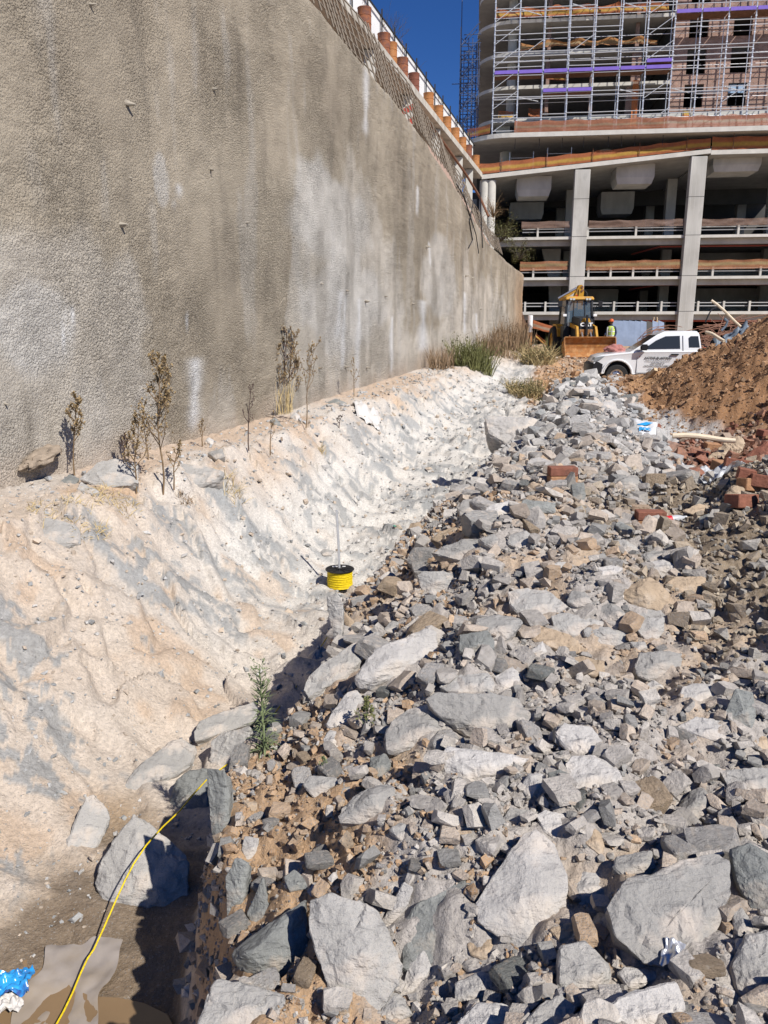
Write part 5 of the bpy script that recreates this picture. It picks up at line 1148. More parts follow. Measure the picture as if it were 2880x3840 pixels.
scatter('gravel', 'pale rock crumbs sprinkled over the trench slope', 7000, slope_sampler, lambda x, y, rg: np.clip((.003 + .0026 * y ** .8) * np.exp(rg.normal(0, .6, len(x))), .004, .10), M['rubble'], 23, slope_colour, sink=.05)
def mound1(n, rg):
    a = rg.uniform(0, 6.28, n); r = np.sqrt(rg.random(n)) * 2.95; x = 4.4 + r * np.cos(a); y = 5.3 + r * np.sin(a) / .75; k = (x < .8 * y + 1.0); return x[k], y[k]
scatter('gravel', 'brown pebbles and clods of the shaded gravel mound at the right', 26000, mound1, lambda x, y, rg: np.clip(.022 * np.exp(rg.normal(0, .6, len(x))), .007, .13), M['rubble'], 24, lambda x, y, rg: np.array([[.40, .32, .23], [.33, .26, .19], [.38, .35, .31], [.46, .38, .28]])[rg.integers(0, 4, len(x))] * rg.uniform(.75, 1.15, len(x))[:, None], flat=.8)
def mound2(n, rg):
    a = rg.uniform(2.2, 6.0, n); r = np.sqrt(rg.random(n)) * 6.3; return 11.0 + r * np.cos(a), 16.7 + r * np.sin(a) / .75
scatter('clods', 'lumps of dry brown earth covering the big mound beside the truck', 22000, mound2, lambda x, y, rg: np.clip(.021 * np.exp(rg.normal(0, .65, len(x))), .009, .2), M['rubble'], 25, lambda x, y, rg: np.array([[.34, .19, .095], [.42, .24, .12], [.29, .16, .08], [.47, .31, .18]])[rg.choice(4, len(x), p=[.4, .35, .15, .1])] * rg.uniform(.8, 1.15, len(x))[:, None], sink=.02, flat=.85)
def redz(n, rg): y = rg.uniform(7.6, 13.5, n); return np.interp(y, [7.6, 10, 13.5], [3.3, 3.9, 5.2]) + rg.random(n) * 3.2, y
scatter('brick_rubble', 'reddish brick crumbs and earth lumps below the brown mound', 2600, redz, lambda x, y, rg: np.clip(.05 * np.exp(rg.normal(0, .55, len(x))), .015, .22), M['rubble'], 26, lambda x, y, rg: np.array([[.30, .12, .07], [.36, .17, .10], [.26, .13, .08], [.42, .32, .24]])[rg.integers(0, 4, len(x))] * rg.uniform(.8, 1.15, len(x))[:, None], flat=.8)
def drivez(n, rg): y = rg.uniform(21, 40, n); return np.interp(y, YH + [40], XH + [8.8]) - .8 + rg.random(n) ** 1.2 * 4.5, y
scatter('gravel', 'tan crumbs and stones on the dirt drive by the truck', 3500, drivez, lambda x, y, rg: np.clip(.045 * np.exp(rg.normal(0, .6, len(x))), .015, .25), M['rubble'], 27, lambda x, y, rg: np.array([[.50, .30, .16], [.46, .31, .20], [.52, .42, .32]])[rg.integers(0, 3, len(x))] * rg.uniform(.85, 1.1, len(x))[:, None])
def flankz(n, rg): y = np.exp(rg.uniform(math.log(1.3), math.log(8), n)); xh = np.interp(y, YH, XH); return xh - .05 + rg.random(n) ** 1.3 * 1.1, y
scatter('soil_crumbs', 'crumbly orange soil clods on the trench-side flank of the heap', 9000, flankz, lambda x, y, rg: np.clip((.005 + .0028 * y) * np.exp(rg.normal(0, .55, len(x))), .004, .05), M['rubble'], 29, lambda x, y, rg: np.array([[.49, .33, .20], [.43, .28, .165], [.52, .40, .28], [.46, .43, .40]])[rg.choice(4, len(x), p=[.4, .25, .2, .15])] * rg.uniform(.8, 1.15, len(x))[:, None], sink=.05, flat=.8)
def facez(n, rg): y = np.exp(rg.uniform(math.log(1.4), math.log(12), n)); xh = np.interp(y, YH, XH); return xh - .14 + rg.random(n) * .3, y
scatter('gravel', 'stones stuck in the orange soil face along the trench edge', 900, facez, lambda x, y, rg: np.clip((.012 + .009 * y ** .8) * np.exp(rg.normal(0, .55, len(x))), .008, .14), M['rubble'], 28, heap_colour, sink=0)

# ================================================================== PICK-UP TRUCK
def text_mesh(s, size, bold=0.0):
    cu = bpy.data.curves.new('lettering', 'FONT'); cu.body = s; cu.size = size; cu.align_x = 'CENTER'; cu.offset = bold; cu.extrude = .001; cu.resolution_u = 3
    o = bpy.data.objects.new('tmp_text', cu); COL.objects.link(o); dg = bpy.context.evaluated_depsgraph_get()
    me = bpy.data.meshes.new_from_object(o.evaluated_get(dg)); bpy.data.objects.remove(o); return me
def lettering(s, size, loc, mat, parent, bold=0.0, width=None, sy=1):
    me = text_mesh(s, size, bold); o = link('lettering', me, mat, parent, local=True); xs = [v.co.x for v in me.vertices]; k = 1 if not width else width / (max(xs) - min(xs))
    o.location = loc; o.rotation_euler = (math.radians(90), 0, 0); o.scale = (k, sy, 1); return o
tp = G(2283, 1443); TY = 25.3; tx0 = at_depth(2196, 1400, TY).x; tz = hz(tx0 + 1, TY) - .03
truck = thing('pickup_truck', 'white single-cab pickup truck with company lettering on its door', 'truck', (tx0, TY, tz), math.radians(-9))
def arch(cx, cz, r, n=9): return [(cx + r * math.cos(math.pi * k / n), cz + r * math.sin(math.pi * k / n)) for k in range(n + 1)]
def loft(sections, name, mat, parent, closed=True, smooth=True, angle=35, cap=True):
    m = MB(); n = len(sections[0]); vs = [p for s in sections for p in s]; fs = []
    for i in range(len(sections) - 1):
        for k in range(n if closed else n - 1):
            a, b = i * n + k, i * n + (k + 1) % n; fs.append((a, b, b + n, a + n))
    if cap: fs.append(tuple(range(n - 1, -1, -1))); fs.append(tuple(range((len(sections) - 1) * n, len(sections) * n)))
    m.add(vs, fs); return m.build(name, mat, parent, local=True, smooth=smooth, angle=angle)
TW = .86; WC = (.86, 3.92); WZ = .345
def side_profile():
    p = [(.16, .62), (.10, .80), (.20, .93), (.42, 1.00), (.85, 1.05), (1.28, 1.09), (1.45, 1.12), (2.1, 1.13), (3.10, 1.14), (3.34, 1.14), (3.345, .50), (3.30, .42), (1.52, .40)]
    p += [(WC[0] + .44 * math.cos(t), WZ + .03 + .44 * math.sin(t)) for t in [math.radians(a) for a in (0, 20, 40, 60, 80, 100, 120, 140, 160, 178)]]
    return p
prof = side_profile()
# body as several slices across so the flanks tuck in and the bonnet crowns
def slice_y(y, inset, drop): return [(x + (inset * .6 if x < 1.0 else 0), y, z - (drop if z > .85 else 0) + (inset * .4 if z < .5 else 0)) for x, z in prof]
loft([slice_y(-TW + .02, .10, .10), slice_y(-TW, .05, .05), slice_y(-TW + .06, 0, .012), slice_y(-.45, -.06, -.01), slice_y(.45, -.06, -.01), slice_y(TW - .06, 0, .012), slice_y(TW, .05, .05), slice_y(TW - .02, .10, .10)], 'body', M['white_paint'], truck, angle=28)
# greenhouse
bot = [(1.28, 1.08), (3.33, 1.08)]
def gh(z, x0, x1, w): return [(x0, -w, z), (x1, -w, z), (x1, w, z), (x0, w, z)]
m = MB(); S_ = [gh(1.07, 1.22, 3.34, .80), gh(1.14, 1.34, 3.34, .80), gh(1.60, 2.02, 3.26, .665), gh(1.69, 2.22, 3.22, .62), gh(1.715, 2.40, 3.14, .52)]
vs = [p for s in S_ for p in s]; fs = [(i * 4 + k, i * 4 + (k + 1) % 4, i * 4 + 4 + (k + 1) % 4, i * 4 + 4 + k) for i in range(4) for k in range(4)] + [(16, 17, 18, 19)]
m.add(vs, fs).build('cab', M['white_paint'], truck, local=True, bevel=.03, smooth=True, angle=30)
def yside(z): return -(.80 - (.135) * (z - 1.14) / .46) - .012
def wpanel(name, pts, mat, out=.0, parent=None):
    m = MB(); n = len(pts); vs = [(x, yside(z) - out, z) for x, z in pts] + [(x, yside(z) - out + .012, z) for x, z in pts]
    m.add(vs, [tuple(range(n)), tuple(range(2 * n - 1, n - 1, -1))] + [(i, i + n, (i + 1) % n + n, (i + 1) % n) for i in range(n)]); return m.build(name, mat, parent or truck, local=True)
dwin = wpanel('door_window', [(1.62, 1.16), (1.98, 1.42), (2.26, 1.55), (2.68, 1.565), (2.70, 1.18)], M['glass'])
wpanel('quarter_window', [(2.96, 1.22), (2.94, 1.50), (3.0, 1.555), (3.22, 1.555), (3.27, 1.22)], M['glass'])
m = MB(); m.hexa([(1.37, -.70, 1.165), (1.37, .70, 1.165), (1.40, .70, 1.165), (1.40, -.70, 1.165), (1.99, -.60, 1.585), (1.99, .60, 1.585), (2.02, .60, 1.585), (2.02, -.60, 1.585)]).build('windscreen', M['glass'], truck, local=True)
M['seam'] = material('door_gap', (.10, .10, .105), .7)
for pts in ([(1.44, .42), (1.44, 1.10), (1.56, 1.16)], [(2.76, .44), (2.79, 1.12), (2.77, 1.57)], [(1.44, .44), (2.76, .46)]):
    mm = MB(); mm.tube([(x, (-TW - .001 if z < 1.1 else yside(z) - .001), z) for x, z in pts], .009, 4); mm.build('door_gap', M['seam'], truck, local=True)
MB().box(2.42, 2.66, -TW - .035, -TW + .01, .985, 1.025).build('door_handle', M['black'], truck, local=True, bevel=.01)
# bumper, lamp, mirror
loft([[(.02 + ins, yy, .36), (-.02 + ins, yy, .55), (.0 + ins, yy, .70), (.12 + ins, yy, .78), (.42, yy, .70), (.40, yy, .44)] for yy, ins in ((-TW, .14), (-TW + .05, .08), (-.5, -.02), (.5, -.02), (TW - .05, .08), (TW, .14))], 'bumper', M['black'], truck)
MB().hexa([(.12, -TW - .006, .74), (.34, -TW - .012, .84), (.34, -TW + .15, .84), (.06, -TW + .2, .74), (.17, -TW - .006, .90), (.50, -TW - .004, .965), (.50, -TW + .1, .975), (.13, -TW + .2, .91)]).build('headlight', material('headlamp', (.25, .27, .28), .1, spec=.6), truck, local=True, bevel=.01)
mm = MB(); mm.tube([(WC[0] + .46 * math.cos(t), -TW - .004, WZ + .03 + .46 * math.sin(t)) for t in [math.radians(a) for a in range(5, 176, 17)]], .03, 6); mm.build('wheel_arch_lip', M['white_paint'], truck, local=True, smooth=True)
MB().box(1.50, 1.72, -TW - .20, -TW - .03, 1.13, 1.31).build('wing_mirror', M['black'], truck, local=True, bevel=.03)
MB().box(1.50, 1.53, -TW - .004, -TW + .01, .93, .955).build('side_lamp', material('amber_red_lamp', (.5, .05, .02), .3), truck, local=True)
MB().box(.30, 1.35, -.55, .55, .30, .95).build('engine_bay', M['black'], truck, local=True)
# load bed
m = MB().box(3.40, 5.15, -.84, -.79, .52, 1.05).box(3.40, 5.15, .79, .84, .52, 1.05).box(3.40, 3.45, -.788, .788, .52, 1.05).box(5.10, 5.15, -.788, .788, .52, 1.05).box(3.452, 5.098, -.788, .788, .52, .58)
m.build('load_bed', M['white_paint'], truck, local=True)
MB().box(3.40, 5.16, -.87, -.845, 1.03, 1.09).build('bed_rail', M['black'], truck, local=True)
MB().box(3.62, 3.86, -.846, -.842, .74, .90).build('reflector', material('red_reflector', (.42, .10, .05), .4), truck, local=True)
def wheel(x, y, parent, R=.345, w=.22, rimmat='chrome'):
    o = MB(); prof_ = [(R * .60, -w / 2), (R * .93, -w / 2), (R, -w * .32), (R, w * .32), (R * .93, w / 2), (R * .60, w / 2)]
    o.lathe(prof_ + [prof_[0]], 28, caps=False); t = o.build('wheel', M['rubber'], parent, local=True, smooth=True); t.location = (x, y, R - .005); t.rotation_euler = (math.radians(90), 0, 0)
    d = MB().lathe([(R * .60, .02), (R * .60, w * .42), (R * .55, w * .36), (R * .42, w * .22), (R * .26, w * .26), (R * .22, w * .40), (R * .02, w * .42)], 28).build('rim', M[rimmat], t, local=True, smooth=True)
    for k in range(10):
        a = 2 * math.pi * k / 10; h = MB().lathe([(R * .05, w * .27), (R * .05, w * .30)], 8, (R * .44 * math.cos(a), R * .44 * math.sin(a), 0)).build('rim_hole', M['black'], t, local=True)
    return t
for x in WC: wheel(x, -TW + .10, truck); wheel(x, TW - .10, truck).rotation_euler = (math.radians(-90), 0, 0)
M['print'] = material('black_print', (.02, .02, .022), .6); M['print_grey'] = material('grey_print', (.12, .12, .13), .6)
ly = -TW - .004
lettering('ACTIVE BLASTING', .095, (2.06, ly, .865), M['print'], truck, .003, .80)
lettering('Drilling and Blasting Contractors', .055, (2.06, ly, .795), M['print_grey'], truck, 0, .74)
lettering('EXPLOSIVES &', .06, (2.06, ly, .715), M['print'], truck, .001, .40)
lettering('NON-EXPLOSIVES/CHEMICALS', .06, (2.08, ly, .635), M['print'], truck, .001, .84)
lettering('STEVEN - 082 891', .06, (2.06, ly, .535), M['print'], truck, .001, .56)
lettering('BELINDA - 079 8', .06, (2.06, ly, .465), M['print'], truck, .001, .54)
# cloth bundle on the bonnet, red cans in the bed
M['pink_cloth'] = material('faded_red_cloth', (.40, .17, .15), .95, var=.3, vscale=12)
c0 = at_depth(2306, 1330, TY - .1); bmz = tz + 1.01
bm = bmesh.new(); bmesh.ops.create_icosphere(bm, subdivisions=4, radius=1)
for v in bm.verts:
    n_ = mnoise.noise(v.co * 2.2) * .3 + abs(mnoise.noise(v.co * 5 + Vector((3, 1, 0)))) * .28; v.co = Vector((v.co.x * .30, v.co.y * .20, max(v.co.z, -.25) * .17)) * (1 + n_)
o = link('cloth_bundle', to_mesh(bm, 'cloth_bundle', 60), M['pink_cloth']); o.location = (tx0 + .82, TY - .25, bmz + .10); tag(o, 'crumpled faded red cloth lying on the truck bonnet', 'cloth')
rc = thing('fuel_can', 'red fuel can standing in the truck load bed behind the cab', 'can', (tx0 + 3.72, TY + .05, tz + .58))
MB().box(-.17, .17, -.12, .12, 0, .62).build('can_body', material('red_plastic', (.45, .03, .03), .4), rc, local=True, bevel=.03, smooth=True)
mm = MB(); mm.tube([(-.1, 0, .62), (-.08, 0, .70), (.06, 0, .70), (.08, 0, .62)], .02, 6); mm.build('can_handle', M['black'], rc, local=True); MB().lathe([(.035, .615), (.035, .67)], 10, (.13, 0, 0)).build('can_cap', M['black'], rc, local=True)

# ================================================================== BACKHOE LOADER
BY_ = 36.6; bc = at_depth(2209, 1340, BY_); bz = hz(bc.x, BY_ + 1.5)
bh = thing('backhoe_loader', 'yellow and black backhoe loader facing the camera with its rusty front bucket lowered', 'backhoe', (bc.x, BY_, bz), 0)
def bx(name, mat, *b, parent=None, bevel=.015): return MB().box(*b).build(name, M[mat], parent or bh, local=True, bevel=bevel, seg=1)
# bucket: curved shell seen from the front
pf = [(-.02, .02), (-.10, .10), (-.02, .30), (.16, .52), (.18, .70), (.10, .86), (.02, .93)]
sh = MB(); nP = len(pf)
out = [(y, z) for y, z in pf] + [(y + .045, z - .01) for y, z in reversed(pf)]
pf2 = [(-.42, .03), (-.1, .0), (.12, .06), (.24, .22), (.28, .42), (.24, .66), (.10, .86), (-.02, .93), (-.02, .96), (.13, .90), (.29, .68), (.33, .42), (.29, .2), (.15, .02), (-.1, -.035), (-.42, .0)]
bk = MB().prism(pf2, -1.17, 1.17, 'x').build('bucket', M['bucket'], bh, local=True)
for s in (-1, 1):
    MB().prism([(-.42, .03), (-.1, .0), (.12, .06), (.24, .22), (.28, .42), (.24, .66), (.10, .86), (-.02, .93), (-.12, .6)], s * 1.172, s * 1.205, 'x').build('side_plate', M['bucket'], bk, local=True)
MB().box(-1.16, 1.16, -.46, -.36, -.01, .045).build('cutting_edge', M['rust'], bk, local=True)
for s in (-1, 1):
    mm = MB(); mm.hexa([(s * .47 - .05, .25, .55), (s * .47 + .05, .25, .55), (s * .47 + .05, .42, .45), (s * .47 - .05, .42, .45), (s * .44 - .05, .75, 1.42), (s * .44 + .05, .75, 1.42), (s * .44 + .05, 1.0, 1.35), (s * .44 - .05, 1.0, 1.35)])
    mm.hexa([(s * .44 - .05, .75, 1.42), (s * .44 + .05, .75, 1.42), (s * .44 + .05, 1.0, 1.30), (s * .44 - .05, 1.0, 1.30), (s * .44 - .05, 2.1, 1.62), (s * .44 + .05, 2.1, 1.62), (s * .44 + .05, 2.1, 1.42), (s * .44 - .05, 2.1, 1.42)])
    mm.build('loader_arm', M['yellow'], bh, local=True)
    bar('bucket_cylinder', (s * .22, .35, .72), (s * .20, 1.0, 1.3), .045, M['chrome'], bh, local=True, n=10)
# hood and grille
hd = MB().hexa([(-.40, .85, .75), (.40, .85, .75), (.46, 2.1, .75), (-.46, 2.1, .75), (-.30, .95, 1.78), (.30, .95, 1.78), (.42, 2.1, 1.92), (-.42, 2.1, 1.92)]).build('bonnet', M['black_metal'], bh, local=True, bevel=.04)
for k in range(6): MB().box(-.31, .31, .80, .84, .80 + k * .085, .86 + k * .085).build('grille_slat', M['bucket'], hd, local=True)
bx('exhaust_stack', 'black', -.055, .055, .72, .82, 1.0, 1.95, parent=hd)
MB().hexa([(-.22, .90, 1.62), (.22, .90, 1.62), (.22, .95, 1.62), (-.22, .95, 1.62), (-.15, .935, 1.80), (.15, .935, 1.80), (.15, .97, 1.80), (-.15, .97, 1.80)]).build('nose_badge', M['yellow'], hd, local=True)
lt = lettering('CAT', .22, (0, .83, 1.44), material('white_letters', (.85, .85, .83), .5), hd, .012, .60)
# chassis, wheels, fenders
bx('chassis', 'black_metal', -.5, .5, 1.0, 4.2, .55, .95)
for s in (-1, 1):
    wheel(s * .80, 1.45, bh, .46, .32, 'yellow').rotation_euler = (0, math.radians(90 * s), 0)
    wheel(s * .86, 3.5, bh, .72, .46, 'yellow').rotation_euler = (0, math.radians(90 * s), 0)
    MB().prism([(2.7, .95), (2.85, 1.35), (3.2, 1.56), (3.9, 1.56), (4.2, 1.3), (4.2, 1.2), (3.8, 1.47), (3.25, 1.47), (2.95, 1.28), (2.8, .95)], s * .62, s * .93, 'x').build('fender', M['yellow'], bh, local=True)
    bx('fender_front', 'black_metal', s * .64 - .16, s * .64 + .16, 2.1, 2.7, .9, 1.45)
# cab
cab = MB().box(-.62, .62, 2.35, 3.7, 1.0, 1.45).build('cab_base', M['black_metal'], bh, local=True, bevel=.03)
for s in (-1, 1):
    for (y0, y1, x0, x1) in ((2.25, 2.45, .66, .60), (3.75, 3.6, .66, .60)):
        bar('cab_post', (s * x0, y0, 1.30), (s * x1, y1, 2.72), .045, M['black_metal'], bh, local=True, square=.05)
    bar('cab_post', (s * .30, 2.26, 1.42), (s * .26, 2.44, 2.70), .02, M['black_metal'], bh, local=True, square=.02)
MB().hexa([(-.60, 2.27, 1.45), (.60, 2.27, 1.45), (.60, 2.285, 1.45), (-.60, 2.285, 1.45), (-.56, 2.45, 2.68), (.56, 2.45, 2.68), (.56, 2.465, 2.68), (-.56, 2.465, 2.68)]).build('front_window', M['glass_clear'], bh, local=True)
for s in (-1, 1): MB().hexa([(s * .65, 2.35, 1.45), (s * .66, 2.35, 1.45), (s * .66, 3.6, 1.45), (s * .65, 3.6, 1.45), (s * .60, 2.5, 2.68), (s * .61, 2.5, 2.68), (s * .61, 3.55, 2.68), (s * .60, 3.55, 2.68)]).build('side_window', M['glass_clear'], bh, local=True)
rf = MB().hexa([(-.70, 2.28, 2.70), (.70, 2.28, 2.70), (.68, 3.85, 2.70), (-.68, 3.85, 2.70), (-.66, 2.36, 2.86), (.66, 2.36, 2.86), (.64, 3.75, 2.86), (-.64, 3.75, 2.86)]).build('cab_roof', M['yellow'], bh, local=True, bevel=.03)
for x in (-.46, -.32, .32, .46): MB().box(x - .055, x + .055, 2.22, 2.30, 2.68, 2.77).build('work_lamp', material('lamp_lens', (.5, .5, .48), .2), rf, local=True)
MB().lathe([(.045, 0), (.045, .07), (.02, .09)], 10, (-.12, 2.6, 2.86)).build('beacon', material('beacon_red', (.55, .06, .02), .3), rf, local=True)
for s in (-1, 1):
    bar('mirror_arm', (s * .66, 2.4, 2.30), (s * .92, 2.25, 2.45), .015, M['black_metal'], bh, local=True)
    bx('mirror', 'black', s * .98 - .10, s * .98 + .10, 2.20, 2.26, 2.36, 2.64)
    bx('indicator', 'white_panel', s * .74 - .09, s * .74 + .09, 2.16, 2.22, 1.90, 2.02)
    bar('hand_rail', (s * .72, 2.2, 1.35), (s * .70, 2.3, 2.4), .02, M['black_metal'], bh, local=True)
mm = MB(); mm.tube([(-.25 + .16 * math.cos(a), 2.62 + .05 * math.sin(a), 1.72 + .15 * math.sin(a)) for a in [k * math.pi / 8 for k in range(17)]], .014, 6); mm.build('steering_wheel', M['black'], bh, local=True)
bx('seat', 'black', -.26, .26, 3.05, 3.2, 1.45, 2.2); bx('dashboard', 'black', -.35, .15, 2.5, 2.7, 1.40, 1.62)
# rear boom standing up behind the cab
bm_ = MB().prism([(-.05, 2.2), (.30, 2.2), (.62, 3.1), (.66, 3.42), (.56, 3.52), (.40, 3.50), (.32, 3.30)], 4.35, 4.70, 'y').build('boom', M['yellow'], bh, local=True, bevel=.02)
MB().prism([(.36, 2.0), (.62, 2.0), (.66, 3.2), (.52, 3.48), (.40, 3.3)], 4.28, 4.345, 'y').build('boom_plate', M['yellow'], bm_, local=True, bevel=.01)
MB().prism([(-.55, 2.78), (-.42, 2.70), (.28, 3.18), (.30, 3.34)], 4.40, 4.62, 'y').build('dipper', M['yellow'], bh, local=True)
bar('boom_cylinder', (-.62, 4.38, 2.85), (.28, 4.38, 3.36), .05, M['chrome'], bh, local=True, n=10)
for (x, z) in ((.55, 3.40), (.56, 3.22)): MB().prism([(x + .06 * math.cos(a), z + .06 * math.sin(a)) for a in [k * math.pi / 5 for k in range(10)]], 4.24, 4.28, 'y').build('pin', M['rust'], bm_, local=True)
mm = MB(); mm.tube([(.64, 4.5, 3.3), (.82, 4.4, 3.15), (.88, 4.3, 2.9), (.78, 4.3, 2.6), (.66, 4.3, 2.4)], .022, 6); mm.build('hydraulic_hose', M['hose'], bh, local=True, smooth=True)
bx('boom_base', 'black_metal', .25, .75, 4.25, 4.8, .8, 2.3)

# ================================================================== PEOPLE
M['skin'] = material('skin', (.16, .085, .055), .6); M['navy'] = material('navy_cloth', (.03, .04, .08), .9, var=.2, vscale=15); M['hivis'] = material('hi_vis_vest', (.55, .70, .16), .8, var=.1, vscale=10)
M['silver'] = material('reflective_band', (.75, .77, .75), .4); M['orange_hat'] = material('orange_hard_hat', (.62, .13, .04), .35); M['teal'] = material('teal_cloth', (.05, .25, .28), .9)
def person(name, label, loc, rz, joints, edges, radii, clothmat):
    t = thing(name, label, 'person', loc, rz)
    me = bpy.data.meshes.new('body'); me.from_pydata(joints, edges, []); o = link('body', me, clothmat, t, local=True)
    sk = o.modifiers.new('Skin', 'SKIN'); sk.use_smooth_shade = True
    for i, r in enumerate(radii): d = me.skin_vertices[0].data[i]; d.radius = (r, r * .85); d.use_root = (i == 0)
    o.modifiers.new('Sub', 'SUBSURF').levels = 1; o.modifiers['Sub'].render_levels = 2
    return t
def head(t, loc, hat=None, rz=0):
    bm = bmesh.new(); bmesh.ops.create_uvsphere(bm, u_segments=20, v_segments=14, radius=1)
    for v in bm.verts:
        p = v.co; x, y, z = p.x * .078, p.y * .098, p.z * .118
        if y < 0: z_ = p.z; y -= .016 * math.exp(-((p.x / .22) ** 2 + ((z_ + .08) / .22) ** 2)); y += .008 * math.exp(-(((abs(p.x) - .36) / .16) ** 2 + ((z_ - .12) / .14) ** 2)); y -= .006 * math.exp(-((p.x / .35) ** 2 + ((z_ + .45) / .12) ** 2))
        if p.z < -.3: x *= 1 - .25 * (-p.z - .3)
        v.co = (x, y, z)
    h = link('head', to_mesh(bm, 'head', 60), M['skin'], t, local=True); h.location = loc; h.rotation_euler = (0, 0, rz)
    for s in (-1, 1):
        MB().lathe([(.004, -.012), (.022, 0), (.016, .012)], 8).build('ear', M['skin'], h, local=True, smooth=True).location = (s * .078, .01, 0)
        e = MB().lathe([(.003, -.006), (.010, 0), (.003, .006)], 8).build('eye', M['black'], h, local=True, smooth=True); e.location = (s * .030, -.088, .016)
    MB().box(-.022, .022, -.100, -.092, -.052, -.044).build('mouth', M['rust'], h, local=True)
    if hat:
        k = MB().lathe([(.138, .03), (.140, .045), (.108, .055), (.106, .09), (.085, .135), (.045, .158), (.008, .165)], 20).build('hard_hat', M[hat], h, local=True, smooth=True, angle=60)
        MB().box(-.07, .07, -.17, -.09, .036, .046).build('hat_peak', M[hat], k, local=True, bevel=.01)
    return h
def hand(t, wrist, dirv, mat='skin'):
    d = Vector(dirv).normalized(); u = d.orthogonal().normalized(); m = MB(); w = Vector(wrist)
    m.tube([w - d * .02, w + d * .04, w + d * .085], [.022, .036, .034], 8)
    for k, L_ in enumerate((.062, .074, .070, .055)):
        b0 = w + d * .08 + u * (k - 1.5) * .018; side = d.cross(u) * .018; m.tube([b0, b0 + d * L_ * .55, b0 + d * L_ + side], [.0088, .0082, .006], 6)
    b0 = w + d * .035 - u * .030; m.tube([b0, b0 - u * .028 + d * .025, b0 - u * .034 + d * .058], [.011, .010, .007], 6)
    return m.build('hand', M[mat], t, local=True, smooth=True, angle=80)
wl = at_depth(2287, 1300, 38.2); wz = hz(wl.x, 38.2)
J = [(0, 0, .93), (0, 0, 1.12), (0, .01, 1.34), (0, .01, 1.46), (0, 0, 1.55), (-.10, 0, .90), (-.11, -.03, .50), (-.11, .02, .10), (-.12, -.12, .05), (.10, 0, .90), (.12, 0, .50), (.12, .04, .10), (.13, -.10, .05),
     (-.19, 0, 1.40), (-.24, -.04, 1.14), (-.20, -.24, 1.02), (.19, 0, 1.40), (.25, .03, 1.13), (.24, -.12, .92)]
Ed = [(0, 1), (1, 2), (2, 3), (3, 4), (0, 5), (5, 6), (6, 7), (7, 8), (0, 9), (9, 10), (10, 11), (11, 12), (2, 13), (13, 14), (14, 15), (2, 16), (16, 17), (17, 18)]
Ra = [.15, .145, .16, .08, .055, .10, .075, .05, .045, .10, .075, .05, .045, .075, .05, .036, .075, .05, .036]
wk = person('person', 'worker in a yellow hi-vis vest and orange hard hat standing beside the backhoe', (wl.x, 38.2, wz), math.radians(-35), J, Ed, Ra, M['navy'])
head(wk, (0, -.01, 1.64), 'orange_hat', -.5); hand(wk, (-.20, -.25, 1.015), (.1, -.9, -.2)); hand(wk, (.24, -.13, .91), (0, -.3, -.9))
ve = []
for z, rx, ry in ((.86, .205, .165), (1.0, .20, .16), (1.15, .20, .165), (1.30, .215, .175), (1.40, .20, .15), (1.46, .11, .10)): ve.append([(rx * math.cos(a), ry * math.sin(a) + .005, z) for a in [2 * math.pi * k / 20 for k in range(20)]])
vst = loft(ve, 'vest', M['hivis'], wk, cap=False)
for z, rx, ry in ((.98, .206, .166), (1.18, .208, .171)): loft([[(rx * math.cos(a), ry * math.sin(a) + .005, z + dz) for a in [2 * math.pi * k / 20 for k in range(20)]] for dz in (0, .05)], 'reflective_band', M['silver'], vst, cap=False)
for s in (-1, 1): loft([[(s * .11 + dx, -.178 + (z - 1.0) * .01 if z < 1.35 else -.13, z) for dx in (-.025, .025)] for z in (.88, 1.1, 1.3, 1.42)], 'reflective_band', M['silver'], vst, closed=False, cap=False)
# driver in the cab
J2 = [(0, 0, .05), (0, .02, .25), (0, .03, .48), (0, .02, .58), (0, 0, .66), (-.11, -.05, .05), (-.14, -.42, .10), (-.14, -.46, -.28), (.11, -.05, .05), (.14, -.42, .10), (.14, -.46, -.28), (-.20, 0, .52), (-.26, -.12, .30), (-.22, -.36, .28), (.20, 0, .52), (.26, -.12, .30), (.05, -.36, .30)]
E2 = [(0, 1), (1, 2), (2, 3), (3, 4), (0, 5), (5, 6), (6, 7), (0, 8), (8, 9), (9, 10), (2, 11), (11, 12), (12, 13), (2, 14), (14, 15), (15, 16)]
R2 = [.15, .145, .155, .075, .055, .10, .075, .05, .10, .075, .05, .07, .05, .035, .07, .05, .035]
dr = person('person', 'driver in teal top sitting inside the backhoe cab', (bc.x, BY_ + 2.98, bz + 1.47), 0, J2, E2, R2, M['teal'])
head(dr, (0, 0, .76), None); hand(dr, (-.22, -.37, .28), (0, -1, 0)); hand(dr, (.05, -.37, .30), (-.3, -1, 0))

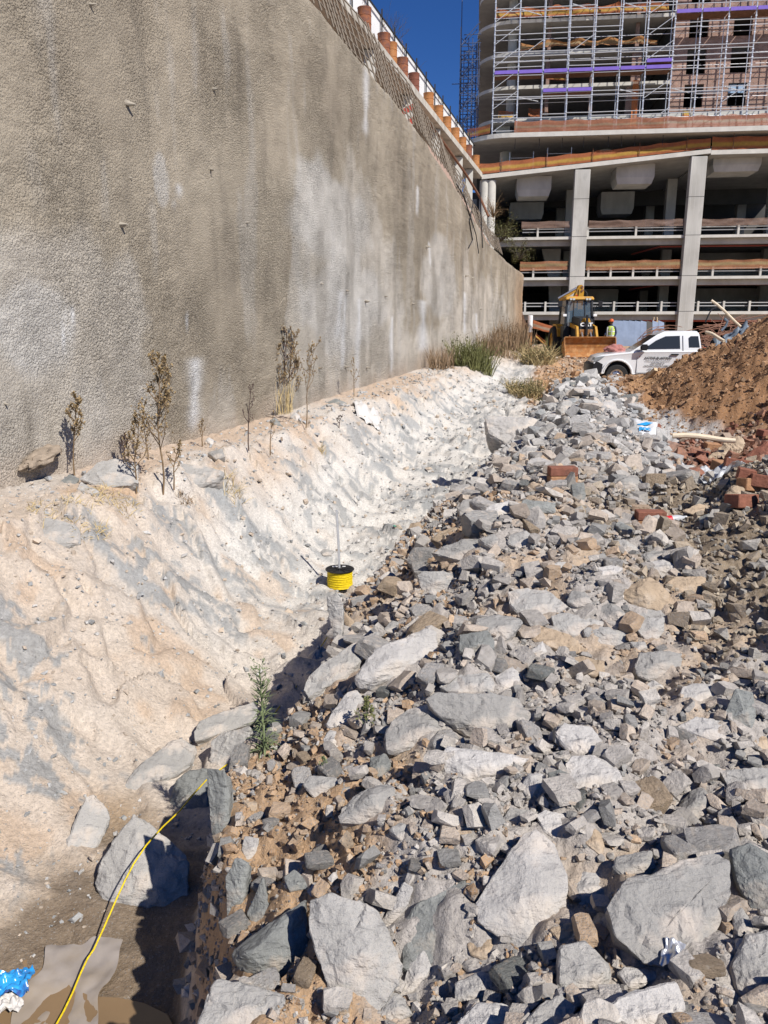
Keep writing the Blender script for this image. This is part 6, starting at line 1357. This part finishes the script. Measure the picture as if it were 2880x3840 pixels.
# ================================================================== ROPE SPOOL, YELLOW ROPE
sp = G(1275, 2205); spz = sp.z
M['rope'] = material('yellow_rope', (.78, .58, .015), .6, var=.25, vscale=60)
spool = thing('rope_spool', 'black plastic spool wound with yellow rope and a steel rod through it', 'spool', (sp.x, sp.y, spz))
R_ = .185
for z, nm in ((.0, 'lower_flange'), (.245, 'upper_flange')):
    f = MB().lathe([(R_ - .012, z), (R_, z + .006), (R_, z + .014), (R_ - .012, z + .018), (R_ - .02, z + .010), (.05, z + .010), (.05, z + .03), (.02, z + .03)], 36).build(nm, M['black'], spool, local=True, smooth=True, angle=30)
    for k in range(12):
        a = 2 * math.pi * k / 12; ca, sa = math.cos(a), math.sin(a); r = MB(); r.tube([(.05 * ca, .05 * sa, z + .016), ((R_ - .014) * ca, (R_ - .014) * sa, z + .016)], .005, 4); r.build('rib', M['black'], f, local=True)
    if z > 0: MB().box(-.10, -.03, .06, .10, z + .0185, z + .0205).build('paper_label', M['white_panel'], f, local=True); MB().box(.03, .07, .07, .10, z + .0185, z + .0205).build('paper_label', M['white_panel'], f, local=True)
mm = MB()
pts = []
for k in range(17 * 24):
    a = 2 * math.pi * k / 24; rr_ = R_ - .030 + .004 * math.sin(k * .37); pts.append((rr_ * math.cos(a), rr_ * math.sin(a), .024 + .215 * k / (17 * 24)))
mm.tube(pts, .0072, 5); mm.lathe([(R_ - .034, .022), (R_ - .034, .243)], 24); mm.build('rope_winding', M['rope'], spool, local=True, smooth=True)
MB().tube([(.0, .0, .02), (-.012, .0, .60), (-.03, .0, 1.03)], .0155, 10).build('steel_rod', M['steel'], spool, local=True, smooth=True)
rp = [(1244, 2363, -1.350), (1213, 2410, -1.420), (1181, 2459, -1.450), (1145, 2520, -1.480), (1108, 2580, -1.480), (1060, 2634, -1.450), (990, 2730, -1.420), (900, 2830, -1.380), (776, 2923, -1.300), (720, 2985, -1.250), (674, 3041, -1.180), (611, 3100, -1.130), (548, 3170, -1.100), (501, 3240, -1.130), (470, 3300, -1.180), (439, 3366, -1.240), (411, 3430, -1.290), (384, 3491, -1.320), (352, 3560, -1.350), (329, 3593, -1.360), (300, 3655, -1.370), (274, 3719, -1.380), (240, 3790, -1.385), (212, 3840, -1.385), (170, 3960, -1.390)]
pts = []
for sx, sy, zz in rp:
    d = ray(sx, sy); pts.append(ORG + d * ((zz - CAM_Z) / d.z))
P2 = []
for a, b in zip(pts, pts[1:]):
    for k in range(6): P2.append(a.lerp(b, k / 6))
rope = thing('rope', 'long yellow rope lying along the trench toward the bottom left corner', 'rope', pts[-1])
mm = MB(); mm.tube(P2, .0046, 6); mm.build('core_strand', M['rope'], rope, smooth=True)
M['rope_dark'] = material('dark_fleck', (.22, .16, .01), .7)
tw = []; tot = 0
for i, (a, b) in enumerate(zip(P2, P2[1:])):
    d = (b - a); L_ = d.length; u = d.orthogonal().normalized(); w = d.normalized().cross(u)
    n_ = max(1, int(L_ / .012))
    for k in range(n_): ph = (tot + L_ * k / n_) / .035 * 2 * math.pi; q = a + d * (k / n_); tw.append(q + (u * math.cos(ph) + w * math.sin(ph)) * .0035)
    tot += L_
mm = MB(); mm.tube(tw, .002, 4, False); mm.build('fleck_strand', M['rope_dark'], rope, smooth=True)

# ================================================================== BRICKS, TIMBER, LITTER
def brick_at(sx, sy, label, mat='brick', rz=.1, size=(.22, .105, .073), stack=0.0, tilt=(0, 0), group='loose bricks on the heap'):
    g = G(sx, sy); m = MB().box(-size[0] / 2, size[0] / 2, -size[1] / 2, size[1] / 2, 0, size[2]).mesh('brick', bevel=.006, seg=1)
    o = link('brick', m, M[mat]); o.location = g + Vector((0, 0, stack)); o.rotation_euler = (tilt[0], tilt[1], rz); tag(o, label, 'brick', group); return o
b1 = F_ = None
def crF(x, y): return (1950 + x / 1.784, 1500 + y / 1.784)
g1 = crF(280, 562); BS = (.42, .17, .135)
brick_at(*g1, 'tan brick, lower of the stacked pair on the rubble', 'brick_tan', .12, (.25, .125, .078))
brick_at(*g1, 'dark red brick, upper of the stacked pair on the rubble', 'brick', .05, (.25, .125, .078), .081)
g2 = crF(865, 860)
brick_at(*g2, 'tan brick under the burnt one beside the red can', 'brick_tan', -.1, (.22, .11, .07)); brick_at(*g2, 'burnt red brick lying on another beside the red can', 'brick', -.05, (.22, .11, .07), .073)
for i, (x, y, rz, lb) in enumerate(((1360, 480, .3, 'orange-red brick at the foot of the concrete lump'), (1450, 470, -.3, 'pale broken brick right of the concrete lump foot'), (1220, 390, .8, 'dark red brick left of the concrete lump'), (1560, 610, .2, 'hollow-looking red brick at the right below the mound'), (1500, 540, 1.2, 'broken red brick on the reddish earth'), (1640, 590, -.4, 'tan brick at the right frame edge'), (1280, 330, .1, 'brown brick half buried under the timber pole'), (1480, 720, .5, 'small reddish brick piece by the gravel mound'), (1625, 240, .6, 'large red brick lump at the right edge by the pole'))):
    brick_at(*crF(x, y), lb, 'brick' if i % 3 else 'brick_tan', rz, (.23, .13, .10), 0, (.15 * (-1) ** i, .1), 'bricks in the debris below the mound')
def pole(name, label, s0, s1, r, mat='wood', y0=None, y1=None, sq=False):
    p0 = G(*s0) if y0 is None else at_depth(*s0, y0); p1 = G(*s1) if y1 is None else at_depth(*s1, y1)
    mm = MB(); d = p1 - p0; mm.tube([p0.lerp(p1, t) + Vector((0, 0, .02 * math.sin(t * 5))) for t in (0, .2, .4, .6, .8, 1)], [r, r * 1.05, r, r * .96, r, r * .92], 4 if sq else 9)
    return tag(mm.build(name, M[mat], smooth=not sq), label, 'timber', 'loose timbers')
q0 = crF(1020, 240); q1 = crF(1440, 265)
pole('timber_pole', 'pale peeled pole lying across the debris below the brown mound', q0, q1, .04, 'wood_white', 11.2, 11.0)
pole('timber_plank', 'weathered plank leaning on the foot of the brown mound by the truck', (2355, 1495), (2460, 1382), .07, 'wood', 19.8, 19.0, True)
pole('timber_pole', 'pale pole jutting up steeply from the brown mound crest', (2668, 1127), (2778, 1222), .03, 'wood_white', 18.6, 18.2)
pole('timber_stick', 'short pale stick leaning out of the mound behind the truck', (2648, 1246), (2716, 1276), .04, 'wood_white', 18.6, 18.0)
# bent wire loop on the mound
for i, pts in enumerate(([(2725, 1290), (2740, 1310), (2738, 1330)], [(2755, 1310), (2765, 1280), (2785, 1277), (2782, 1300)])):
    mm = MB(); mm.tube([at_depth(a, b, 16.6) for a, b in pts], .016, 6); tag(mm.build('bent_wire', M['rust'], smooth=True), ('curved rusty wire sticking out of the mound', 'square-bent rusty wire hoop on the mound')[i], 'wire')
# blue-grey tarpaulin scrap and cable on the mound crest
def crumple(name, label, cat, centre, ux, uy, mat, seed, amp=.06, n=26, flat=.5, drape=0):
    t = np.linspace(-.5, .5, n); X = np.zeros((n, n)); Y = X.copy(); Z = X.copy()
    for i in range(n):
        for j in range(n):
            r_ = 1 + .35 * mnoise.noise((math.atan2(t[i], t[j]) * 1.3, seed, 0)); p = Vector(centre) + Vector(ux) * t[j] * r_ + Vector(uy) * t[i] * r_
            fld = abs(mnoise.noise((t[i] * 3.2, t[j] * 3.2, seed))) * 1.6 + .5 * abs(mnoise.noise((t[i] * 8, t[j] * 8, seed + 4)))
            X[i, j], Y[i, j] = p.x, p.y; Z[i, j] = p.z + amp * (fld - .15)
    if drape: Z = Hn(X, Y) + (Z - Vector(centre).z) + drape
    return tag(link(name, grid_mesh(name, X, Y, Z), M[mat]), label, cat)
M['tarp'] = material('blue_grey_tarp', (.16, .20, .25), .5, var=.3, vscale=6); M['cement_bag'] = material('white_cement_bag', (.62, .62, .62), .6, var=.25, vscale=8); M['plastic'] = material('clear_plastic', (.70, .72, .74), .25, spec=.6, alpha=.7)
M['blue_plastic'] = material('blue_plastic_bag', (.03, .30, .68), .25, spec=.6, var=.35, vscale=10, col2=(.05, .07, .26), cscale=9, cthr=.56); M['white_plastic'] = material('milky_plastic', (.62, .59, .55), .45, spec=.4, var=.15, vscale=5)
M['foil'] = material('silver_foil', (.75, .75, .75), .35, metal=.6); M['film'] = material('muddy_plastic_film', (.30, .25, .20), .85, spec=.1, var=.2, vscale=3, col2=(.33, .29, .26), cscale=2.5)
M['film'].node_tree.nodes['Principled BSDF'].inputs['Specular IOR Level'].default_value = .05
c = at_depth(2748, 1232, 18.3); crumple('tarpaulin', 'blue-grey tarpaulin scrap under the steep pole on the mound crest', 'tarpaulin', c + Vector((.0, 0, -.25)), (.75, 0, .45), (0, .5, .2), 'tarp', 3, .2)
mm = MB(); mm.tube([at_depth(a, b, 18.4) for a, b in ((2690, 1152), (2668, 1160), (2655, 1185), (2645, 1208))], .018, 6); tag(mm.build('cable', M['hose'], smooth=True), 'dark cable curling off the steep pole', 'cable')
mm = MB(); mm.tube([at_depth(a, b, 18.6) for a, b in ((2705, 1240), (2722, 1222), (2728, 1205), (2716, 1195))], .03, 6); tag(mm.build('hose_scrap', M['tarp'], smooth=True), 'grey hose end sticking up beside the tarpaulin', 'hose')
def litter(name, label, cat, sx, sy, w, d, mat, seed, amp=.05, lift=.04, slope=(0, 0)):
    g = G(sx, sy); return crumple(name, label, cat, g + Vector((0, 0, lift)), (w, .05, slope[0]), (-.05, d, slope[1]), mat, seed, amp, drape=lift)
g = G(2418, 1640); bm = bmesh.new(); bmesh.ops.create_cube(bm, size=1); bmesh.ops.subdivide_edges(bm, edges=bm.edges[:], cuts=9, use_grid_fill=True)
for v in bm.verts:
    x, y, z = v.co; e = (1 - (2 * abs(x)) ** 4) * (1 - (2 * abs(y)) ** 4); k = mnoise.noise((x * 4, y * 4, 7)) * .05 + abs(mnoise.noise((x * 9, y * 9, 2))) * .03
    v.co = (x * .50 * (1 + .1 * mnoise.noise((y * 5, 0, 1))), y * .62, z * (.03 + .14 * max(e, 0)) + k * (.4 + e))
bag = link('cement_bag', to_mesh(bm, 'cement_bag', 50), M['cement_bag']); bag.scale = (.78, .78, .78); bag.location = g + Vector((0, .1, .08)); bag.rotation_euler = (math.radians(34), math.radians(8), math.radians(-18)); tag(bag, 'crumpled white cement bag with blue print at the heap edge', 'bag')
bp = material('blue_print', (.02, .30, .62), .6)
lt = lettering('pnc', .15, (.02, -.08, .115), bp, bag, .008); lt.rotation_euler = (0, 0, .1)
bl = MB().prism([(-.15, .04), (.02, .05), (.15, .17), (.02, .16)], .112, .118, 'z').build('print_arrow', bp, bag, local=True)
litter('plastic_sheet', 'crumpled white plastic sheet draped on the far slope below the wall', 'plastic sheet', 1375, 1550, .55, .75, 'white_plastic', 12, .10, .02)
litter('plastic_bag', 'blue plastic bag lying in the muddy water at the bottom left', 'bag', 45, 3730, .17, .15, 'blue_plastic', 5, .05, .06)
litter('plastic_bag', 'small whitish wrapper beside the blue bag', 'wrapper', 40, 3800, .10, .08, 'white_plastic', 6, .03, .05)
litter('plastic_film', 'dull grey muddy plastic film spread across the puddle', 'plastic film', 265, 3710, .38, .5, 'film', 15, .010, .022)
litter('plastic_bag', 'transparent plastic bag among brick debris by the brown mound', 'bag', 2620, 1780, .35, .3, 'plastic', 21, .08, .05); litter('plastic_bag', 'crumpled clear bag at the edge of the reddish earth', 'bag', 2690, 1800, .32, .28, 'plastic', 22, .08, .05)
litter('plastic_wrapper', 'small dark blue wrapper near the clear bags', 'wrapper', 2580, 1797, .12, .10, 'blue_plastic', 23, .05, .04); litter('paper_scrap', 'white paper scrap on the sandy trench lip', 'paper', 1545, 2035, .10, .06, 'white_plastic', 24, .02, .02)
litter('foil_wrapper', 'shiny silver foil scrap under the flat grey-green slab', 'foil', 2520, 3605, .03, .028, 'foil', 25, .008, .03)
litter('plastic_scrap', 'tiny green plastic scrap on the trench lip', 'scrap', 1490, 1978, .09, .05, 'green_plastic' if M.setdefault('green_plastic', material('green_plastic', (.02, .40, .28), .4)) else '', 26, .02, .02)
gcan = G(2520, 1975); can = thing('drink_bottle', 'red labelled drink bottle lying beside the burnt brick', 'bottle', gcan, .15)
mm = MB(); mm.lathe([(.028, 0), (.030, .02), (.030, .13), (.024, .16), (.012, .19), (.012, .215)], 14); o = mm.build('bottle_body', M['plastic'], can, local=True, smooth=True); o.rotation_euler = (0, math.radians(84), 0); o.location = (-.1, 0, .05)
o = MB().lathe([(.0312, .03), (.0312, .09)], 14).build('label_band', material('red_label', (.60, .02, .03), .4), can, local=True, smooth=True); o.rotation_euler = (0, math.radians(84), 0); o.location = (-.1, 0, .05)

# broken shotcrete flap over a hole at the wall foot
g = on_wall(130, 1715, 0); bm = bmesh.new(); bmesh.ops.create_icosphere(bm, subdivisions=4, radius=1)
for v in bm.verts:
    n_ = mnoise.fractal(v.co * 2.3, 1, 2, 4) * .3; v.co = Vector((v.co.x * .13, v.co.y * .30, v.co.z * .10)) * (1 + n_)
o = link('broken_shotcrete', to_mesh(bm, 'broken_shotcrete', 40), M['shot_dark']); o.location = g + NV * .10; o.rotation_euler = (.25, 0, -.3); tag(o, 'brown broken shotcrete flap sticking out at the wall foot near the left edge', 'concrete lump')

# ================================================================== PLANTS
M['dry_stem'] = material('dry_stem', (.22, .15, .085), .9, var=.3, vscale=20); M['dry_head'] = material('dry_seed_heads', (.31, .22, .11), .9, var=.35, vscale=30)
M['dark_stem'] = material('dark_dead_stem', (.10, .065, .055), .9); M['straw'] = material('straw_grass', (.56, .43, .22), .9, var=.25, vscale=20); M['straw_red'] = material('reddish_dry_grass', (.27, .185, .11), .9, var=.3, vscale=14)
M['leaf_green'] = material('weed_leaf', (.19, .23, .11), .8, var=.35, vscale=18); M['leaf_olive'] = material('olive_leaf', (.12, .12, .045), .85, var=.35, vscale=9); M['grass_green'] = material('green_grass', (.17, .175, .065), .8, var=.35, vscale=9); M['bark'] = material('twig_bark', (.10, .085, .075), .9)
def leafquad(m, p, d, L_, w, up=Vector((0, 0, 1))):
    d = d.normalized(); s = d.cross(up); s = s.normalized() if s.length > .01 else Vector((1, 0, 0)); mid = p + d * L_ * .5 + up * L_ * .06
    m.add([p, mid - s * w, p + d * L_ - up * L_ * .05, mid + s * w], [(0, 1, 2, 3)])
def weed(label, base, h, seed, lean=(0, 0), branches=9, headmat='dry_head', stemmat='dry_stem', spread=.30, from_=.35, headn=7, headsize=.022, r0=.011, group='tall dry weeds along the wall foot', name='dry_weed'):
    r = random.Random(seed); t = thing(name, label, 'weed', base, 0, group); st = MB(); hd = MB()
    top = Vector((lean[0] * h, lean[1] * h, h)); P = lambda k: Vector((top.x * k * k, top.y * k * k, h * k)) + Vector((mnoise.noise((k * 3, seed, 0)), mnoise.noise((k * 3, seed, 5)), 0)) * .03 * h
    st.tube([P(k / 8) for k in range(9)], [r0 * (1 - .75 * k / 8) for k in range(9)], 5)
    for i in range(branches):
        k = from_ + (1 - from_) * (i + r.random()) / branches; a = r.uniform(0, 6.28); L_ = spread * h * (1.15 - k) * r.uniform(.6, 1.2) + .04 * h; p = P(k)
        e = p + Vector((math.cos(a) * L_ * .55, math.sin(a) * L_ * .55, L_ * .9)); mid = p.lerp(e, .5) + Vector((math.cos(a), math.sin(a), -.2)) * L_ * .12
        st.tube([p, mid, e], [r0 * .55, r0 * .45, r0 * .3], 4)
        for j in range(headn):
            q = mid.lerp(e, r.random() * 1.1) + Vector((r.gauss(0, .3), r.gauss(0, .3), r.gauss(0, .3))) * L_ * .35; d = Vector((r.gauss(0, 1), r.gauss(0, 1), r.uniform(.2, 1.5)))
            leafquad(hd, q, d, headsize * r.uniform(.8, 1.8), headsize * .42); leafquad(hd, q, d.cross(Vector((1, .3, 0))) + d * .3, headsize * r.uniform(.8, 1.6), headsize * .4)
            if r.random() < .5: st.tube([mid.lerp(e, .4), q], r0 * .26, 3, False)
    for j in range(int(headn * 2)):
        q = P(r.uniform(.88, 1)) + Vector((r.gauss(0, .02), r.gauss(0, .02), 0)) * h; leafquad(hd, q, Vector((r.gauss(0, 1), r.gauss(0, 1), 1.2)), headsize * 1.3, headsize * .42)
    st.build('stem', M[stemmat], t, local=True); tag(hd.build('seed_heads', M[headmat], t, local=True), kind='stuff'); return t
def weed_px(label, b, t, seed, **k):
    cb = crop('G', b); ct = crop('G', t); g = G(*cb); top = at_depth(*ct, g.y); h = top.z - g.z; return weed(label, g, h, seed, lean=((top.x - g.x) / h, 0), **k)
weed_px('tallest single dry weed standing left of the white streak', (705, 870), (680, 285), 1, branches=24, from_=.34, headn=15, spread=.28, headsize=.032, r0=.013)
weed_px('thin dry weed nearest the left end of the wall foot', (322, 790), (340, 455), 2, branches=16, from_=.42, headn=13, headsize=.028)
weed_px('short dry weed just left of the tallest weed', (590, 880), (605, 540), 3, branches=16, from_=.3, headn=12, headsize=.024)
weed_px('small dry weed at the right side of the tallest weed', (752, 850), (775, 645), 4, branches=8, headn=8)
weed_px('wispy dry weed leaning at the right of the dense cluster', (1322, 582), (1368, 215), 5, branches=12, from_=.4, headn=9, headsize=.03)
weed_px('bare dark weed stalk in front of the dense cluster', (1075, 680), (1082, 400), 6, branches=8, headn=3, stemmat='dark_stem', headmat='dark_stem')
weed_px('slender dry weed between the bare stalk and the dense cluster', (1168, 700), (1180, 520), 7, branches=5, headn=4)
weed_px('sparse thin weed by the white plastic sheet', (1530, 450), (1528, 285), 8, branches=8, headn=3, headsize=.03)
weed_px('dark dead weed at the wall behind the short dry weed', (540, 715), (540, 610), 9, branches=12, headn=5, stemmat='dark_stem', headmat='dark_stem', spread=.5)
weed_px('tiny dark weed on the slope below the plastic sheet', (1465, 585), (1475, 530), 10, branches=7, headn=4, stemmat='dark_stem', headmat='dark_stem', spread=.5)
weed_px('short brown weed behind the wall-foot boulder', (640, 720), (612, 545), 13, branches=9, headn=7)
weed_px('small brown weed beside the white stone', (875, 660), (870, 545), 14, branches=6, headn=5)
for i, (bx_, by_, tx, ty) in enumerate(((1200, 520, 1195, 230), (1225, 515, 1240, 170), (1250, 505, 1275, 165), (1150, 525, 1150, 330), (1130, 530, 1120, 390), (1180, 520, 1185, 280), (1262, 500, 1285, 300))):
    weed_px('dry stalk of the dense weed cluster at the wall foot', (bx_, by_), (tx, ty), 30 + i, branches=16, from_=.3, headn=9, headsize=.035, stemmat=('dry_stem', 'dark_stem')[i % 2], group='stalks of the dense weed cluster', r0=.019)
def tuft(label, g, n, h, spread, mat, seed, name='grass_tuft', cat='grass', lay=.5, width=.004, group='dry grass tufts', leafy=0, leafmat=None):
    r = random.Random(seed); t = thing(name, label, cat, g, 0, group); m = MB(); lf = MB()
    for i in range(n):
        a = r.uniform(0, 6.28); rad = spread * math.sqrt(r.random()); p = Vector((math.cos(a) * rad, math.sin(a) * rad, 0)); p.z = hz(g.x + p.x, g.y + p.y) - g.z - .01
        L_ = h * r.uniform(.5, 1.1); b = r.uniform(0, 6.28); ln = lay * r.uniform(.2, 1.2); d = Vector((math.cos(b) * ln, math.sin(b) * ln, 1)).normalized()
        q1 = p + d * L_ * .5; q2 = q1 + (d + Vector((math.cos(b), math.sin(b), -.5)) * ln * .5).normalized() * L_ * .5; s = d.cross(Vector((r.gauss(0, 1), r.gauss(0, 1), .1))).normalized() * width
        m.add([p - s, p + s, q1 + s * .8, q1 - s * .8, q2], [(0, 1, 2, 3), (3, 2, 4)])
        for k in range(leafy): leafquad(lf, p.lerp(q2, r.uniform(.3, 1)), Vector((r.gauss(0, 1), r.gauss(0, 1), r.gauss(.4, .6))), width * 6 * r.uniform(.7, 1.5), width * 1.6)
    tag(m.build('blades', M[mat], t, local=True), kind='stuff')
    if leafy: tag(lf.build('leaves', M[leafmat or mat], t, local=True), kind='stuff')
    return t
def G_(x, y): return G(*crop('G', (x, y)))
tuft('straw-coloured grass tuft on the orange soil edge of the ledge', G_(1000, 830), 60, .34, .16, 'straw', 41, lay=1.3)
tuft('low straw grass mat in front of the wall-foot boulder', G_(300, 930), 220, .14, .38, 'straw', 42, lay=1.6)
tuft('low straw grass right of the grass mat', G_(490, 900), 160, .16, .28, 'straw', 43, lay=1.6)
tuft('small straw tuft hanging on the slope below the plastic sheet', G_(1392, 690), 40, .2, .06, 'straw', 44, lay=.8)
tuft('small orange-brown tuft under the tallest weed', G_(800, 890), 50, .13, .10, 'straw_red', 45, lay=1.0)
tuft('straw undergrowth of the dense weed cluster', G_(1190, 520), 260, .85, .35, 'straw', 46, lay=.25, width=.006)
tuft('leafy green grass clump at the far foot of the wall', at_depth(1770, 1385, 27.5) * 1 + Vector((0, 0, hz(at_depth(1770, 1385, 27.5).x, 27.5) - at_depth(1770, 1385, 27.5).z)), 420, 1.15, .75, 'grass_green', 47, lay=.45, width=.014, group='brush at the far wall foot', leafy=2, leafmat='leaf_olive')
def far_tuft(label, sx, Y, n, h, sp_, mat, seed, **k):
    p = at_depth(sx, 1300, Y); p.z = hz(p.x, p.y); return tuft(label, p, n, h, sp_, mat, seed, group='brush at the far wall foot', **k)
far_tuft('reddish dry brush left of the green grass clump', 1655, 25.6, 160, .85, .45, 'straw_red', 48, lay=.4, width=.010)
far_tuft('tall brown dry brush right of the green grass clump', 1860, 33, 300, 1.25, .9, 'straw_red', 49, lay=.25, width=.014, leafy=1)
far_tuft('dense brown dry brush at the very end of the wall', 1925, 38, 380, 1.7, 1.0, 'straw_red', 50, lay=.22, width=.016, leafy=1)
far_tuft('olive bush on the tan bank beside the drive', 1975, 24.0, 420, .62, .55, 'straw', 51, lay=.8, width=.010, leafy=4, leafmat='leaf_olive', cat='bush', name='bush')
far_tuft('olive bush farther along the bank near the bucket', 2020, 31.0, 420, .95, .7, 'straw', 52, lay=.8, width=.012, leafy=4, leafmat='leaf_olive', cat='bush', name='bush')
far_tuft('small green weed patch at the drive edge', 2040, 22.6, 120, .22, .2, 'grass_green', 53, lay=.9, width=.008)
far_tuft('low olive weeds left of the backhoe', 2095, 44, 240, 1.0, .8, 'leaf_olive', 54, lay=.5, width=.014, leafy=2)
# bush hanging over the end of the wall
def bush(label, c, rx, ry, rz_, n, seed, mats=('leaf_olive', 'bark'), size=.07):
    r = random.Random(seed); t = thing('bush', label, 'bush', c); lf = MB(); tw = MB()
    for i in range(26):
        d = Vector((r.gauss(0, 1) * rx, r.gauss(0, 1) * ry, r.uniform(-.3, 1.2) * rz_)); tw.tube([(0, 0, -.2), d * .5 + Vector((0, 0, .1)), d], [.02, .012, .006], 4, False)
        for k in range(n // 26):
            q = d * r.uniform(.4, 1.1) + Vector((r.gauss(0, .16) * rx, r.gauss(0, .16) * ry, r.gauss(0, .16) * rz_)); leafquad(lf, q, Vector((r.gauss(0, 1), r.gauss(0, 1), r.gauss(.2, .8))), size * r.uniform(.6, 1.5), size * .28)
    tag(lf.build('leaves', M[mats[0]], t, local=True), kind='stuff'); tw.build('twigs', M[mats[1]], t, local=True); return t
p = on_wall(1880, 890, .3); bush('olive bush hanging over the top of the wall near its far end', p, .55, 1.4, .75, 2600, 61)
p = on_wall(1945, 960, .15); bush('smaller dry olive bush spilling over the wall end', p, .35, .9, .7, 1500, 62)
p = on_wall(1850, 800, 1.0); bush('sparse weeds on the bank beside the corner column', p, .4, .9, .8, 700, 63, ('dry_head', 'dry_stem'), .05)
# the green fleabane on the trench lip
g = G(995, 2830); top = at_depth(985, 2490, g.y); hF = top.z - g.z
fl = thing('fleabane_weed', 'tall green feathery weed growing on the trench lip', 'weed', g); st = MB(); lf = MB(); r = random.Random(77)
st.tube([(0, 0, -.03), (-.006, 0, hF * .4), (-.01, 0, hF * .75), (-.012, 0, hF)], [.006, .005, .0035, .002], 6)
for i in range(170):
    k = r.random() ** 1.15 * .86; a = i * 2.4; L_ = .115 * (1 - .62 * k) * r.uniform(.7, 1.2) * hF / .5; d = Vector((math.cos(a), math.sin(a), r.uniform(.15, .9))); p = Vector((-.01 * k, 0, k * hF)); w = .0042 * hF / .5
    d.normalize(); m1 = p + d * L_ * .55; e = m1 + (d + Vector((0, 0, -.55 if k < .5 else .2))).normalized() * L_ * .45; s = d.cross(Vector((0, 0, 1))).normalized() * w
    lf.add([p - s * .5, p + s * .5, m1 + s, m1 - s, e], [(0, 1, 2, 3), (3, 2, 4)])
for i in range(16):
    k = r.uniform(.72, 1); a = r.uniform(0, 6.28); p = Vector((-.011, 0, k * hF)); e = p + Vector((math.cos(a), math.sin(a), .7)) * .07 * hF / .5 * (1.5 - k); st.tube([p, e], .0014, 3, False)
    for j in range(5): leafquad(lf, e + Vector((r.gauss(0, .006), r.gauss(0, .006), r.gauss(0, .006))), Vector((r.gauss(0, 1), r.gauss(0, 1), 1)), .016, .005)
st.build('stem', M['leaf_green'], fl, local=True); tag(lf.build('leaves', M['leaf_green'], fl, local=True), kind='stuff')
g = G(1375, 2740); weed('small yellow-green weed beside the speckled oblong stone', g, .16, 81, branches=14, headmat='grass_green', stemmat='leaf_green', from_=.1, headn=6, headsize=.014, r0=.003, spread=.5, group='small weeds on the heap')
g = G(1212, 2915); weed('tiny weed sprig on the jutting grey stone', g + Vector((0, 0, .04)), .06, 82, branches=8, headmat='leaf_green', stemmat='leaf_green', from_=.1, headn=4, headsize=.008, r0=.002, spread=.5, group='small weeds on the heap')
# seedlings in the drums and bare trees above the fence
for i, q in enumerate(drum_pos):
    if i in (0, 1, 3, 6, 8): weed('dry sprigs growing out of the oil drum, ' + ordn[i] + ' in the row', q + Vector((0, 0, .86)), (.5, .55, .8, .5, .5)[(0, 1, 3, 6, 8).index(i)], 90 + i, branches=9, headmat='dry_head', from_=.1, headn=4, headsize=.03, spread=.5, group='plants in the oil drums', name='drum_plant')
def tree(label, base, h, seed, lean):
    r = random.Random(seed); t = thing('bare_tree', label, 'tree', base, 0, 'bare trees behind the fence'); tr = MB(); cr = MB()
    def grow(p, d, L_, rad, lev):
        q = p + d * L_; (tr if lev == 0 else cr).tube([p, p.lerp(q, .5) + Vector((r.gauss(0, .05), r.gauss(0, .05), 0)) * L_, q], [rad, rad * .8, rad * .6], 5, False)
        if lev >= 5: return
        for k in range(r.choice([2, 3]) if lev < 4 else 2):
            a = r.uniform(0, 6.28); s = r.uniform(.3, .7); nd = (d + Vector((math.cos(a), math.sin(a), r.uniform(-.1, .5))) * s).normalized(); grow(q if k else p.lerp(q, .75), nd, L_ * r.uniform(.6, .85), rad * .55, lev + 1)
    grow(Vector((0, 0, 0)), (Vector((lean, 0, 1))).normalized(), h * .30, .09, 0)
    tr.build('trunk', M['bark'], t, local=True); cr.build('branches', M['bark'], t, local=True)
for i, (sx, sy, h, off, ln) in enumerate(((1540, 190, 6.0, 11, .35), (1490, 60, 6.5, 13, .2))):
    p = on_wall(sx, sy, off); tree(('bare branching tree behind the white fence', 'taller bare tree farther behind the fence')[i], Vector((p.x - 1.2, p.y, p.z - h * .85)), h, 5 + i, ln)
